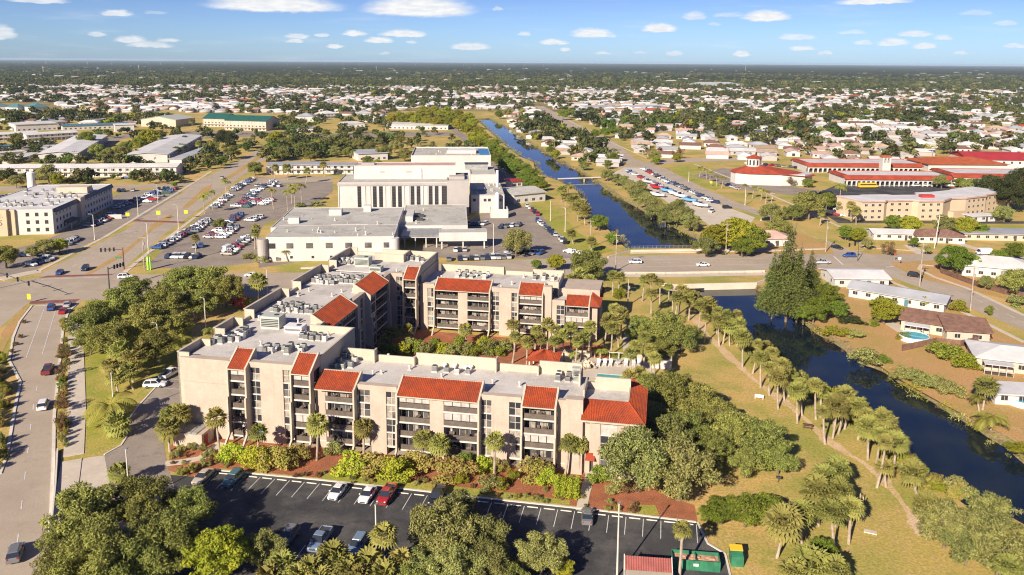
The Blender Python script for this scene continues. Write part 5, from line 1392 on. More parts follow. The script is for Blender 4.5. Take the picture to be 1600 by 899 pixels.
# detached houses that can be told apart
def house(px, py, w, d, rot, roofm, wall, label, rt='hip', h=2.8, rise=2.0, porch=False, carport=False, group=None, name='bungalow'):
    c = at(px, py); t = thing(name, label, 'house', c, rad(rot), group)
    mb = MB(); mb.box(-w / 2, w / 2, -d / 2, d / 2, 0, h); mb.build('wall', wall, t)
    mb = MB()
    if rt == 'hip': hiproof(mb, -w / 2, w / 2, -d / 2, d / 2, h + .15, rise, .7)
    elif rt == 'gable': gable(mb, -w / 2, w / 2, -d / 2, d / 2, h + .2, rise, .7, 0, 1)
    elif rt == 'flat': mb.box(-w / 2 - .7, w / 2 + .7, -d / 2 - .8, d / 2 + .7, h, h + .25)
    mb.build('roof', [roofm, wall], t)
    for x in spaced(-w / 2, w / 2, max(2, int(w / 3.5))): obj('window', win_simple(1.5, 1.2), t, (x, -d / 2 - .03, .9))
    for y in spaced(-d / 2, d / 2, 2): obj('window', win_simple(1.3, 1.2), t, (-w / 2 - .03, y, .9), rad(-90)); obj('window', win_simple(1.3, 1.2), t, (w / 2 + .03, y, .9), rad(90))
    mb = MB(); mb.box(w * .1, w * .1 + 1, -d / 2 - .06, -d / 2 - .005, 0, 2.1); mb.build('door', 'teal_roof' if 'blue' in label else 'bronze', t)
    if porch:
        mb = MB(); mb.box(-w * .45, -w * .45 + 6, -d / 2 - 3.2, -d / 2 - .05, 2.35, 2.5); mb.build('porch_roof', 'white_roof', t)
        mb = MB()
        for i in range(5): mb.box(-w * .45 + i * 1.47, -w * .45 + i * 1.47 + .1, -d / 2 - 3.2, -d / 2 - 3.1, 0, 2.35)
        mb.box(-w * .45, -w * .45 + 6, -d / 2 - 3.19, -d / 2 - 3.12, .9, 1.0); mb.build('screen_frame', 'white_trim', t)
        mb = MB(); mb.box(-w * .45 + .1, -w * .45 + 5.9, -d / 2 - 3.0, -d / 2 - .1, .02, .05); mb.build('porch_floor', 'interior', t)
    if carport:
        mb = MB(); mb.box(w / 2, w / 2 + 6, -d / 2, d / 2 - 2, 2.4, 2.6)
        mb.box(w / 2 + 5.7, w / 2 + 5.9, -d / 2 + .2, -d / 2 + .4, 0, 2.4); mb.box(w / 2 + 5.7, w / 2 + 5.9, d / 2 - 2.5, d / 2 - 2.3, 0, 2.4); mb.build('carport', 'silver_roof', t)
    return t
house(1334, 441, 17, 12, 0, 'white_roof', 'white_wall', 'pale blue trimmed bungalow with a broad white roof at the bridge corner', 'gable', 2.7, 1.3)
house(1404, 470, 26, 10, -38, 'silver_roof', 'white_wall', 'long bungalow with a plain grey roof between the blue-trimmed and brown-roofed houses', 'gable', 2.6, 1.3)
house(1468, 516, 18, 10, -30, 'brown_roof', 'cream_wall', 'brown-roofed bungalow with a screened porch beside the round pool', 'gable', 2.8, 2.0, porch=True)
house(1500, 523, 10, 12, -12, 'brown_roof', 'cream_wall', 'brown gabled end house adjoining the screened porch bungalow', 'gable', 2.8, 1.9)
house(1600, 572, 22, 12, -20, 'white_roof', 'cream_wall', 'white-roofed bungalow with a corner porch at the right edge', 'hip', 2.8, 1.6, porch=True)
house(1556, 428, 22, 14, -22, 'white_roof', 'white_wall', 'white double-gabled house behind the dark timber fence', 'hip', 3.6, 2.4)
house(1399, 372, 20, 9, -6, 'white_roof', 'white_wall', 'low bungalow with a corrugated white roof and an open carport', 'gable', 2.6, 1.0, carport=True)
house(1462, 376, 18, 10, -6, 'brown_roof', 'white_wall', 'white bungalow under a brown hipped roof beyond the side road', 'hip', 2.7, 2.0)
house(1560, 372, 32, 11, -4, 'silver_roof', 'cream_wall', 'long low bungalow with a pale roof and open veranda', 'flat', 2.7)
house(1202, 380, 14, 10, -4, 'pink_roof', 'white_wall', 'pink-grey roofed bungalow behind the tall dark conifer', 'hip', 2.8, 2.2)
house(1612, 452, 12, 9, -20, 'silver_roof', 'grey_wall', 'small grey house at the right edge behind the timber fence', 'gable', 2.7, 1.6)
house(1530, 345, 12, 5, 10, 'white_roof', 'white_wall', 'small white outbuilding in front of the peach flats', 'flat', 2.6)
house(1600, 626, 14, 6, -8, 'white_roof', 'white_wall', 'white low outbuilding beside the second round pool', 'flat', 2.4)
# fences, pools and yard things on the right bank
def fence(name, label, px, h, mat, bay=2.4, cat='fence'):
    P = g(px); t = thing(name, label, cat, P[0], 0)
    for i in range(len(P) - 1):
        d = P[i + 1] - P[i]; n = max(1, int(d.length / bay)); an = math.atan2(d.y, d.x); L = d.length / n
        pm = MB(); k = max(2, int(L / .3))
        for j in range(k): pm.box(L * j / k + .01, L * (j + 1) / k - .01, -.02 - .015 * (j % 2), .02 - .015 * (j % 2), .05, h)
        pm = pm.mesh('panel', mat)
        for j in range(n): obj('panel', pm, t, P[i] + d * (j / n) - P[0], an)
        po_ = MB(); po_.box(-.06, .06, -.06, .06, 0, h + .12); po_ = po_.mesh('post', mat)
        for j in range(n + 1): obj('post', po_, t, P[i] + d * (j / n) - P[0], an)
    return t
fence('timber_fence', 'dark brown fence round the yard of the house with the round pool', [(1409, 549), (1463, 538), (1500, 542), (1548, 532)], 1.7, 'brown_roof')
fence('timber_fence', 'dark timber fence in front of the white double-gabled house', [(1466, 416), (1470, 427), (1523, 447), (1570, 460), (1600, 466)], 1.8, 'wood_fence')
fence('white_fence', 'solid white fence beside the second round pool', [(1557, 622), (1600, 616), (1640, 611)], 1.8, 'white_fence')
def pool(px, py, r, label):
    t = thing('round_pool', label, 'swimming pool', at(px, py), 0)
    mb = MB(); n = 28
    for k in range(n):
        a, b = 2 * math.pi * k / n, 2 * math.pi * (k + 1) / n
        q = lambda a, rr, z: (math.cos(a) * rr, math.sin(a) * rr, z)
        mb.add([q(a, r, 0), q(b, r, 0), q(b, r, 1.25), q(a, r, 1.25), q(a, r - .15, 1.25), q(b, r - .15, 1.25), q(b, r - .15, .9), q(a, r - .15, .9)], [(0, 1, 2, 3), (3, 2, 5, 4), (4, 5, 6, 7)])
    mb.build('pool_wall', 'plastic_white', t)
    mb = MB(); mb.cyl(0, 0, .5, 1.12, r - .16, r - .16, 28); mb.build('water', 'blue_pool', t)
pool(1428, 531, 3.6, 'round above-ground pool with turquoise water beside the screened porch')
pool(1598, 630, 3.4, 'round above-ground pool at the right edge below the white fence')
ribbon('patio', [(1395, 505), (1450, 540)], 5, 0, .06, 'concrete')
ribbon('driveway', [(1480, 492), (1520, 512)], 6, 0, .05, 'concrete')
ribbon('driveway', [(1420, 383), (1440, 397)], 4, 0, .03, 'concrete'); ribbon('driveway', [(1495, 380), (1550, 396)], 3.5, 0, .03, 'concrete')
for i, (px, py) in enumerate([(1424, 508), (1432, 514), (1440, 520), (1445, 517)]):
    mb = MB(); mb.box(-.6, .6, -.35, .35, .4, .46); mb.box(-.6, .6, .3, .35, .46, .9)
    for sx in (-.55, .5): mb.box(sx, sx + .05, -.3, .3, 0, .4)
    tag(mb.build('patio_bench', 'wood_fence', None, at(px, py), i * .7), 'dark patio seat on the terrace behind the round pool', 'seat', 'patio seats behind the round pool')
# ------------------------------------------------------------------ vehicles
def loft(mb, st, m=0):
    """st: (x, half width, bottom z, top z) stations of a car body"""
    rings = []
    for x, w, zb, zt in st:
        zm = zb + (zt - zb) * .62
        rings.append([(x, -w * .88, zb), (x, -w, zb + .14), (x, -w, zm), (x, -w * .95, zt - .05), (x, -w * .82, zt), (x, w * .82, zt), (x, w * .95, zt - .05), (x, w, zm), (x, w, zb + .14), (x, w * .88, zb)])
    n = 10
    vs = [p for r in rings for p in r]
    fs = [(i * n + k, i * n + (k + 1) % n, (i + 1) * n + (k + 1) % n, (i + 1) * n + k) for i in range(len(st) - 1) for k in range(n)]
    fs += [tuple(range(n))[::-1], tuple(range((len(st) - 1) * n, len(st) * n))]
    mb.add(vs, [f[::-1] for f in fs], m)


def cabin(mb, xb0, xb1, xt0, xt1, wb, wt, zb, zt, m_roof=0, m_glass=1, split=None):
    """greenhouse: glass sides between pillars, painted roof"""
    b = [(xb0, -wb, zb), (xb1, -wb, zb), (xb1, wb, zb), (xb0, wb, zb)]
    t = [(xt0, -wt, zt), (xt1, -wt, zt), (xt1, wt, zt), (xt0, wt, zt)]
    mb.add(b + t, [(0, 1, 5, 4), (1, 2, 6, 5), (2, 3, 7, 6), (3, 0, 4, 7)], m_glass)
    mb.add([(x * .985 + .0, y * 1.01, zt - .01) for x, y, _ in t] + [(x * .9, y * .82, zt + .05) for x, y, _ in t], [(0, 1, 5, 4), (1, 2, 6, 5), (2, 3, 7, 6), (3, 0, 4, 7), (4, 5, 6, 7)], m_roof)
    def pil(x0, x1, X0, X1):
        for sg in (-1, 1):
            q = [(x0, sg * (wb + .012), zb), (x1, sg * (wb + .012), zb), (X1, sg * (wt + .012), zt), (X0, sg * (wt + .012), zt)]
            mb.add(q, [(0, 1, 2, 3) if sg < 0 else (3, 2, 1, 0)], m_roof)
    pil(xb0 - .02, xb0 + .12, xt0 - .02, xt0 + .12); pil(xb1 - .1, xb1 + .02, xt1 - .1, xt1 + .02)
    xm, Xm = (xb0 + xb1) / 2, (xt0 + xt1) / 2; pil(xm - .05, xm + .05, Xm - .05, Xm + .05)


def car_parts(kind):
    body, cab = MB(), MB()
    if kind == 'sedan':
        loft(body, [(-2.32, .74, .38, .84), (-2.2, .84, .28, .95), (-1.6, .90, .24, 1.0), (-.6, .92, .22, .95), (.7, .92, .22, .95), (1.5, .90, .24, .88), (2.1, .84, .26, .76), (2.32, .70, .34, .66)])
        cabin(cab, -1.75, 1.05, -1.05, .30, .80, .60, .93, 1.42); L, wx = 2.32, 1.4
    elif kind == 'suv':
        loft(body, [(-2.32, .80, .42, 1.0), (-2.25, .90, .32, 1.1), (-1.5, .94, .28, 1.12), (0, .95, .28, 1.1), (1.0, .94, .28, 1.08), (1.6, .92, .28, 1.02), (2.15, .87, .3, .92), (2.35, .74, .4, .8)])
        cabin(cab, -2.2, 1.1, -1.9, .45, .84, .68, 1.08, 1.68); L, wx = 2.35, 1.4
    elif kind == 'pickup':
        loft(body, [(-2.8, .90, .42, 1.05), (-2.75, .95, .36, 1.1), (-.7, .96, .34, 1.1), (.9, .96, .34, 1.1), (1.4, .95, .34, 1.08), (2.4, .92, .36, 1.0), (2.75, .8, .42, .88)])
        cabin(cab, -.75, 1.4, -.5, .75, .86, .70, 1.08, 1.78); L, wx = 2.78, 1.75
        body.box(-2.65, -.85, -.72, .72, 1.098, 1.104, 1)
        for sg in (-1, 1): body.box(-2.75, -.8, sg * .84 - .07, sg * .84 + .07, 1.1, 1.2, 0)
        body.box(-2.8, -2.7, -.86, .86, 1.1, 1.2, 0)
    else:      # van / box truck
        loft(body, [(-2.9, .95, .4, 2.3), (-2.85, 1.0, .35, 2.4), (1.2, 1.0, .35, 2.4), (1.35, .98, .35, 2.3), (1.45, .95, .35, 1.2), (2.4, .9, .36, 1.05), (2.55, .8, .42, .9)])
        cabin(cab, .9, 2.1, .9, 1.5, .90, .80, 1.05, 2.0); L, wx = 2.7, 1.7
    wheel = MB(); wheel.tube([(0, -.11, 0), (0, .11, 0)], .33 if kind != 'pickup' else .38, 12, 0)
    rimm = MB(); rimm.tube([(0, -.125, 0), (0, .125, 0)], .19, 8, 0)
    head, tail = MB(), MB()
    zt = {'sedan': .62, 'suv': .82, 'pickup': .88, 'van': .85}[kind]
    head.box(L - .22, L - .04, -.12, .12, zt - .07, zt + .09); tail.box(-L + .0, -L + .1, -.10, .10, zt + .05, zt + .28)
    grille = MB(); grille.box(L - .06, L + .03, -.45, .45, zt - .22, zt - .02)
    mir = MB(); mir.box(.75, .95, -1.06, -.9, .98, 1.12); mir.box(.75, .95, .9, 1.06, .98, 1.12)
    return body, cab, wheel, rimm, head, tail, grille, mir, L, wx, zt


NEARC, FARC = {}, {}
for kd in ('sedan', 'suv', 'pickup', 'van'):
    body, cab, wheel, rimm, head, tail, grille, mir, L, wx, zt = car_parts(kd)
    NEARC[kd] = (body.mesh('body', ['car_paint', 'metal_dark']), cab.mesh('cabin', ['car_paint', 'car_glass']), wheel.mesh('wheel', 'tyre'), rimm.mesh('rim', 'rim'), head.mesh('headlight', 'head_lamp'), tail.mesh('tail_light', 'tail_lamp'), grille.mesh('grille', 'metal_dark'), mir.mesh('mirror', 'car_paint'), L, wx, zt)
    f = MB()
    for src, off in ((body, {0: 0, 1: 3}), (cab, {0: 0, 1: 1})):
        b = len(f.v); f.v += src.v
        for q, mm in zip(src.f, src.m): f.f.append([i + b for i in q]); f.m.append(off[mm])
    for sx in (-1, 1):
        for sy in (-1, 1): f.tube([(sx * wx, sy * .84 - .1, .33), (sx * wx, sy * .84 + .1, .33)], .33, 8, 2)
    FARC[kd] = f.mesh('parked_car', ['car_paint', 'car_glass', 'tyre', 'metal_dark'])
CC = {'white': (.72, .72, .71), 'silver': (.42, .43, .44), 'grey': (.16, .165, .17), 'black': (.02, .02, .022), 'blue': (.03, .08, .26), 'red': (.36, .02, .025), 'dark blue': (.02, .035, .09),
      'tan': (.40, .35, .28), 'green': (.03, .11, .08), 'maroon': (.18, .03, .04), 'blue-grey': (.16, .22, .30), 'teal': (.04, .13, .17), 'light blue': (.12, .30, .50)}
NM = {'sedan': 'parked_car', 'suv': 'parked_car', 'pickup': 'pickup_truck', 'van': 'van'}
CAT = {'sedan': 'car', 'suv': 'car', 'pickup': 'pickup truck', 'van': 'van'}


def car(px, py, ang, kd, col, label, name=None, group=None, z=.02, s=1.0):
    """a car with its parts; ang is its heading in degrees, counter-clockwise from +X; (px, py) is its middle"""
    p = at(px, py, .7)
    t = thing(name or NM[kd], label, CAT[kd], (p.x, p.y, z), rad(ang), group, s)
    N = NEARC[kd]; c = CC[col] + (1,)
    for nm, k in (('body', 0), ('cabin', 1), ('grille', 6), ('mirror', 7)): o = obj(nm, N[k], t); o.color = c
    for sx in (-1, 1):
        for sy in (-1, 1):
            w = obj('wheel', N[2], t, (sx * N[9], sy * .84, .35)); obj('rim', N[3], w)
    for sy in (-.62, .62): obj('headlight', N[4], t, (0, sy, 0)); obj('tail_light', N[5], t, (0, sy, 0))
    return t


def farcar(p, ang, kd, col, label, group):
    o = obj(NM[kd], FARC[kd], None, (p.x, p.y, .02), ang); o.color = CC[col] + (1,)
    return tag(o, label, CAT[kd], group)


UA, VA = -10.6, 79.4         # directions of the building's axes
# car park in front of the flats
car(317, 744, VA - 180, 'sedan', 'tan', 'tan sedan parked first at the left end of the top row below the flats')
car(364, 748, VA - 180, 'suv', 'teal', 'dark teal car parked beside the tan sedan in the top row')
car(527, 767, VA - 180, 'sedan', 'white', 'bright white sedan parked below the wide yellow-green hedge')
car(574, 772, VA - 180, 'sedan', 'white', 'white sedan parked right beside the red pickup')
car(604, 773, VA - 180, 'pickup', 'red', 'red pickup truck with a black bed in the top row')
car(683, 775, VA - 180, 'pickup', 'black', 'black pickup truck half hidden by the tree in the top row')
car(918, 805, VA + 4, 'sedan', 'grey', 'dark grey sedan parked alone near the footpath foot')
car(450, 838, VA - 180, 'suv', 'grey', 'grey car parked leftmost in the row under the trees')
car(500, 843, VA - 180, 'pickup', 'blue-grey', 'blue-grey pickup parked between the grey and silver-blue cars')
car(559, 851, VA - 180, 'suv', 'blue-grey', 'silver-blue car parked beside the tall fan palm')
car(242, 600, 8, 'suv', 'white', 'white hatchback parked sideways by the drive behind the blank end wall')
car(266, 583, 75, 'pickup', 'white', 'white truck parked at the corner of the blank end wall')
# moving traffic
car(24, 863, 112, 'suv', 'grey', 'dark car with a blue-tinted roof driving up the boulevard', 'car')
car(68, 632, 110, 'suv', 'white', 'white car driving on the boulevard below the maroon truck', 'car')
car(75, 577, 108, 'pickup', 'maroon', 'maroon truck driving on the boulevard toward the junction', 'pickup_truck')
car(80, 480, 112, 'suv', 'blue', 'blue car waiting at the brick crosswalk', 'car')
car(98, 485, 112, 'sedan', 'red', 'red car waiting beside the blue one at the crosswalk', 'car')
car(105, 475, 112, 'sedan', 'silver', 'silver car ahead of the red one at the crosswalk', 'car')
car(93, 425, -75, 'sedan', 'blue', 'dark blue car waiting beyond the junction in the outer lane', 'car')
car(133, 419, -75, 'suv', 'dark blue', 'dark car waiting beyond the junction beside the median', 'car')
car(196, 432, 12, 'suv', 'white', 'white car with a roof light crossing the junction', 'car')
car(393, 429, 190, 'sedan', 'white', 'white car on the cross street behind the oak grove', 'car')
car(992, 409, 183, 'suv', 'white', 'white car at the left end of the bridge', 'car')
car(1098, 413, 183, 'sedan', 'white', 'white car in the middle of the bridge', 'car')
car(1285, 409.5, 3, 'pickup', 'silver', 'silver pickup waiting at the stop line by the conifer', 'pickup_truck')
car(1327, 399, 183, 'suv', 'blue', 'deep blue car turning in the right-hand junction', 'car')
car(1308, 386, -55, 'sedan', 'black', 'dark car waiting at the junction on the diagonal road', 'car')
car(1430, 430, -40, 'suv', 'black', 'black car driving down the diagonal road past the fence', 'car')
car(1536, 395, 184, 'van', 'white', 'white van parked by the hedge on the side road', 'van')
car(347, 277.5, 100, 'suv', 'silver', 'silver car driving on the far stretch of the boulevard', 'car')
car(196, 278, 3, 'sedan', 'blue', 'blue car parked in front of the white flats by the side street', 'car')
# lots further away: single-mesh cars, too small to show their parts
PAL = ['white'] * 7 + ['silver'] * 5 + ['grey'] * 4 + ['black'] * 3 + ['blue'] * 2 + ['red', 'dark blue', 'dark blue', 'tan', 'maroon', 'green']
def lot(a, b, n, where, off=65, fill=.95, kinds=('sedan', 'suv', 'suv', 'pickup'), pal=PAL):
    P, Q = at(*a), at(*b); d = Q - P; an = math.atan2(d.y, d.x)
    for i in range(n):
        if RND.random() > fill: continue
        p = P + d * ((i + .5) / n) + Vector((RND.uniform(-.2, .2), RND.uniform(-.2, .2), 0))
        k, c = RND.choice(kinds), RND.choice(pal)
        farcar(p, an + rad(off) + RND.choice([0, math.pi]) + RND.uniform(-.04, .04), k, c, c + (' pickup parked ' if k == 'pickup' else ' van parked ' if k == 'van' else ' car parked ') + where, 'vehicles ' + where)
w1 = 'in the hospital lot row along the boulevard'
lot((243, 391), (327, 345), 15, w1, 80); lot((332, 327), (363, 303), 9, w1, 80); lot((362, 300), (398, 278), 12, w1, 80)
w2 = 'in the middle rows of the hospital lot'
lot((262, 403), (312, 403), 7, w2, 90, pal=['dark blue', 'black', 'grey', 'white']); lot((325, 374), (375, 336), 12, w2, 78); lot((344, 374), (368, 356), 6, w2, 80)
lot((300, 388), (330, 384), 3, w2, 70, pal=['blue', 'silver']); lot((352, 401), (390, 372), 8, w2, 76); lot((368, 325), (392, 310), 6, w2, 80); lot((378, 328), (408, 312), 7, w2, 80)
lot((400, 300), (430, 284), 7, w2, 80); lot((388, 347), (408, 340), 4, w2, 85, pal=['white']); lot((407, 322), (425, 312), 4, w2, 85); lot((400, 291), (440, 292), 8, w2, 90)
farcar(at(356, 388, 1), rad(80), 'van', 'white', 'white box van among the cars of the hospital lot', None)
car(421, 404, 100, 'suv', 'tan', 'tan car first from the left below the emergency sign windows'); car(436, 403.5, 100, 'suv', 'grey', 'grey car second from the left below the emergency sign windows'); car(449, 403, 100, 'suv', 'black', 'black car between the grey and white cars below the emergency sign')
car(462, 402.5, 100, 'suv', 'white', 'white car parked next to the red one below the emergency sign'); car(476, 402, 100, 'sedan', 'red', 'red car parked last in the row below the emergency sign')
lot((285, 372), (325, 345), 8, w2, 80); lot((378, 318), (402, 298), 7, w2, 80); lot((300, 365), (318, 352), 4, w2, 80)
w3 = 'in the lot between the hospital and the canal'
lot((838, 345), (884, 382), 14, w3, -12, .95); lot((822, 322), (842, 338), 5, w3, -10); lot((697, 407), (800, 403.5), 12, w3, 86, .85, pal=['white', 'black', 'grey', 'silver', 'dark blue', 'grey', 'black']); lot((708, 393), (730, 392), 3, w3, 80)
lot((726, 352), (760, 352), 5, w3, 60); lot((780, 357), (815, 353), 4, w3, 40); lot((790, 395), (850, 398), 6, w3, 70); lot((885, 393), (912, 402), 3, w3, 40, pal=['white'])
lot((765, 236), (800, 268), 14, w3, -30, .9); lot((785, 268), (800, 285), 3, w3, 10, pal=['white', 'silver'])
w4 = 'in the lot beside the office block numbered 2525'
lot((178, 327), (250, 300), 13, w4, 85); lot((160, 347), (176, 337), 4, w4, 80); lot((137, 356), (160, 346), 4, w4, 80); lot((183, 300), (280, 296), 14, w4, 90, .6); lot((228, 318), (272, 296), 8, w4, 85)
lot((98, 385), (122, 373), 5, w4, 70, pal=['white', 'silver', 'grey']); lot((10, 402), (70, 398), 7, w4, 85); lot((45, 417), (80, 405), 4, w4, 70); lot((-5, 312), (30, 305), 6, w4, 80)
w5 = 'in the canalside lot among boats and trailers'
lot((1005, 265), (1050, 289), 13, w5, 45, .95, pal=PAL + ['red', 'blue', 'light blue']); lot((1048, 286), (1120, 319), 16, w5, 45, .95, pal=['black', 'dark blue', 'white', 'grey', 'silver']); lot((1020, 287), (1072, 311), 10, w5, 45, .8); lot((980, 268), (1030, 292), 12, w5, 40, .9, pal=['white', 'red', 'red', 'silver', 'blue'])
# boats on trailers
bt = MB(); loft(bt, [(-3, 1.0, .7, 1.5), (-1, 1.15, .6, 1.5), (1, 1.0, .6, 1.6), (2.4, .55, .9, 1.75), (3.2, .08, 1.4, 1.85)], 0)
bt.box(-1.2, .6, -.7, .7, 1.5, 1.56, 1); bt.box(-.3, .5, -.6, .6, 1.56, 2.3, 1); bt.box(-.5, .7, -.75, .75, 2.3, 2.38, 0); bt.box(-3.2, 3.4, -.08, .08, .4, .52, 2)
for sy in (-.85, .85): bt.tube([(-.6, sy - .1, .35), (-.6, sy + .1, .35)], .34, 8, 2)
BOAT = bt.mesh('trailer_boat', ['car_paint', 'car_glass', 'tyre'])
for i, (px, py, c, lb) in enumerate([(1026, 296, 'red', 'red boat on a trailer in the canalside lot'), (1042, 301, 'light blue', 'light blue boat on a trailer nearest the tall lot trees'), (1056, 306, 'white', 'white boat on a trailer left of the row end in the canalside lot'), (1062, 309, 'white', 'white covered boat on a trailer beside another white boat in the canalside lot'),
                                 (1077, 316, 'light blue', 'large blue and white boat on a trailer in the canalside lot'), (1095, 324, 'white', 'long white boat on a trailer at the lower end of the canalside lot'), (1028, 308, 'white', 'white boat on a trailer behind the palms of the canalside lot'), (1012, 287, 'silver', 'silver boat on a trailer between two red vehicles in the canalside lot')]):
    o = obj('trailer_boat', BOAT, None, at(px, py), rad(140 + RND.uniform(-15, 15)), 1.35); o.color = CC[c] + (1,); tag(o, lb, 'boat', 'boats on trailers')
farcar(at(1136, 326, 0), rad(5), 'suv', 'black', 'black car alone at the lower end of the canalside lot', None)
farcar(at(1112, 332, 0), rad(60), 'pickup', 'white', 'white pickup with a load at the lower end of the canalside lot', None)
w6 = 'beside the peach flats and the school'
lot((1268, 304), (1300, 302), 4, w6, 85, pal=['dark blue', 'blue', 'black']); lot((1285, 318), (1312, 330), 5, w6, 60); lot((1300, 336), (1325, 339), 3, w6, 20, pal=['white', 'red']); lot((1425, 292), (1455, 291), 2, w6, 10, pal=['white']); lot((1480, 291), (1530, 293), 4, w6, 20)
lot((1165, 256), (1250, 264), 9, w6, 70); lot((1135, 290), (1155, 298), 3, w6, 20)
BS = thing('school_bus', 'yellow school bus parked in front of the arcaded school wing', 'bus', at(1356, 294), rad(4))
mb = MB(); loft(mb, [(-5.5, 1.1, .6, 2.9), (-5.4, 1.2, .5, 3.0), (4.2, 1.2, .5, 3.0), (4.4, 1.18, .5, 2.9), (4.6, 1.1, .55, 1.7), (5.6, 1.0, .6, 1.5)]); mb.build('body', 'yellow_paint', BS)
mb = MB(); mb.box(-5.2, 4.2, -1.22, 1.22, 1.75, 2.45); mb.build('window_band', 'car_glass', BS)
for sx in (-3.5, 3.6):
    for sy in (-1, 1): mb = MB(); mb.tube([(sx, sy - .15, .5), (sx, sy + .15, .5)], .5, 12); mb.build('wheel', 'tyre', BS)

# ------------------------------------------------------------------ bridge
BR = thing('road_bridge', 'low concrete bridge with a railing carrying the cross street over the canal', 'bridge', at(1120, 440), 0)
def rel(b, px, z): return [tuple(at(x, y) - b.location + Vector((0, 0, z))) for x, y in px]
def strip_wall(t, name, px, z0, z1, w, mat):
    mb = MB(); P = [at(*p) - t.location for p in px]; ribbon_mb(mb, P, w, z0, z1); return mb.build(name, mat, t)
strip_wall(BR, 'parapet', [(965, 428.5), (1040, 428.5), (1195, 425.5)], 0, .75, .4, 'concrete')
strip_wall(BR, 'wing_wall', [(1030, 446), (1052, 448.5), (1182, 445.5), (1200, 439)], -2.0, .9, .5, 'concrete')
strip_wall(BR, 'parapet', [(950, 403.8), (985, 393.8), (1100, 392.2), (1195, 391)], -1.5, .75, .35, 'concrete')
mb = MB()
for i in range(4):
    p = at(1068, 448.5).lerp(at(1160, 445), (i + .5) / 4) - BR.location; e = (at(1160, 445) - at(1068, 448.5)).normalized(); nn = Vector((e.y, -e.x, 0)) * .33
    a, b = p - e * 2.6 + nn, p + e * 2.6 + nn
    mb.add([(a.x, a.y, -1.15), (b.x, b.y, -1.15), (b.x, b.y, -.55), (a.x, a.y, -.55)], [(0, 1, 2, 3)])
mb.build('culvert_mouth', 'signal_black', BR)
def railing(t, px, h, mat, bay=1.6, zb=0.0):
    P = [at(*p) - t.location for p in px]; mb = MB()
    for i in range(len(P) - 1):
        d = P[i + 1] - P[i]; n = max(1, int(d.length / bay))
        for j in range(n + 1): q = P[i] + d * (j / n); mb.box(q.x - .035, q.x + .035, q.y - .035, q.y + .035, zb, zb + h)
        for z in (h, h * .55): mb.tube([P[i] + Vector((0, 0, zb + z)), P[i + 1] + Vector((0, 0, zb + z))], .035, 5)
    return mb.build('railing', mat, t)
railing(BR, [(972, 395), (985, 389.5), (1100, 388), (1185, 387)], 1.15, 'galvanised')
railing(BR, [(960, 430), (1040, 430.5), (1190, 427.5)], 1.1, 'galvanised', 3.0)
FB = thing('footbridge', 'narrow pale pipe bridge across the far canal', 'bridge', at(905, 281), 0)
strip_wall(FB, 'deck', [(872, 281.5), (938, 279)], .5, 1.0, 1.6, 'white_trim'); mb = MB(); mb.cyl(3, 0, -1.3, .5, .35, .35, 8); mb.build('pier', 'white_trim', FB)

# ------------------------------------------------------------------ poles, lamps, signals, signs
def pole(px, py, h, label, name='street_lamp', arm=0, armdir=0, mat='pale_pole', r=.11, heads=1, cat='lamp post', group=None):
    t = thing(name, label, cat, at(px, py), 0, group)
    mb = MB(); mb.cyl(0, 0, 0, h, r * 1.25, r * .8, 8); mb.cyl(0, 0, 0, .35, r * 2.2, r * 2, 8); mb.build('pole', mat, t)
    for k in range(heads):
        a = rad(armdir) + k * math.pi; c, s_ = math.cos(a), math.sin(a)
        if arm:
            mb = MB(); mb.tube([(0, 0, h * .96), (c * arm * .5, s_ * arm * .5, h + .25), (c * arm, s_ * arm, h + .3)], [r * .6, r * .5, r * .4], 6); mb.build('arm', mat, t)
        mb = MB(); e = arm + .25; mb.box(-.32, .32, -.15, .15, h + .22 if arm else h - .06, h + .38 if arm else h + .1); mb.build('lamp_head', 'metal_grey', t, (c * e, s_ * e, 0), a)
    return t
pole(964, 903, 10.9, 'tall pale lamp post at the lower edge beside the red-roofed bin shelter', armdir=60)
pole(589, 900, 10.5, 'tall lamp post among the palms below the parked silver-blue car', armdir=60)
pole(203, 790, 9.5, 'pale lamp post beside the drive above the big tree group', armdir=90)
pole(179, 655, 9.5, 'pale lamp post on the lawn beside the large feather palm', armdir=90)
pole(249, 566, 9.3, 'lamp post at the top of the drive near the blank end wall', arm=.6, armdir=180)
pole(322, 521, 9.3, 'lamp post on the shaded lawn beside the left wing', arm=.6, armdir=180)
pole(418, 463, 8.5, 'lamp post between the round palm and the outer parapet', armdir=180)
for i, (px, py, h, nm) in enumerate([(216, 337, 9, 'in the car park by the boulevard grass'), (247, 317, 9, 'at the far end of the office car park'), (279, 358, 10, 'on the boulevard opposite the emergency lot'), (148, 375, 10, 'at the car park entry below the office block'),
                                   (232, 395, 11, 'beside the utility pole on the boulevard'), (360, 262, 8, 'near the white flats beside the boulevard'), (771, 395, 11, 'beside the dark asphalt loading yard of the hospital'), (883, 362, 10, 'on the grass between the hospital and the canal'), (860, 345, 9, 'at the edge of the canal grass by the workshop'),
                                   (1076, 284, 6, 'on the green lawn across from the boats'), (1164, 321, 8, 'on the verge of the diagonal road by the church'), (1189, 345, 6, 'with a round white head at the lot exit'), (305, 262, 8, 'in front of the long white flats')]):
    pole(px, py, h, 'slim pale lamp post ' + nm, arm=1.2 if i in (3, 2, 7) else 0, armdir=180, r=.13)
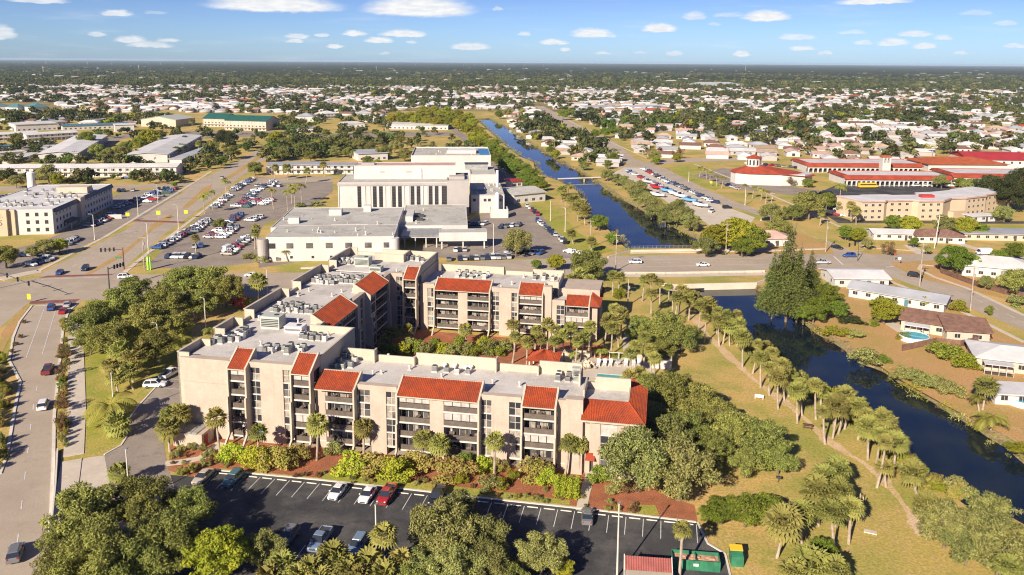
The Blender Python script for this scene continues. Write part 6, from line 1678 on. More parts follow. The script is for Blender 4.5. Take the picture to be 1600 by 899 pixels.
def utility(px, py, h, label, arms=1, mat='wood_pole', lean=0.0):
    t = thing('utility_pole', label, 'utility pole', at(px, py), RND.uniform(-.3, .3)); mb = MB(); mb.tube([(0, 0, 0), (lean * h, 0, h)], [.2, .13], 8); mb.build('pole', mat, t)
    for k in range(arms):
        mb = MB(); mb.box(-1.2, 1.2, -.07, .07, -.08, .08)
        for x in (-1.1, -.4, .4, 1.1): mb.cyl(x, 0, .08, .3, .06, .06, 6)
        mb.build('crossarm', 'wood_pole', t, (lean * (h - .6 - k), 0, h - .6 - k))
    mb = MB(); mb.cyl(.35, 0, h - 3, h - 2.1, .25, .25, 10); mb.build('transformer', 'metal_grey', t)
for a in [(226, 424, 12, 'wooden utility pole beside the lime green sign at the junction'), (922, 388, 11, 'pale utility pole on the canal grass by the hospital lot'), (962, 424, 13, 'utility pole with a cross arm at the left end of the bridge'), (1290, 394, 12, 'white utility pole at the right-hand junction'), (1134, 398, 12, 'pale utility pole at the far side of the bridge by the bright trees'),
          (1437, 447, 14, 'tall utility pole on the verge of the diagonal road, the one nearer the junction'), (1516, 486, 13, 'tall utility pole on the diagonal road verge above the grey house'), (1460, 388, 13, 'tall leaning white utility pole beside the brown-roofed white bungalow', 1, 'pale_pole', .07), (1205, 330, 9, 'pale utility pole beside the church drive'),
          (943, 242, 10, 'slim utility pole beside the canal road houses'), (1000, 205, 13, 'tall utility pole along the diagonal road far off'), (981, 478, 8, 'pale pole on the lawn by the pool path', 0), (1050, 500, 9, 'pole with short arm between the canal palms', 1)]: utility(*a)
def mast(base, tip, h, label, nsig=3, mat='rust_mast', r=.22):
    P, Q = at(*base), at(tip[0], tip[1], h); d = Q - Vector((P.x, P.y, h)); L = d.length; an = math.atan2(d.y, d.x)
    t = thing('traffic_signal', label, 'traffic signal', P, an)
    mb = MB(); mb.cyl(0, 0, 0, h + .5, r, r * .75, 10); mb.build('pole', mat, t); mb = MB(); mb.tube([(0, 0, h - .2), (L * .5, 0, h + .1), (L, 0, h)], [r * .6, r * .5, r * .35], 8); mb.build('mast_arm', mat, t)
    for i in range(nsig):
        s = obj('signal_head', SIGM, t, (L * (.4 + .58 * i / max(1, nsig - 1)), 0, h))
sg = MB(); sg.box(-.25, .25, -.18, .18, -.65, .65)
for k in range(3): sg.cyl(0, 0, 0, .01, .01, .01, 4)
SIGM = sg.mesh('signal_head', 'signal_black')
mast((194, 421), (157, 391), 7.0, 'rust-brown signal mast reaching left over the boulevard lanes', 4)
mast((171, 452), (193, 413), 6.5, 'dark signal mast beside the oak grove reaching up the boulevard', 4, 'metal_dark')
mast((-8, 452), (46, 443.5), 6.0, 'dark signal arm entering from the left edge over the junction', 3, 'metal_dark')
mast((1340, 408), (1327, 383), 6.5, 'thin signal mast at the right-hand junction', 2, 'metal_dark', .13)
SG = thing('totem_sign', 'tall lime green totem sign at the hospital corner', 'sign', at(233, 422), 0)
mb = MB(); mb.box(-.65, .65, -.2, .2, 0, 4.6); mb.build('panel', 'lime_sign', SG); mb = MB(); mb.box(-.4, .4, -.23, -.205, 2.9, 4.3); mb.build('emblem', 'white_trim', SG)
def sign(px, py, w, h, z, mat, label, board=None):
    t = thing('road_sign', label, 'sign', at(px, py), 0); mb = MB(); mb.cyl(0, 0, 0, z + h, .06, .06, 6); mb.build('post', 'galvanised', t); mb = MB(); mb.box(-w / 2, w / 2, -.06, -.02, z, z + h); mb.build('board', mat, t)
sign(200, 346, 1.6, 1.4, 2.4, 'flag_yellow', 'yellow crossing sign at the left end of the brick crosswalk'); sign(248, 343, 1.8, 1.6, 2.2, 'flag_yellow', 'yellow crossing sign in the median at the brick crosswalk'); sign(291, 342, 1.6, 1.4, 2.4, 'flag_yellow', 'yellow crossing sign at the right end of the brick crosswalk')
sign(1325, 376, 1.3, 1.3, 2.0, 'flag_yellow', 'yellow sign on the verge of the diagonal road beside a yellow-green shrub'); sign(1111, 291, 1.2, 1.2, 1.6, 'flag_yellow', 'yellow sign on the green lawn across from the boats'); sign(46, 473, 1.0, 1.6, 1.0, 'flag_yellow', 'yellow and white marker at the tip of the median')
sign(1405, 414, 1.0, 1.0, 1.8, 'plastic_white', 'white sign board on the grass island of the right-hand junction'); sign(1398, 408, .8, .8, 2, 'red_roof', 'red sign at the side road mouth by the right-hand junction')
MS = thing('monument_sign', 'low white monument sign at the office car park entry', 'sign', at(180, 342), rad(10)); mb = MB(); mb.box(-2.8, 2.8, -.3, .3, 0, 1.9); mb.build('slab', 'white_wall', MS); mb = MB(); mb.box(-3, 3, -.4, .4, 0, .3); mb.build('base', 'concrete', MS)
sb = thing('street_name_sign', 'green street name board hanging from the dark signal mast', 'sign', at(187, 428), 0); mb = MB(); mb.box(-1.1, 1.1, -.03, .03, 5.2, 5.75); mb.build('board', 'green_metal', sb)

# ------------------------------------------------------------------ bins and yard things in the near car park
BH = thing('bin_shelter', 'white bin shelter with a red tiled roof at the lower edge', 'shed', at(975, 905), rad(-6))
mb = MB(); mb.box(0, 6.3, -3.2, 0, 0, 2.1); mb.build('wall', 'stucco_pale', BH); mb = MB(); mb.side([(-.55, 2.1), (.5, 2.1), (.5, 3.3), (.3, 3.4), (-1.0, 2.15)], 0, 6.3) if False else tile_slope(mb, (0, -1.15, 2.15), (6.3, -1.15, 2.15), (0, .35, 3.3), (6.3, .35, 3.3)); mb.build('roof_tiles', 'faded_roof', BH)['kind'] = 'stuff'
mb = MB(); mb.side([(-1.1, 2.0), (.36, 3.15), (.36, 0), (.1, 0), (.1, 2.0)], .0, 6.3); mb.build('gable_wall', 'stucco_pale', BH)
for x in (-.1, 6.3): mb = MB(); mb.side([(-3.2, 0), (-3.2, 2.1), (-1.2, 2.2), (.35, 3.5), (.45, 3.5), (.45, 0)], x, x + .12); mb.build('end_wall', 'white_trim', BH)
DP = thing('skip', 'long green roll-off skip half full of rust-coloured waste', 'skip', at(1050, 889), rad(-7))
mb = MB()
for b in ((0, 6.6, 0, .1, 0, 1.5), (0, 6.6, 2.3, 2.4, 0, 1.5), (0, .1, .1, 2.3, 0, 1.5), (6.5, 6.6, .1, 2.3, 0, 1.5), (3.25, 3.35, .1, 2.3, .9, 1.45)): mb.box(*b)
for i in range(10): mb.box(.3 + i * .65, .42 + i * .65, -.06, 0, 0, 1.45)
mb.build('body', 'green_metal', DP)
mb = MB()
mb.box(.11, 6.49, .11, 2.29, .3, 1.0)
for i in range(40): x, y, s_ = RND.uniform(.7, 6.0), RND.uniform(.4, 1.9), RND.uniform(.15, .5); mb.box(x - s_, x + s_ * .6, y - s_ * .4, y + s_ * .4, .95, 1.02 + RND.uniform(0, .22))
stuff(mb.build('debris', 'debris', DP)); mb = MB(); mb.box(2.9, 3.6, -.09, -.065, .7, 1.1); mb.build('sign_plate', 'white_paint', DP)
CB = thing('recycling_bin', 'green bin with a yellow lid on the dry grass', 'bin', at(1150, 878), rad(-6))
mb = MB(); mb.side([(-1.2, 0), (-1.2, 1.5), (1.0, 1.9), (1.0, 0)], -.85, .85); mb.build('body', 'green_metal', CB); mb = MB(); mb.side([(-.1, 1.75), (1.05, 1.96), (1.05, 2.05), (-.1, 1.84)], -.9, .9); mb.build('lid', 'yellow_metal', CB); mb = MB(); mb.side([(-1.05, 1.55), (-.15, 1.72), (-.15, 1.78), (-1.05, 1.61)], -.8, .8); mb.build('flap', 'lime_sign' if False else 'green_metal', CB)
PT = thing('picnic_table', 'dark picnic table on the dry grass by the canal palms', 'table', at(1262, 669), rad(-20))
mb = MB(); mb.box(-.95, .95, -.4, .4, .7, .76); mb.build('tabletop', 'wood_fence', PT)
for y in (-.75, .75): mb = MB(); mb.box(-.95, .95, y - .15, y + .15, .42, .47); mb.build('seat', 'wood_fence', PT)
for x in (-.7, .7): mb = MB(); mb.tube([(x, -.8, 0), (x, 0, .7)], .05, 5); mb.tube([(x, .8, 0), (x, 0, .7)], .05, 5); mb.build('leg', 'wood_fence', PT)
def grill(px, py, label): t = thing('park_grill', label, 'grill', at(px, py), 0); mb = MB(); mb.cyl(0, 0, 0, .8, .05, .05, 6); mb.build('post', 'metal_dark', t); mb = MB(); mb.box(-.35, .35, -.25, .25, .8, 1.1); mb.build('firebox', 'metal_dark', t)
grill(1286, 673, 'small dark grill beside the picnic table'); grill(1216, 754, 'small dark grill on the grass right of the dense tree pair'); grill(1240, 790, 'small dark stump-like grill by the palm clump') if False else None
lb = thing('pump_cover', 'pale concrete cover slab lying on the dry grass', 'slab', at(1360, 832), rad(-25)); mb = MB(); mb.box(-.9, .9, -.45, .45, 0, .15); mb.build('slab', 'concrete', lb)
po2 = thing('wooden_post', 'pair of grey wooden posts standing in the dry grass', 'post', at(1344, 810), 0)
for x, h in ((-.25, 4.2), (.25, 3.6)): mb = MB(); mb.cyl(x, 0, 0, h, .11, .1, 8); mb.build('pole', 'wood_pole', po2)
mb = MB(); mb.box(.3, .6, -.1, .2, 0, .9); mb.build('meter_box', 'plastic_white', po2)
WB = thing('park_bench', 'white bench on the grass right of the courtyard trees', 'bench', at(1186, 624), rad(-20)); mb = MB(); mb.box(-.9, .9, -.25, .25, .42, .48); mb.build('seat', 'plastic_white', WB); mb = MB(); mb.box(-.9, .9, .2, .26, .48, .95); mb.build('backrest', 'plastic_white', WB)
for x in (-.8, .8): mb = MB(); mb.box(x - .05, x + .05, -.22, .22, 0, .42); mb.build('leg', 'plastic_white', WB)
# guard wall along the boulevard's pavement
GW = thing('guard_rail', 'low concrete guard wall with a dark channel along the pavement', 'wall', at(93, 700), 0)
strip_wall(GW, 'wall', [(90, 705), (87, 760), (80, 830), (73, 905)], 0, .55, .25, 'kerb'); strip_wall(GW, 'channel', [(94, 705), (91, 760), (85, 830), (80, 870)], .0, .06, .45, 'metal_dark')
# ------------------------------------------------------------------ planting: near and middle distance
def trees(kind, lst, label, group, cat='tree', hk=1.0):
    for a in lst: tree(kind, a[0], a[1], a[2], label, group, cat, a[3] if len(a) > 3 else hk)
def palms(lst, h, label, group, kind='fan', r=0):
    for a in lst: palm(a[0], a[1], a[2] if len(a) > 2 else r, a[3] if len(a) > 3 else h, label, group, kind)
# lower left grove
for cx, cy, r, lb in [(135, 800, 60, 'broad olive tree by the lower end of the boulevard guard wall'), (215, 785, 55, 'broad olive tree right below the concrete drive entrance'), (160, 862, 66, 'broad olive tree at the lower left, nearest the boulevard'), (258, 850, 60, 'broad olive tree left of the bright yellow-green round tree'), (296, 795, 44, 'olive tree overhanging the left end of the car park'), (110, 850, 44, 'olive tree touching the guard wall at the lower left')]:
    tree('oak', cx, cy, r, lb)
tree('lime', 338, 862, 56, 'dense yellow-green round tree at the lower edge of the car park'); tree('olive', 412, 858, 38, 'loose olive tree between the round yellow-green tree and the grey car')
for cx, cy, r, lb in [(690, 828, 66, 'big grey-green tree over the middle of the car park'), (748, 838, 52, 'right half of the big grey-green tree pair over the car park'), (762, 880, 46, 'lower grey-green tree beside the dark tree shadow'), (660, 884, 40, 'grey-green tree right of the tall fan palm'), (845, 864, 44, 'upright pale olive tree at the lower edge of the car park')]:
    tree('olive', cx, cy, r, lb)
tree('lime', 880, 886, 22, 'small bright green tree beside the pale olive one at the lower edge'); tree('brown', 806, 888, 20, 'nearly bare tree between the grey-green tree and the pale olive tree')
palm(600, 836, 25, 7.0, 'tall fan palm beside the silver-blue car'); palm(186, 738, 17, 2.6, 'single short fan palm beside the concrete entrance drive')
palms([(440, 886, 28), (520, 872, 32), (575, 884, 29), (485, 893, 28), (627, 876, 28), (545, 893, 26)], 4.0, 'low yellow-green fan palm below the parked cars', 'low palms below the car park')
for cx, cy, r, k, lb in [(196, 880, 56, 'oak', 'olive tree at the lower edge in the left grove, lowest of its middle'), (90, 880, 44, 'olive', 'pale olive tree at the lower left corner by the guard wall'), (240, 820, 40, 'olive', 'pale olive tree in the middle of the left grove'),
                         (715, 890, 52, 'olive', 'grey-green tree at the lower edge under the big pair'), (640, 905, 36, 'oak', 'olive tree at the lower edge beside the tall fan palm'), (800, 905, 32, 'oak', 'dark olive tree at the lower edge left of the pale upright one'), (715, 790, 36, 'olive', 'uppermost grey-green crown over the car park stalls')]:
    tree(k, cx, cy, r, lb)
palms([(465, 905, 30), (500, 908, 28), (560, 906, 30), (600, 900, 30), (420, 905, 26), (530, 888, 26)], 3.6, 'fan palm at the very lower edge below the parked cars', 'palms at the very lower edge')
# right of the building
for cx, cy, r, lb in [(1000, 712, 66, 'huge olive tree in front of the red-roofed end pavilion'), (1064, 730, 60, 'huge olive tree right of the pavilion, nearest the hedge clump'), (985, 690, 46, 'olive tree touching the end pavilion wall'), (1038, 682, 48, 'olive tree behind the two huge ones by the pavilion')]:
    tree('olive', cx, cy, r, lb)
for cx, cy, r, lb in [(1052, 612, 50, 'dark green tree right of the pool shed'), (1012, 606, 36, 'dark green tree between the pool shed and the red hip roof'), (1092, 625, 42, 'dark green tree on the edge of the dry field by the white bench'), (1196, 686, 48, 'broad dark green tree standing out on the dry field'), (1152, 672, 46, 'dark green tree joining the field tree to the pavilion trees'), (1216, 716, 32, 'lower right lobe-like tree on the dry field'), (1166, 722, 32, 'small dark tree under the broad field tree'), (1078, 664, 38, 'dark tree in the middle of the grove beside the pavilion'), (1112, 694, 36, 'dark tree filling the gap between the huge olive and the field tree'), (1124, 646, 36, 'dark tree in the upper right part of the pavilion grove'), (1020, 650, 34, 'dark tree behind the huge olive beside the pavilion eave'), (1100, 722, 34, 'dark tree at the lower right of the huge olive tree')]:
    tree('oak', cx, cy, r * .9, lb)
trees('green', [(1128, 796, 34, .8), (1165, 797, 38, .8), (1200, 792, 34, .8), (1108, 803, 22, .8)], 'dense mid-green thicket tree between the car park end and the field palms', 'dense thicket by the car park end')
palm(1224, 816, 30, 5.5, 'fan palm with a pale trunk right of the dense thicket'); palm(1252, 800, 24, 5.0, 'fan palm leaning out behind the pale-trunked one by the thicket'); palm(1066, 826, 20, 7.2, 'single tall fan palm in front of the green skip')
palms([(1290, 745, 26), (1278, 765, 26), (1308, 733, 22), (1300, 798, 25), (1330, 790, 23), (1315, 765, 20)], 6.2, 'fan palm in the dry field clump beside the grey posts', 'palm clump on the dry field')
palms([(1268, 884, 32), (1306, 890, 28), (1240, 893, 24)], 3.5, 'low fan palm at the lower edge below the field clump', 'low palms at the lower edge of the field'); tree('green', 1284, 858, 24, 'small conical green tree above the low palms at the lower edge')
for cx, cy, r, lb in [(1480, 815, 44, 'grey-olive tree on the canal bank at the lower right'), (1512, 850, 36, 'grey-olive tree with a visible trunk at the lower right'), (1545, 808, 44, 'sparse grey tree overhanging the canal at the lower right'), (1562, 862, 46, 'yellow-olive tree at the lower right corner')]:
    tree('olive', cx, cy, r, lb)
palms([(1592, 850, 24), (1450, 792, 22), (1575, 885, 22)], 5.0, 'fan palm among the grey-olive trees at the lower right', 'palms at the lower right')
# canal bank palms
CP = [(1010, 440), (1022, 435), (1035, 445), (1015, 455), (1030, 460), (1045, 450), (1055, 463), (1066, 455), (1081, 462), (1092, 480), (1105, 478), (1120, 485), (1135, 490), (1110, 495), (1150, 495), (1160, 505), (1140, 510), (1100, 492), (1125, 500),
      (1165, 525), (1180, 535), (1195, 545), (1170, 540), (1210, 555), (1190, 560), (1225, 570), (1205, 578), (1238, 583), (1217, 592), (1255, 600), (1270, 605), (1262, 618), (1285, 616), (1300, 625), (1310, 637), (1290, 640), (1322, 615), (1250, 612),
      (1331, 632), (1346, 640), (1336, 652), (1360, 650), (1376, 655), (1387, 668), (1370, 676), (1353, 666), (1396, 690), (1381, 692)]
GRP = [('in the palm row near the bridge', 9), ('in the dense canal row opposite the tall conifer', 19), ('in the canal row beside the sandy track', 38), ('in the row along the canal bend', 99)]
for i, (px, py) in enumerate(CP):
    w = next(t for t, n in GRP if i < n)
    if i % 9 == 4: continue
    px += RND.uniform(-5, 5); py += RND.uniform(-4, 4)
    palm(px, py, (2.05 + .45 * math.sin(i * 2.1)) * (py + 30 - 98) * .0140, 6.4 + 1.6 * math.sin(i * 1.7) * math.cos(i * .6), 'fan palm ' + w, 'palms ' + w)
palm(1383, 730, 17, 3.5, 'short fan palm where the sandy track narrows'); palm(1427, 740, 23, 4.0, 'round fan palm leaning over the canal below the bend')
for t in range(150):
    k = RND.random() * (len(SC_L) - 3); i = int(k); a, b = SC_L[i + (0 if i else 1)], SC_L[i + (1 if i else 2)]
    p = at(*a, ZW).lerp(at(*b, ZW), k - i) + Vector((-RND.uniform(.8, 3.2), -RND.uniform(0, 1.0), 0))
    bush(RND.choice(['olive', 'lime', 'olive', 'rust']), 0, 0, RND.uniform(2.2, 4.4), RND.uniform(1.4, 3.0), 'yellow-olive shrub at the foot of the canal palms', 'shrubs under the canal palms', world=(p.x, p.y, 0))
# courtyard and east side of the rear wing
palms([(802, 508), (838, 516), (856, 508), (869, 516), (892, 513), (922, 511), (805, 527), (824, 535), (880, 525), (902, 533), (845, 530), (912, 527), (866, 533)], 6.5, 'fan palm in the courtyard in front of the rear wing', 'courtyard palms', r=12)
palms([(960, 484), (949, 502), (957, 512), (971, 490), (965, 500)], 7.0, 'fan palm in the shade at the end of the rear wing', 'palms at the end of the rear wing', r=13)
palms([(993, 541), (1007, 527), (1016, 547), (985, 552), (1023, 560)], 6.5, 'fan palm on the bright lawn beside the pool', 'palms beside the pool lawn', r=13)
palms([(941, 548), (929, 545), (897, 552)], 2.2, 'low feathery palm behind the courtyard wall', 'feathery palms behind the courtyard wall', 'feather', r=12)
palms([(970, 600), (985, 590), (1000, 584), (1010, 592)], 5.0, 'fan palm between the pool and the red hip roof', 'palms beside the end pavilion', r=14)
for i, px in enumerate([600, 613, 628, 640, 652, 666, 680, 692, 705, 718, 728, 742, 755, 766, 778, 790]):
    bush(['olive', 'green', 'hedge', 'olive', 'green'][i % 5], px, 552 + (i % 3) * 4 - 3, RND.uniform(3.5, 5), RND.uniform(2.2, 3.6), 'bushy shrub in the courtyard bed', 'courtyard shrubs')
palms([(613, 520, 14, 3.5), (636, 516, 12, 3.5), (727, 516, 13, 4)], 3.5, 'low fan palm among the courtyard shrubs near the inner corner', 'low courtyard palms')
for cx, cy, r, lb in [(1002, 510, 28, 'dark oak-like tree beside the path to the pool'), (1035, 512, 38, 'largest dark tree on the lawn between the pool and the canal palms'), (1066, 524, 30, 'dark tree on the right edge of the lawn group'), (1032, 546, 24, 'small dark tree nearest the pool shed')]:
    tree('oak', cx, cy, r, lb)
tree('oak', 918, 412, 32, 'dark tree behind the rear wing beside the bridge approach'); tree('lime', 868, 408, 17, 'yellow-green round tree behind the rear wing parapet'); tree('green', 838, 412, 10, 'small green tree behind the middle of the rear wing parapet')
palms([(895, 437), (921, 437), (958, 431), (968, 434), (906, 430)], 6.0, 'fan palm behind the rear wing beside the street', 'palms behind the rear wing', r=11)
bush('lime', 968, 466, 4, 3, 'yellow-green shrub on the lawn at the end of the rear wing')
# grove left of the building
GR = [(150, 500, 36), (185, 478, 36), (230, 498, 38), (205, 455, 32), (258, 470, 36), (290, 440, 36), (330, 440, 36), (352, 450, 32), (240, 540, 32), (172, 525, 30), (310, 472, 28), (268, 505, 28), (140, 530, 24)]
for i, (cx, cy, r) in enumerate(GR): tree('oak', cx, cy, r, 'olive tree in the grove between boulevard and left wing', 'grove left of the building')
palms([(188, 552, 18, 5), (206, 562, 18, 5), (172, 572, 16, 4.5), (216, 548, 16, 5), (180, 590, 15, 3.5), (200, 582, 15, 4)], 5, 'fan palm at the lower edge of the dense grove', 'palms at the foot of the grove')
palm(300, 466, 13, 6, 'slim fan palm on the right side of the dense grove'); palm(403, 440, 14, 6.5, 'single fan palm with a pale trunk beside the cross street')
palm(172, 636, 38, 3.2, 'large arching feather palm on the lawn beside the lamp post', None, 'feather'); palm(184, 662, 18, 2.6, 'small fan palm right below the large feather palm')
for px, py, r in ((285, 530, 18), (300, 545, 16), (330, 515, 18)): palm(px, py, r, 2.2, 'low feather palm in the shade of the grove', 'low palms in the grove shade', 'feather')
bush('red', 372, 482, 4.5, 3.4, 'crimson flowering shrub beside the single fan palm', None, 'shrub', 'flowering_shrub'); bush('lime', 386, 478, 2.4, 2.2, 'yellow-green shrub right of the crimson flowering shrub'); bush('olive', 425, 470, 3, 2, 'olive shrub at the foot of the outer parapet')
# palms against the front
FPALM = [((341, 656), (341, 712), 17, 'at the left corner beside the low porch'), ((403, 677), (405, 714), 15, 'in front of the first window column of the corner block'), ((497, 664), (498, 722), 18, 'in front of the seam between corner block and front wing'), ((566, 671), (569, 714), 16, 'before the blank panel left of the widest tiled roof'),
         ((655, 690), (661, 730), 17, 'left one of the pair before the widest tiled roof'), ((681, 697), (687, 737), 18, 'right one of the pair before the widest tiled roof'), ((771, 691), (773, 747), 17, 'before the blank panel right of the widest tiled roof'), ((887, 692), (888, 745), 16, 'left one of the pair before the stair tower'), ((904, 697), (905, 742), 14, 'right one of the pair before the stair tower')]
for hd, ft, r, w in FPALM:
    b = at(*ft); z = 2.0
    while proj(b.x, b.y, z)[1] > hd[1] and z < 12: z += .1
    t_ = palm(0, 0, 0, z, 'fan palm ' + w, 'palms along the front of the flats', 'fan', ft)
    for c_ in t_.children:
        if c_.name.startswith('crown'): c_.scale = (r * 1.2 * b.length / F,) * 3
palms([(270, 650, 22, 5.0), (262, 670, 20, 4.0), (282, 648, 16, 5.5)], 5, 'fan palm in the clump at the blank end wall by the drive', 'palms at the blank end wall')
# hedges along the front: (foot x, foot y, width, depth, height, kind)
HG = [(366, 731, 3.4, 2.6, 3.0, 'hedge', 'yellow-green hedge clump at the foot of the first fin'), (400, 738, 4.2, 3.0, 3.0, 'hedge', 'wide yellow-green hedge below the corner block, left half'), (432, 741, 4.6, 3.0, 3.2, 'rust', 'wide rust-tinged hedge below the corner block, right half'),
      (467, 728, 3.2, 2.6, 2.4, 'rust', 'rust-topped shrub between two buttress fins'), (523, 718, 2.6, 2.2, 1.9, 'olive', 'small green shrub below the third tiled roof'), (555, 751, 5.0, 3.2, 3.2, 'hedge', 'long bright hedge above the white sedan, left part'), (585, 754, 5.4, 3.2, 3.4, 'rust', 'long bright hedge above the white sedan, middle part'),
      (614, 757, 4.8, 3.0, 3.0, 'hedge', 'long bright hedge above the red pickup, right part'), (649, 743, 4.6, 3.0, 2.6, 'rust', 'rust-topped hedge left of the palm pair'), (706, 756, 5.8, 3.0, 3.2, 'rust', 'rust and green hedge under the second balcony stack'), (727, 740, 2.6, 2.2, 2.4, 'green', 'green shrub behind the rust and green hedge'),
      (754, 746, 2.4, 2.2, 2.4, 'hedge', 'upright shrub beside the middle fin buttress'), (764, 770, 3.0, 2.4, 1.8, 'olive', 'grey-green low shrub at the kerb below the middle panel'), (783, 768, 1.6, 1.6, 1.5, 'lime', 'small lime shrub right of the grey-green low shrub'), (781, 742, 1.9, 1.8, 1.7, 'rust', 'small rust shrub at the palm foot before the middle panel'),
      (836, 757, 4.2, 2.8, 3.0, 'rust', 'rust-topped hedge under the right-hand balcony stack'), (856, 766, 2.8, 2.4, 2.2, 'hedge', 'bright shrub left of the clipped box hedge'), (719, 760, 1.6, 1.5, 1.6, 'lime', 'small lime shrub in the mulch right of the rust and green hedge'), (801, 755, 1.5, 1.4, 1.6, 'lime', 'orange-lime shrub beside the right fin buttress'),
      (936, 762, 2.6, 2.4, 2.2, 'green', 'green shrub right of the footpath below the pavilion'), (948, 740, 3.0, 2.6, 2.8, 'lime', 'yellow-green shrub at the pavilion corner'), (958, 776, 1.8, 1.6, 1.2, 'olive', 'low shrub in the mulch right of the footpath'), (985, 775, 2.2, 1.8, 1.4, 'brown', 'low brown-green shrub right of the footpath')]
for px, py, w, d, h, k, lb in HG: bush(k, px, py - d * 2.2, (w * 1.45, d * 1.55), h * 1.22, lb, None, 'shrub', 'hedge_shrub', rz=TH + RND.choice([0, math.pi]))
# clipped box hedge
bx = [(x, y, z, .30, .30, .26) for x in (-.75, -.25, .25, .75) for y in (-.6, 0, .6) for z in (.25, .6, .95, 1.2)]
bm_ = leaf_mesh('box_hedge', 'hedge_leaf', bx, 5200, .06, 900, out=.9, up=.1)
tag(obj('box_hedge', bm_, None, at(886, 774), TH, (2.1, 1.9, 2.1)), 'clipped bright green box hedge beside the footpath', 'hedge')
for k in range(60):
    px, py = RND.uniform(270, 1000), 0
    py = 741 + (px - 337) * .104 - RND.uniform(6, 26)
    bush(RND.choice(['brown', 'rust', 'olive', 'olive']), px, py, RND.uniform(.7, 1.3), RND.uniform(.5, .9), 'small low plant in the red mulch along the car park kerb', 'low plants in the mulch bed')
for px, py in ((283, 706), (300, 702), (318, 705), (275, 715), (330, 712)): bush('olive', px, py, 1.8, 1.2, 'low round shrub in the mulch beside the porch path', 'shrubs by the porch path')
for px, py, k in ((300, 738, 'rust'), (318, 730, 'olive'), (285, 742, 'rust'), (335, 722, 'rust')): bush(k, px, py, 2.0, 1.4, 'rust-tinged shrub at the left end of the mulch bed', 'shrubs at the left end of the bed')
# planting strips of the boulevard
for k in range(44):
    t = RND.random(); px = 101 + RND.uniform(-7, 5) - t * 2; py = 500 + t * 200
    bush(RND.choice(['brown', 'rust', 'olive', 'green', 'rust']), px, py, RND.uniform(1.0, 2.0), RND.uniform(.8, 1.9), 'brown and green shrub in the strip between boulevard and pavement', 'shrubs in the boulevard strip')
for k in range(40):
    py = RND.uniform(560, 735); px = RND.uniform(-14, 14 if py < 650 else 4)
    bush(RND.choice(['olive', 'olive', 'dark', 'rust', 'lime']), px, py, RND.uniform(1.4, 2.8), RND.uniform(1.2, 2.4), 'mixed shrub in the bed left of the boulevard lanes', 'shrubs left of the boulevard')
for px, py in ((36, 528), (28, 540), (22, 552), (41, 505)): bush('brown', px - 4, py, 1.4, .9, 'low brown plant on the boulevard median tip', 'low plants on the median tip')
for px, py in ((98, 588), (100, 640), (104, 560), (97, 665)):
    t = tree('brown', px, py - 12, 12, 'thin young tree in the strip between boulevard and pavement', 'young trees in the boulevard strip', hk=1.2)
# trees standing just outside the frame at the left, whose shadows fall into the picture
# right bank
def pine(px, py, h, label, k=0):
    t = thing('conifer', label, 'conifer', at(px, py), RND.uniform(0, 6)); s_ = h
    t.scale = (s_ * 1.15, s_ * 1.15, s_); c, tr = PINE[k % 2]; obj('trunk', tr, t); obj('crown', c, t)
pine(1228, 497, 25.5, 'tallest shaggy dark conifer on the canal bank by the bridge'); pine(1206, 492, 18, 'left shoulder conifer of the tall dark group', 1); pine(1264, 482, 17, 'shorter lighter conifer right of the tallest one', 1); pine(1245, 497, 20, 'dark conifer in front of the tallest one', 0)
for cx, cy, r, lb in [(1292, 462, 26, 'bright green broad tree right of the conifers'), (1272, 482, 24, 'bright green tree under the conifers on the canal edge'), (1310, 482, 18, 'bright green low tree beside the blue-trimmed bungalow'), (1256, 487, 18, 'bright green low tree at the conifer foot')]:
    tree('green', cx, cy, r, lb)
tree('lime', 1383, 482, 25, 'single round bright lime tree in front of the long grey-roofed bungalow')
for px, py, w, h, k, lb in [(1305, 522, 7, 1.6, 'lime', 'bright lime reed patch on the right canal bank'), (1352, 568, 7, 3.0, 'olive', 'olive scrub on the right bank below the round pool'), (1378, 566, 4, 1.6, 'green', 'thin green scrub right of the olive one on the bank'), (1336, 528, 4, 2, 'olive', 'olive scrub by the small jetty'), (1332, 506, 7, 1.6, 'dark', 'dark low shrub row on the brown lawn'), (1412, 530, 4, 1.6, 'lime', 'yellow-green shrubs beside the round pool'),
                        (1478, 560, 8, 3.6, 'green', 'bright shrub mass behind the dark fence'), (1510, 578, 6, 3.2, 'lime', 'yellow shrub right of the bright shrub mass'), (1366, 510, 2.5, 2, 'green', 'small shrub under the round lime tree'), (1452, 482, 6, 3.4, 'lime', 'lime shrub behind the long bungalow by the road'), (1498, 488, 5, 3, 'lime', 'golden cane-like shrub beside the diagonal road'),
                        (1598, 708, 6, 1.4, 'lime', 'bright grass clump at the right edge of the canal'), (1590, 478, 6, 3, 'olive', 'grey-olive shrub below the dark timber fence'), (1545, 493, 2.5, 2.5, 'green', 'small palm-like shrub beside the brown gabled house')]:
    bush(k, px, py, w, h, lb)
for i, px in enumerate((1412, 1424, 1437, 1450, 1462, 1474, 1486)): bush('olive', px, 592 + i * 4.2, 5, 2.6, 'silvery olive scrub in the long patch on the right bank', 'long scrub patch on the right bank')
palm(1541, 604, 17, 5.0, 'fan palm on the right bank above the low feathery palm'); palm(1548, 655, 26, 2.0, 'low bright feathery palm on the right bank', None, 'feather'); palm(1528, 622, 14, 2.5, 'dark small palm left of the right-bank fan palm', None, 'feather')
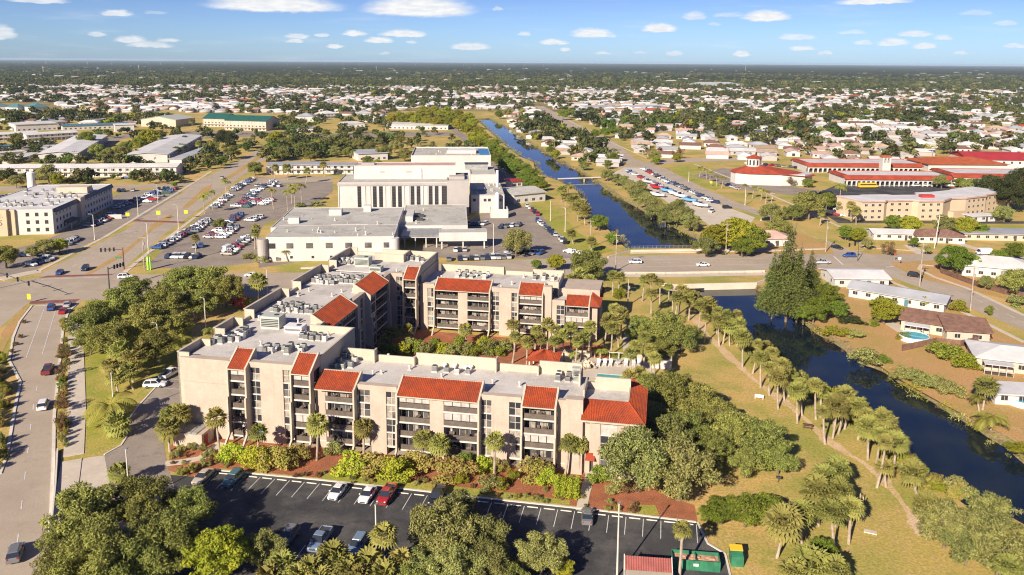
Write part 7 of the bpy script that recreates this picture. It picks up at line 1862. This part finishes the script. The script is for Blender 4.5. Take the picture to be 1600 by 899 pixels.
for cx, cy, r, k, lb in [(1497, 402, 25, 'green', 'leaning green tree behind the dark timber fence'), (1520, 410, 16, 'green', 'green tree with pale trunk inside the timber fence'), (1592, 438, 24, 'oak', 'big green tree at the right edge behind the fence'), (1540, 440, 12, 'olive', 'small grey-green tree in front of the double-gabled house'), (1585, 392, 16, 'green', 'bright hedge-like tree beside the parked van'), (1562, 400, 13, 'green', 'bright low tree left of the one beside the parked van'),
                         (1392, 387, 13, 'brown', 'brownish spreading shrub tree before the corrugated bungalow'), (1340, 366, 14, 'lime', 'yellow-green shrub tree by the yellow road sign'), (1322, 362, 14, 'green', 'dark feathery green tree by the yellow road sign'), (1356, 380, 10, 'olive', 'small olive shrub tree left of the brownish one'), (1428, 378, 9, 'green', 'small round green tree between the two bungalows'),
                         (1395, 346, 14, 'green', 'green tree on the field before the peach flats, left of the pair'), (1422, 350, 18, 'lime', 'yellow-green tree before the peach flats'), (1478, 350, 18, 'olive', 'olive tree before the peach flats entrance'), (1510, 352, 18, 'lime', 'lime tree before the white outbuilding'), (1534, 358, 12, 'green', 'green tree right of the lime one before the outbuilding'), (1448, 390, 8, 'olive', 'small pale shrub tree by the leaning utility pole'),
                         (1265, 318, 26, 'oak', 'big dark green tree between the church and the peach flats'), (1292, 312, 16, 'green', 'green tree behind the big dark one by the flats'), (1240, 330, 16, 'oak', 'dark tree by the church drive'), (1322, 322, 14, 'olive', 'olive tree at the left end of the peach flats'), (1205, 330, 18, 'olive', 'olive tree among the trunks by the church drive'), (1215, 352, 20, 'oak', 'dark spreading tree behind the pink-grey bungalow'), (1433, 327, 10, 'olive', 'grey tree against the peach wall'), (1570, 332, 14, 'olive', 'pale olive tree at the right end of the peach flats'),
                         (1545, 290, 22, 'dark', 'dark tree mass beside the school car park, left one'), (1578, 300, 28, 'dark', 'dark tree mass at the right edge behind the peach flats'), (1598, 280, 22, 'dark', 'dark tree at the right edge beside the crimson hall'), (1515, 288, 12, 'oak', 'small dark tree in the school car park'), (1472, 282, 12, 'olive', 'feathery olive tree in front of the nearer arcade'), (1500, 284, 9, 'green', 'narrow green tree before the arcade'),
                         (1150, 362, 33, 'lime', 'large bright green tree beside the far side of the bridge'), (1120, 368, 26, 'lime', 'bright olive tree left of the large bright one by the bridge'), (1178, 372, 27, 'green', 'bright green tree right of the large bright one by the bridge'), (1104, 383, 20, 'olive', 'low tree on the bank corner by the bridge railing'), (1160, 385, 18, 'green', 'low green tree under the large bright one by the bridge'),
                         (1186, 274, 9, 'brown', 'bare brown tree in front of the church wall'), (1236, 282, 9, 'brown', 'bare pinkish tree at the right end of the church'), (1262, 285, 9, 'green', 'dark clipped tree behind the church lawn')]:
    tree(k, cx, cy, r, lb)
palms([(1330, 322, 9, 7), (1338, 330, 9, 6), (1284, 332, 7, 6)], 6, 'fan palm at the left end of the peach flats', 'palms by the peach flats'); palm(1314, 292, 11, 8, 'tall feather palm beside the school bus', None, 'feather')
palms([(1095, 262, 6), (1103, 265, 6), (1110, 270, 6), (1120, 275, 6), (1130, 278, 6), (1165, 290, 7), (1178, 293, 7), (1190, 296, 8), (1198, 300, 8)], 6, 'palm in the row along the church drive', 'palms along the church drive', 'feather')
# north reach of the canal
NB = [(975, 282, 9), (985, 292, 10), (998, 302, 11), (1010, 312, 11), (1025, 322, 12), (1042, 328, 12), (1062, 322, 12), (1058, 338, 12), (1078, 344, 12), (950, 272, 9), (1000, 290, 9), (1040, 340, 10), (965, 280, 9), (1018, 330, 9), (992, 296, 10), (1008, 306, 9), (1033, 330, 11), (1050, 330, 11), (1070, 334, 12), (1020, 316, 10), (982, 288, 9), (1084, 350, 10)]
trees('olive', [(a, b, c * 1.3) for a, b, c in NB], 'olive palm-like tree in the bank row beside the canalside lot', 'bank trees beside the canalside lot')
trees('lime', [(612, 184, 11), (630, 186, 12), (650, 187, 12), (668, 188, 12), (684, 190, 12), (700, 190, 12), (716, 194, 12), (728, 200, 12), (740, 214, 12), (748, 222, 12), (662, 172, 10), (680, 172, 10), (698, 173, 10), (716, 178, 10), (733, 182, 10), (655, 178, 9), (670, 177, 10), (688, 179, 11), (704, 181, 11), (622, 179, 8), (724, 186, 12), (738, 192, 12), (747, 205, 12), (755, 215, 12), (640, 180, 9)], 'bright green thicket tree along the far left canal bank', 'bright thicket by the far canal')
trees('green', [(764, 238, 13), (775, 248, 13), (788, 258, 12), (800, 264, 12), (815, 276, 11), (826, 284, 11), (772, 224, 12), (784, 236, 12), (796, 246, 11), (808, 254, 11), (820, 262, 11), (832, 270, 11), (842, 282, 11), (850, 290, 9), (838, 292, 10),  (760, 224, 10), (770, 232, 10), (783, 244, 10), (795, 253, 10), (754, 212, 10), (808, 263, 9), (821, 270, 10), (835, 281, 9)], 'green tree along the left canal bank behind the hospital lot', 'left bank trees behind the hospital')
palms([(888, 292, 14, 5), (900, 304, 10, 4)], 5, 'arching feather palm on the left canal bank', 'feather palms on the left bank', 'feather'); palms([(896, 313, 12), (908, 320, 12), (914, 331, 12), (902, 325, 11), (884, 308, 11), (878, 298, 11), (893, 366, 9, 4), (924, 378, 9, 4)], 6, 'fan palm on the canal grass by the workshop', 'fan palms on the canal grass')
tree('green', 936, 346, 16, 'round green tree at the canal edge below the workshop'); tree('green', 957, 372, 13, 'round green tree at the canal edge nearest the bridge'); tree('olive', 806, 376, 27, 'grey-olive spreading tree in the hospital loading lot')
for cx, cy, r, k in [(957, 246, 12, 'green'), (950, 256, 9, 'oak'), (860, 234, 8, 'green'), (868, 240, 9, 'lime'), (828, 195, 10, 'oak'), (858, 212, 10, 'dark'), (838, 207, 7, 'brown'), (912, 258, 9, 'olive'), (793, 175, 8, 'oak'), (780, 178, 8, 'green'), (880, 178, 10, 'green'), (905, 180, 10, 'dark'), (920, 182, 10, 'dark'), (890, 176, 9, 'green'), (930, 208, 9, 'green'), (945, 206, 10, 'green'), (960, 204, 10, 'green'), (975, 205, 9, 'green'), (1022, 243, 12, 'oak'), (1025, 250, 8, 'lime'), (1060, 238, 11, 'brown'), (1058, 245, 9, 'lime')]:
    tree(k, cx, cy, r, {'green': 'green', 'oak': 'dark olive', 'lime': 'bright lime', 'dark': 'very dark', 'brown': 'brownish', 'olive': 'pale olive'}[k] + ' tree along the canal road houses', k + ' trees along the canal road')
# trees behind and beside the hospital, the boulevard and the flats on the left
for cx, cy, r, k in [(500, 226, 13, 'oak'), (520, 219, 13, 'olive'), (540, 223, 12, 'oak'), (560, 226, 12, 'olive'), (580, 231, 12, 'oak'), (430, 215, 14, 'lime'), (450, 223, 13, 'oak'), (470, 231, 13, 'oak'), (600, 236, 13, 'oak'), (616, 228, 12, 'olive'), (632, 241, 12, 'oak'), (545, 237, 11, 'oak'), (420, 236, 13, 'oak'), (440, 240, 12, 'olive'), (485, 243, 11, 'oak'), (575, 250, 9, 'oak'), (590, 254, 8, 'lime'), (525, 236, 11, 'olive'), (625, 216, 9, 'oak'), (510, 208, 9, 'oak'), (560, 210, 9, 'dark')]:
    tree(k, cx, cy, r, {'oak': 'dark olive', 'olive': 'pale olive', 'lime': 'bright lime', 'dark': 'very dark'}[k] + ' tree in the belt behind the hospital', k + ' trees in the belt behind the hospital')
for cx, cy, r, k in [(398, 262, 13, 'oak'), (365, 236, 12, 'oak'), (352, 214, 16, 'dark'), (385, 222, 10, 'olive'), (330, 228, 12, 'oak'), (325, 246, 9, 'oak'), (232, 213, 16, 'lime'), (218, 222, 12, 'lime'), (136, 216, 14, 'green'), (150, 234, 13, 'oak'), (170, 240, 12, 'oak'), (188, 236, 12, 'oak'), (198, 228, 10, 'green'), (76, 270, 17, 'olive'), (90, 280, 12, 'lime'), (25, 282, 11, 'olive'), (26, 218, 13, 'oak'), (275, 235, 9, 'green'), (285, 230, 8, 'green'), (110, 282, 8, 'olive'), (345, 250, 9, 'green')]:
    tree(k, cx, cy, r, {'oak': 'dark olive', 'olive': 'pale olive', 'lime': 'bright lime', 'dark': 'very dark', 'green': 'green'}[k] + ' tree among the white flats left of the boulevard', k + ' trees among the white flats')
for cx, cy, r, k, lb in [(70, 385, 15, 'olive', 'olive tree in the car park before the office block'), (92, 382, 13, 'lime', 'yellow-green tree right of the olive one before the office block'), (8, 398, 20, 'oak', 'tree at the left edge before the office block'), (50, 392, 10, 'olive', 'small tree between the car park trees before the office block'), (273, 288, 5, 'green', 'small round tree at the corner of the side street'), (343, 349, 11, 'olive', 'wide pale tree in the middle of the hospital lot')]:
    tree(k, cx, cy, r, lb)
palms([(352, 284, 9), (318, 306, 9), (329, 301, 9)], 8.5, 'tall feather palm on the boulevard verge beside the hospital lot', 'feather palms on the boulevard verge', 'feather'); palms([(305, 373, 7, 7), (400, 357, 9, 7), (398, 365, 8, 6)], 7, 'slim palm inside the hospital lot', 'palms inside the hospital lot')
palms([(424, 298, 10), (460, 296, 11), (470, 290, 10), (448, 300, 8), (455, 290, 9)], 9, 'tall dark feather palm left of the hospital tower', 'feather palms left of the hospital tower', 'feather')
palms([(424, 390, 7), (446, 394, 7), (500, 386, 8), (530, 386, 9), (587, 385, 9)], 3.4, 'feathery palm against the emergency wing wall', 'palms against the emergency wing', 'feather')
for px, py in ((478, 397), (560, 394), (610, 400), (470, 324), (495, 322), (485, 330), (390, 405), (409, 411)): bush('olive', px, py, 5, 2.2, 'clipped olive shrub beside the hospital wing', 'shrubs beside the hospital wing')
palms([(430, 262, 7), (448, 263, 7), (505, 258, 6), (480, 268, 6)], 7, 'palm in front of the white clinic row', 'palms before the clinic row')
palms([(350, 232, 6, 9), (310, 225, 5, 9), (395, 215, 5, 8), (300, 190, 5, 8)], 9, 'tall palm beside the far stretch of the boulevard', 'palms on the far boulevard')

# looser planting read as masses in the photograph: the belt between hospital, hotel and thicket, and the yards of the white flats
extra = []
reeds = []
for A_, inw in ((SC_R, 1), (NC_R, 1), (NC_L, -1), (SC_L, -1)):
    for i in range(len(A_) - 1):
        P, Q = at(*A_[i], ZW), at(*A_[i + 1], ZW); d = Q - P; nn = Vector((d.y, -d.x, 0)).normalized(); n_ = int(d.length / 1.3)
        for j in range(n_):
            if RND.random() < .45: continue
            p = P + d * ((j + RND.random()) / n_) + nn * RND.uniform(-2.2, 2.2); s_ = RND.uniform(.5, 1.5)
            reeds.append((RND.randint(0, 2), p.x, p.y, -.9, RND.uniform(0, 6), s_, s_, s_ * RND.uniform(.6, 1.2)))
rm_ = [leaf_mesh('reed', m_, crown_clumps(300 + i, 4, 1, .6, .5, (.35, .6)), 60, .26, 300 + i, aspect=.25, spray=True) for i, m_ in enumerate(('olive_leaf', 'lime_leaf', 'brown_leaf'))]
tag(merged('bank_reeds', rm_, reeds), 'ragged fringe of reeds and scrub along the canal waterline', 'reeds')
def fill(poly, n, kinds, r0, r1, avoid=()):
    xs = [p[0] for p in poly]; ys = [p[1] for p in poly]; k = 0
    while k < n:
        px, py = RND.uniform(min(xs), max(xs)), RND.uniform(min(ys), max(ys))
        if not inside((px, py), poly) or any(inside((px, py), a) for a in avoid): n -= .2; continue
        p = at(px, py); r = RND.uniform(r0, r1); extra.append((RND.choice(kinds), p.x, p.y, 0, RND.uniform(0, 6), r, r, r * RND.uniform(.8, 1.15))); k += 1
FLATS = [[(255, 256), (315, 218), (345, 226), (290, 262)], [(115, 254), (168, 216), (205, 222), (150, 256)], [(-60, 280), (-60, 262), (280, 262), (280, 280)], [(-60, 225), (-60, 210), (125, 208), (125, 224)], [(20, 208), (20, 192), (215, 188), (215, 208)], [(270, 206), (270, 178), (440, 178), (440, 208)]]
BLVD = [(60, 433), (300, 283), (375, 246), (400, 232), (430, 210), (470, 210), (430, 245), (374, 282), (180, 435)]
fill([(440, 186), (500, 182), (600, 186), (640, 182), (735, 200), (690, 204), (640, 208), (600, 210), (606, 228), (560, 240), (500, 250), (412, 254), (425, 215)], 230, [1, 1, 0, 3, 7, 2], 3.0, 6.5, [[(500, 226), (505, 180), (530, 180), (530, 226)], [(595, 206), (705, 206), (705, 196), (595, 195)], [(555, 254), (610, 252), (610, 242), (555, 242)]])
fill([(-60, 184), (270, 182), (275, 206), (345, 212), (420, 206), (400, 236), (300, 290), (-60, 290)], 330, [1, 0, 3, 2, 7, 1, 2], 2.4, 5.2, FLATS + [BLVD])
fill([(600, 215), (690, 208), (745, 232), (760, 250), (650, 232), (600, 238)], 30, [1, 3, 2], 3, 5)
# ------------------------------------------------------------------ the suburbs beyond
def far_house(w, d, roofm, wall, hip, h=2.9):
    b = MB(); b.box(-w / 2, w / 2, -d / 2, d / 2, 0, h, 1)
    if hip: hiproof(b, -w / 2, w / 2, -d / 2, d / 2, h + .1, 1.9, .7, 0)
    else: gable(b, -w / 2, w / 2, -d / 2, d / 2, h + .2, 1.6, .7, 0, 1)
    for x in (-w * .32, -w * .05, w * .3): b.add([(x - .8, -d / 2 - .04, .9), (x + .8, -d / 2 - .04, .9), (x + .8, -d / 2 - .04, 2.1), (x - .8, -d / 2 - .04, 2.1)], [(0, 1, 2, 3)], 2)
    b.add([(-w / 2 - .04, -1.5, .4), (-w / 2 - .04, 1.0, .4), (-w / 2 - .04, 1.0, 2.2), (-w / 2 - .04, -1.5, 2.2)], [(3, 2, 1, 0)], 2)
    return b.mesh('bungalow', [roofm, wall, 'dark_glass'])
HV = []
for rm, n, wt in (('white_roof', 'white', 9), ('silver_roof', 'grey', 4), ('tan_roof', 'tan', 2), ('brown_roof', 'brown', 2), ('pink_roof', 'pinkish', 2), ('red_roof', 'red', .4)):
    for hip in (0, 1):
        HV.append((far_house(RND.uniform(14, 18), RND.uniform(9, 11), rm, RND.choice(['white_wall', 'white_wall', 'cream_wall', 'grey_wall']), hip), n, wt, 'hipped' if hip else 'gabled'))
HW = [x[2] for x in HV]
RIGHT = [(1000, 243), (1050, 247), (1060, 232), (1128, 256), (1250, 250), (1330, 258), (1440, 250), (1520, 238), (1700, 246), (1700, 120), (780, 120), (752, 158), (765, 176), (838, 163), (905, 193), (960, 220)]
CANALSIDE = [(775, 184), (832, 168), (985, 248), (958, 263), (935, 262), (905, 258), (880, 244), (840, 222)]
LEFT = [(-100, 120), (780, 120), (758, 172), (690, 170), (640, 170), (590, 182), (500, 182), (440, 178), (270, 176), (190, 178), (100, 170), (90, 160), (0, 160), (-100, 172)]
MIDL = [(232, 185), (268, 182), (270, 196), (235, 200), (100, 194), (-40, 194), (-40, 180), (20, 182), (80, 180), (150, 184)]
ROADX = [(826, 158), (856, 164), (904, 186), (966, 217), (1004, 243), (980, 258), (934, 234), (874, 200), (832, 174)]
def area(p):
    px = proj(p[0], p[1])
    if inside(px, ROADX): return None
    for nm, pl in (('right', RIGHT), ('canal', CANALSIDE), ('left', LEFT), ('mid', MIDL)):
        if inside(px, pl): return nm
    return None
WHERE = {'right': 'in the suburb beyond the school and church', 'canal': 'between the far canal and its road', 'left': 'in the suburb beyond the hotel and the thicket', 'mid': 'among the shops behind the white flats'}
spots = []
for ang, side in ((rad(-10.6), 1), (rad(4.0), -1)):
    c, s_ = math.cos(ang), math.sin(ang)
    for j in range(0, 92):
        v = 430 + (j // 2) * 62 + (j % 2) * 30
        for i in range(-90, 91):
            u = i * 19.5 + RND.uniform(-2.5, 2.5)
            vv = v + RND.uniform(-3, 3)
            x, y = u * c - vv * s_, u * s_ + vv * c
            if y < 380 or y > 2500 or abs(x) > y * .70 + 30: continue
            a = area((x, y))
            if a is None or (a in ('left', 'mid')) != (side < 0): continue
            px = proj(x, y)
            dens = (1.05 if px[1] > 150 else 1.0 if px[1] > 136 else .5 if px[1] > 126 else .14) * (.85 + .3 * math.sin(x * .009 + 1) * math.sin(y * .012 + x * .003))
            if RND.random() > dens: continue
            spots.append((y, x, ang + (0 if j % 2 else math.pi) + RND.choice([0, 0, 0, math.pi / 2]), a))
spots.sort()
far_places = []
for n, (y, x, an, a) in enumerate(spots):
    k = RND.choices(range(len(HV)), HW)[0]
    s1 = RND.uniform(.85, 1.15)
    if n < 270:
        o = obj('bungalow', HV[k][0], None, (x, y, 0), an, (s1, RND.uniform(.9, 1.15), RND.uniform(.95, 1.15)))
        tag(o, 'small %s %s-roofed bungalow %s' % (HV[k][3], HV[k][1], WHERE[a]), 'house', '%s %s bungalows %s' % (HV[k][1], HV[k][3], WHERE[a]))
    else: far_places.append((k, x, y, 0, an, s1, 1.0, RND.uniform(.95, 1.2)))
tag(merged('distant_houses', [h[0] for h in HV], far_places), 'mass of small pale-roofed houses stretching to the distant woods', 'houses')
# streets of the suburb: pale strips between every second row
for ang, side in ((rad(-10.6), 1), (rad(4.0), -1)):
    c, s_ = math.cos(ang), math.sin(ang); st = MB()
    for j in range(0, 22):
        v = 430 + j * 62 + 46; run = []
        for i in range(-100, 101):
            u = i * 14; x, y = u * c - v * s_, u * s_ + v * c
            a = area((x, y)) if y > 300 else None
            if a and (a in ('left', 'mid')) == (side < 0): run.append((x, y))
            else:
                if len(run) > 2: ribbon_mb(st, run, 7, .02, .02)
                run = []
        if len(run) > 2: ribbon_mb(st, run, 7, .02, .02)
    struct(st.build('suburb_street', 'old_asphalt'))
# trees between the houses
hs = [(x, y) for y, x, _, _ in spots]
grid = {}
for x, y in hs: grid.setdefault((int(x // 12), int(y // 12)), []).append((x, y))
def near_house(x, y, r=8.5):
    gx, gy = int(x // 12), int(y // 12)
    return any((x - a) ** 2 + (y - b) ** 2 < r * r for i in (-1, 0, 1) for j in (-1, 0, 1) for a, b in grid.get((gx + i, gy + j), ()))
tp = []; n = 0
extra.sort(key=lambda e: e[2])
for e in extra[:110]:
    o = obj('yard_tree', FARTREE[e[0]], None, e[1:4], e[4], e[5:8]); q_ = proj(e[1], e[2]); tag(o, ['dark', 'olive', 'green', 'pale olive', 'dark', 'brown', 'lime', 'olive'][e[0]] + (' tree in the belt behind the clinic row' if q_[0] > 410 else ' tree in the yards of the white flats'), 'tree', 'trees in the belt and yards')
tp += extra[110:]
TN = ['dark', 'olive', 'green', 'pale olive', 'dark', 'brown', 'lime', 'olive']
cand = []
for _ in range(52000):
    y = 400 + 2150 * RND.random() ** .72; x = RND.uniform(-1, 1) * (y * .69 + 20)
    px = proj(x, y)
    a = area((x, y))
    if a is None or near_house(x, y): continue
    clump = math.sin(x * .013 + 2) * math.sin(y * .011 + x * .004) + math.sin(x * .031) * .4
    if RND.random() > (.36 + .40 * clump if px[1] > 134 else .85): continue
    cand.append((y, x, a))
cand.sort()
cand = cand[:16000]
for (y, x, a) in cand:
    k = RND.choices(range(8), [4, 4, 3, 3, 3, 1, 1, 3])[0]; r = RND.choice([2.2, 2.8, 3.4, 4.4, 5.6]) * RND.uniform(.85, 1.15) * (1.3 if y < 1050 else 1.1)
    if n < 120:
        n += 1
        if RND.random() < .22:
            s_ = RND.uniform(7, 10); o = obj('far_palm', FARPALM, None, (x, y, 0), RND.uniform(0, 6), (s_ * 1.1, s_ * 1.1, s_)); o.name = 'palm_tree'; tag(o, 'slim palm ' + WHERE[a], 'palm tree', 'palms ' + WHERE[a])
        else:
            o = obj('suburb_tree', FARTREE[k], None, (x, y, 0), RND.uniform(0, 6), (r, r, r * RND.uniform(.8, 1.1))); tag(o, TN[k] + ' rounded tree ' + WHERE[a], 'tree', TN[k] + ' trees ' + WHERE[a])
    else: tp.append((k, x, y, 0, RND.uniform(0, 6), r, r, r * RND.uniform(.8, 1.15)))
tag(merged('distant_trees', FARTREE, tp), 'thousands of dark trees scattered between the distant houses', 'trees')
# the woods that close the view: crowns first, then one rolling canopy to the horizon
wp = []
for _ in range(9000):
    y = 2150 + 2600 * RND.random() ** 1.1; x = RND.uniform(-1, 1) * (y * .68 + 30)
    if y < 2500 and RND.random() < .3: continue
    wp.append((RND.choice([0, 0, 4, 1, 7, 0, 4, 3]), x, y, -1, RND.uniform(0, 6), 8 * RND.uniform(.7, 1.6), 8 * RND.uniform(.7, 1.6), 7.5 * RND.uniform(.75, 1.35)))
tag(merged('woodland', FARTREE, wp), 'dark woodland beyond the last houses', 'woods')
ny, nx = 150, 520
ys = 2900 * (29000 / 2900) ** (np.arange(ny) / (ny - 1)); us = np.linspace(-1, 1, nx)
X = us[None, :] * (ys[:, None] * .75) + NPR.normal(size=(ny, nx)) * 2; Y = np.repeat(ys[:, None], nx, 1) * (1 + NPR.uniform(-.004, .004, (ny, nx)))
Zc = NPR.uniform(5, 13, (ny, nx)) + 3 * np.sin(X * .004 + 1) * np.sin(Y * .0017)
Zc[0] = -1; Zc[:, 0] = -1; Zc[:, -1] = -1; Zc[-1] = -1
V = np.stack([X, Y, Zc], 2).reshape(-1, 3)
idx = np.arange(ny * nx).reshape(ny, nx)
Fq = np.stack([idx[:-1, :-1], idx[:-1, 1:], idx[1:, 1:], idx[1:, :-1]], 2).reshape(-1, 4)
me = bpy.data.meshes.new('forest_canopy'); me.vertices.add(len(V)); me.vertices.foreach_set('co', V.astype(np.float32).ravel())
me.loops.add(Fq.size); me.loops.foreach_set('vertex_index', Fq.astype(np.int32).ravel()); me.polygons.add(len(Fq)); me.polygons.foreach_set('loop_start', (np.arange(len(Fq)) * 4).astype(np.int32)); me.materials.append(MATS['forest']); me.update(calc_edges=True)
tag(stuff(obj('forest_canopy', me)), 'dark flat forest reaching to the horizon', 'forest')
# pale roofs and tall pylons showing out of the woods
rp = []
for _ in range(120):
    y = 2600 + 5000 * RND.random() ** 1.6; x = RND.uniform(-1, 1) * y * .66
    rp.append((RND.choice([2, 3, 4, 5, 0]), x, y, 8, RND.uniform(0, 3), RND.uniform(1, 2.2), RND.uniform(1, 2), 1.0))
tag(merged('distant_roofs', [h[0] for h in HV], rp), 'scattered pale roofs half sunk in the far woods', 'roofs')
pm = MB()
for x in (-1.6, 1.6): pm.tube([(x, 0, 0), (x * .25, 0, 42)], .75, 4)
for z in (30, 36): pm.box(-7, 7, -.5, .5, z, z + .9)
PY = pm.mesh('pylon', 'metal_grey')
for i, px in enumerate([38, 72, 108, 137, 175, 217, 251, 286, 319, 352, 420, 449, 477, 508, 536, 562, 588, 619, 649, 675, 700, 724, 742, 757, 788, 820, 849, 877, 902]):
    p = at(px, 104 + (px - 400) * .004 + (8 if px in (217, 588) else 0)); tag(obj('pylon', PY, None, (p.x, p.y, 0), .2, (.8, .8, .85)), 'pale lattice pylon in the line crossing the distant woods', 'pylon', 'pylons in the distant woods')
for px, py, h, lb in [(68, 117, 34, 'tallest pale mast above the woods on the left'), (1165, 112, 60, 'single pale mast above the woods on the right')]:
    b = MB(); b.tube([(0, 0, 0), (0, 0, h)], [1.3, .9], 5); b.box(-3, 3, -.6, .6, h - 2, h); tag(b.build('radio_mast', 'white_trim', None, at(px, py)), lb, 'mast')
# the boulevard and the road that run away into the woods
ribbon('distant_road', [(700, 131), (712, 138), (728, 146)], 9, .05, .06, 'concrete'); ribbon('distant_road', [(612, 108), (622, 118), (626, 124)], 9, 9, 9.1, 'concrete')
# ------------------------------------------------------------------ labels of look-alikes: told apart by their order from the left of the view
bpy.context.view_layer.update()
same = {}
for o in bpy.data.objects:
    if o.parent is None and 'category' in o and 'group' in o: same.setdefault((o['group'], o['label']), []).append(o)
def nth(n): return '%d%s' % (n, 'th' if 10 <= n % 100 <= 20 else {1: 'st', 2: 'nd', 3: 'rd'}.get(n % 10, 'th'))
for (gr, lb), L in same.items():
    if len(L) < 2 or len(lb.split()) > 13: continue
    L.sort(key=lambda o: proj(*o.location)[0])
    for i, o in enumerate(L): o['label'] = lb + ', ' + ('leftmost' if i == 0 else 'rightmost' if i == len(L) - 1 else nth(i + 1) + ' from left')

# ------------------------------------------------------------------ the air
hz = MB(); hz.box(-44000, 44000, -390, 29900, -2.6, 73)
hm = bpy.data.materials.new('haze'); hm.use_nodes = True; t = hm.node_tree; t.nodes.clear(); N = NT(t)
pv = N.n('ShaderNodeVolumePrincipled'); pv.inputs['Color'].default_value = (.62, .82, 1, 1); pv.inputs['Density'].default_value = 3.8e-5
N.link(pv.outputs[0], N.n('ShaderNodeOutputMaterial').inputs['Volume']); MATS['haze'] = hm
hzo = stuff(hz.build('haze', 'haze'))
tag(hzo, 'thin blue haze over the far woods', 'haze')
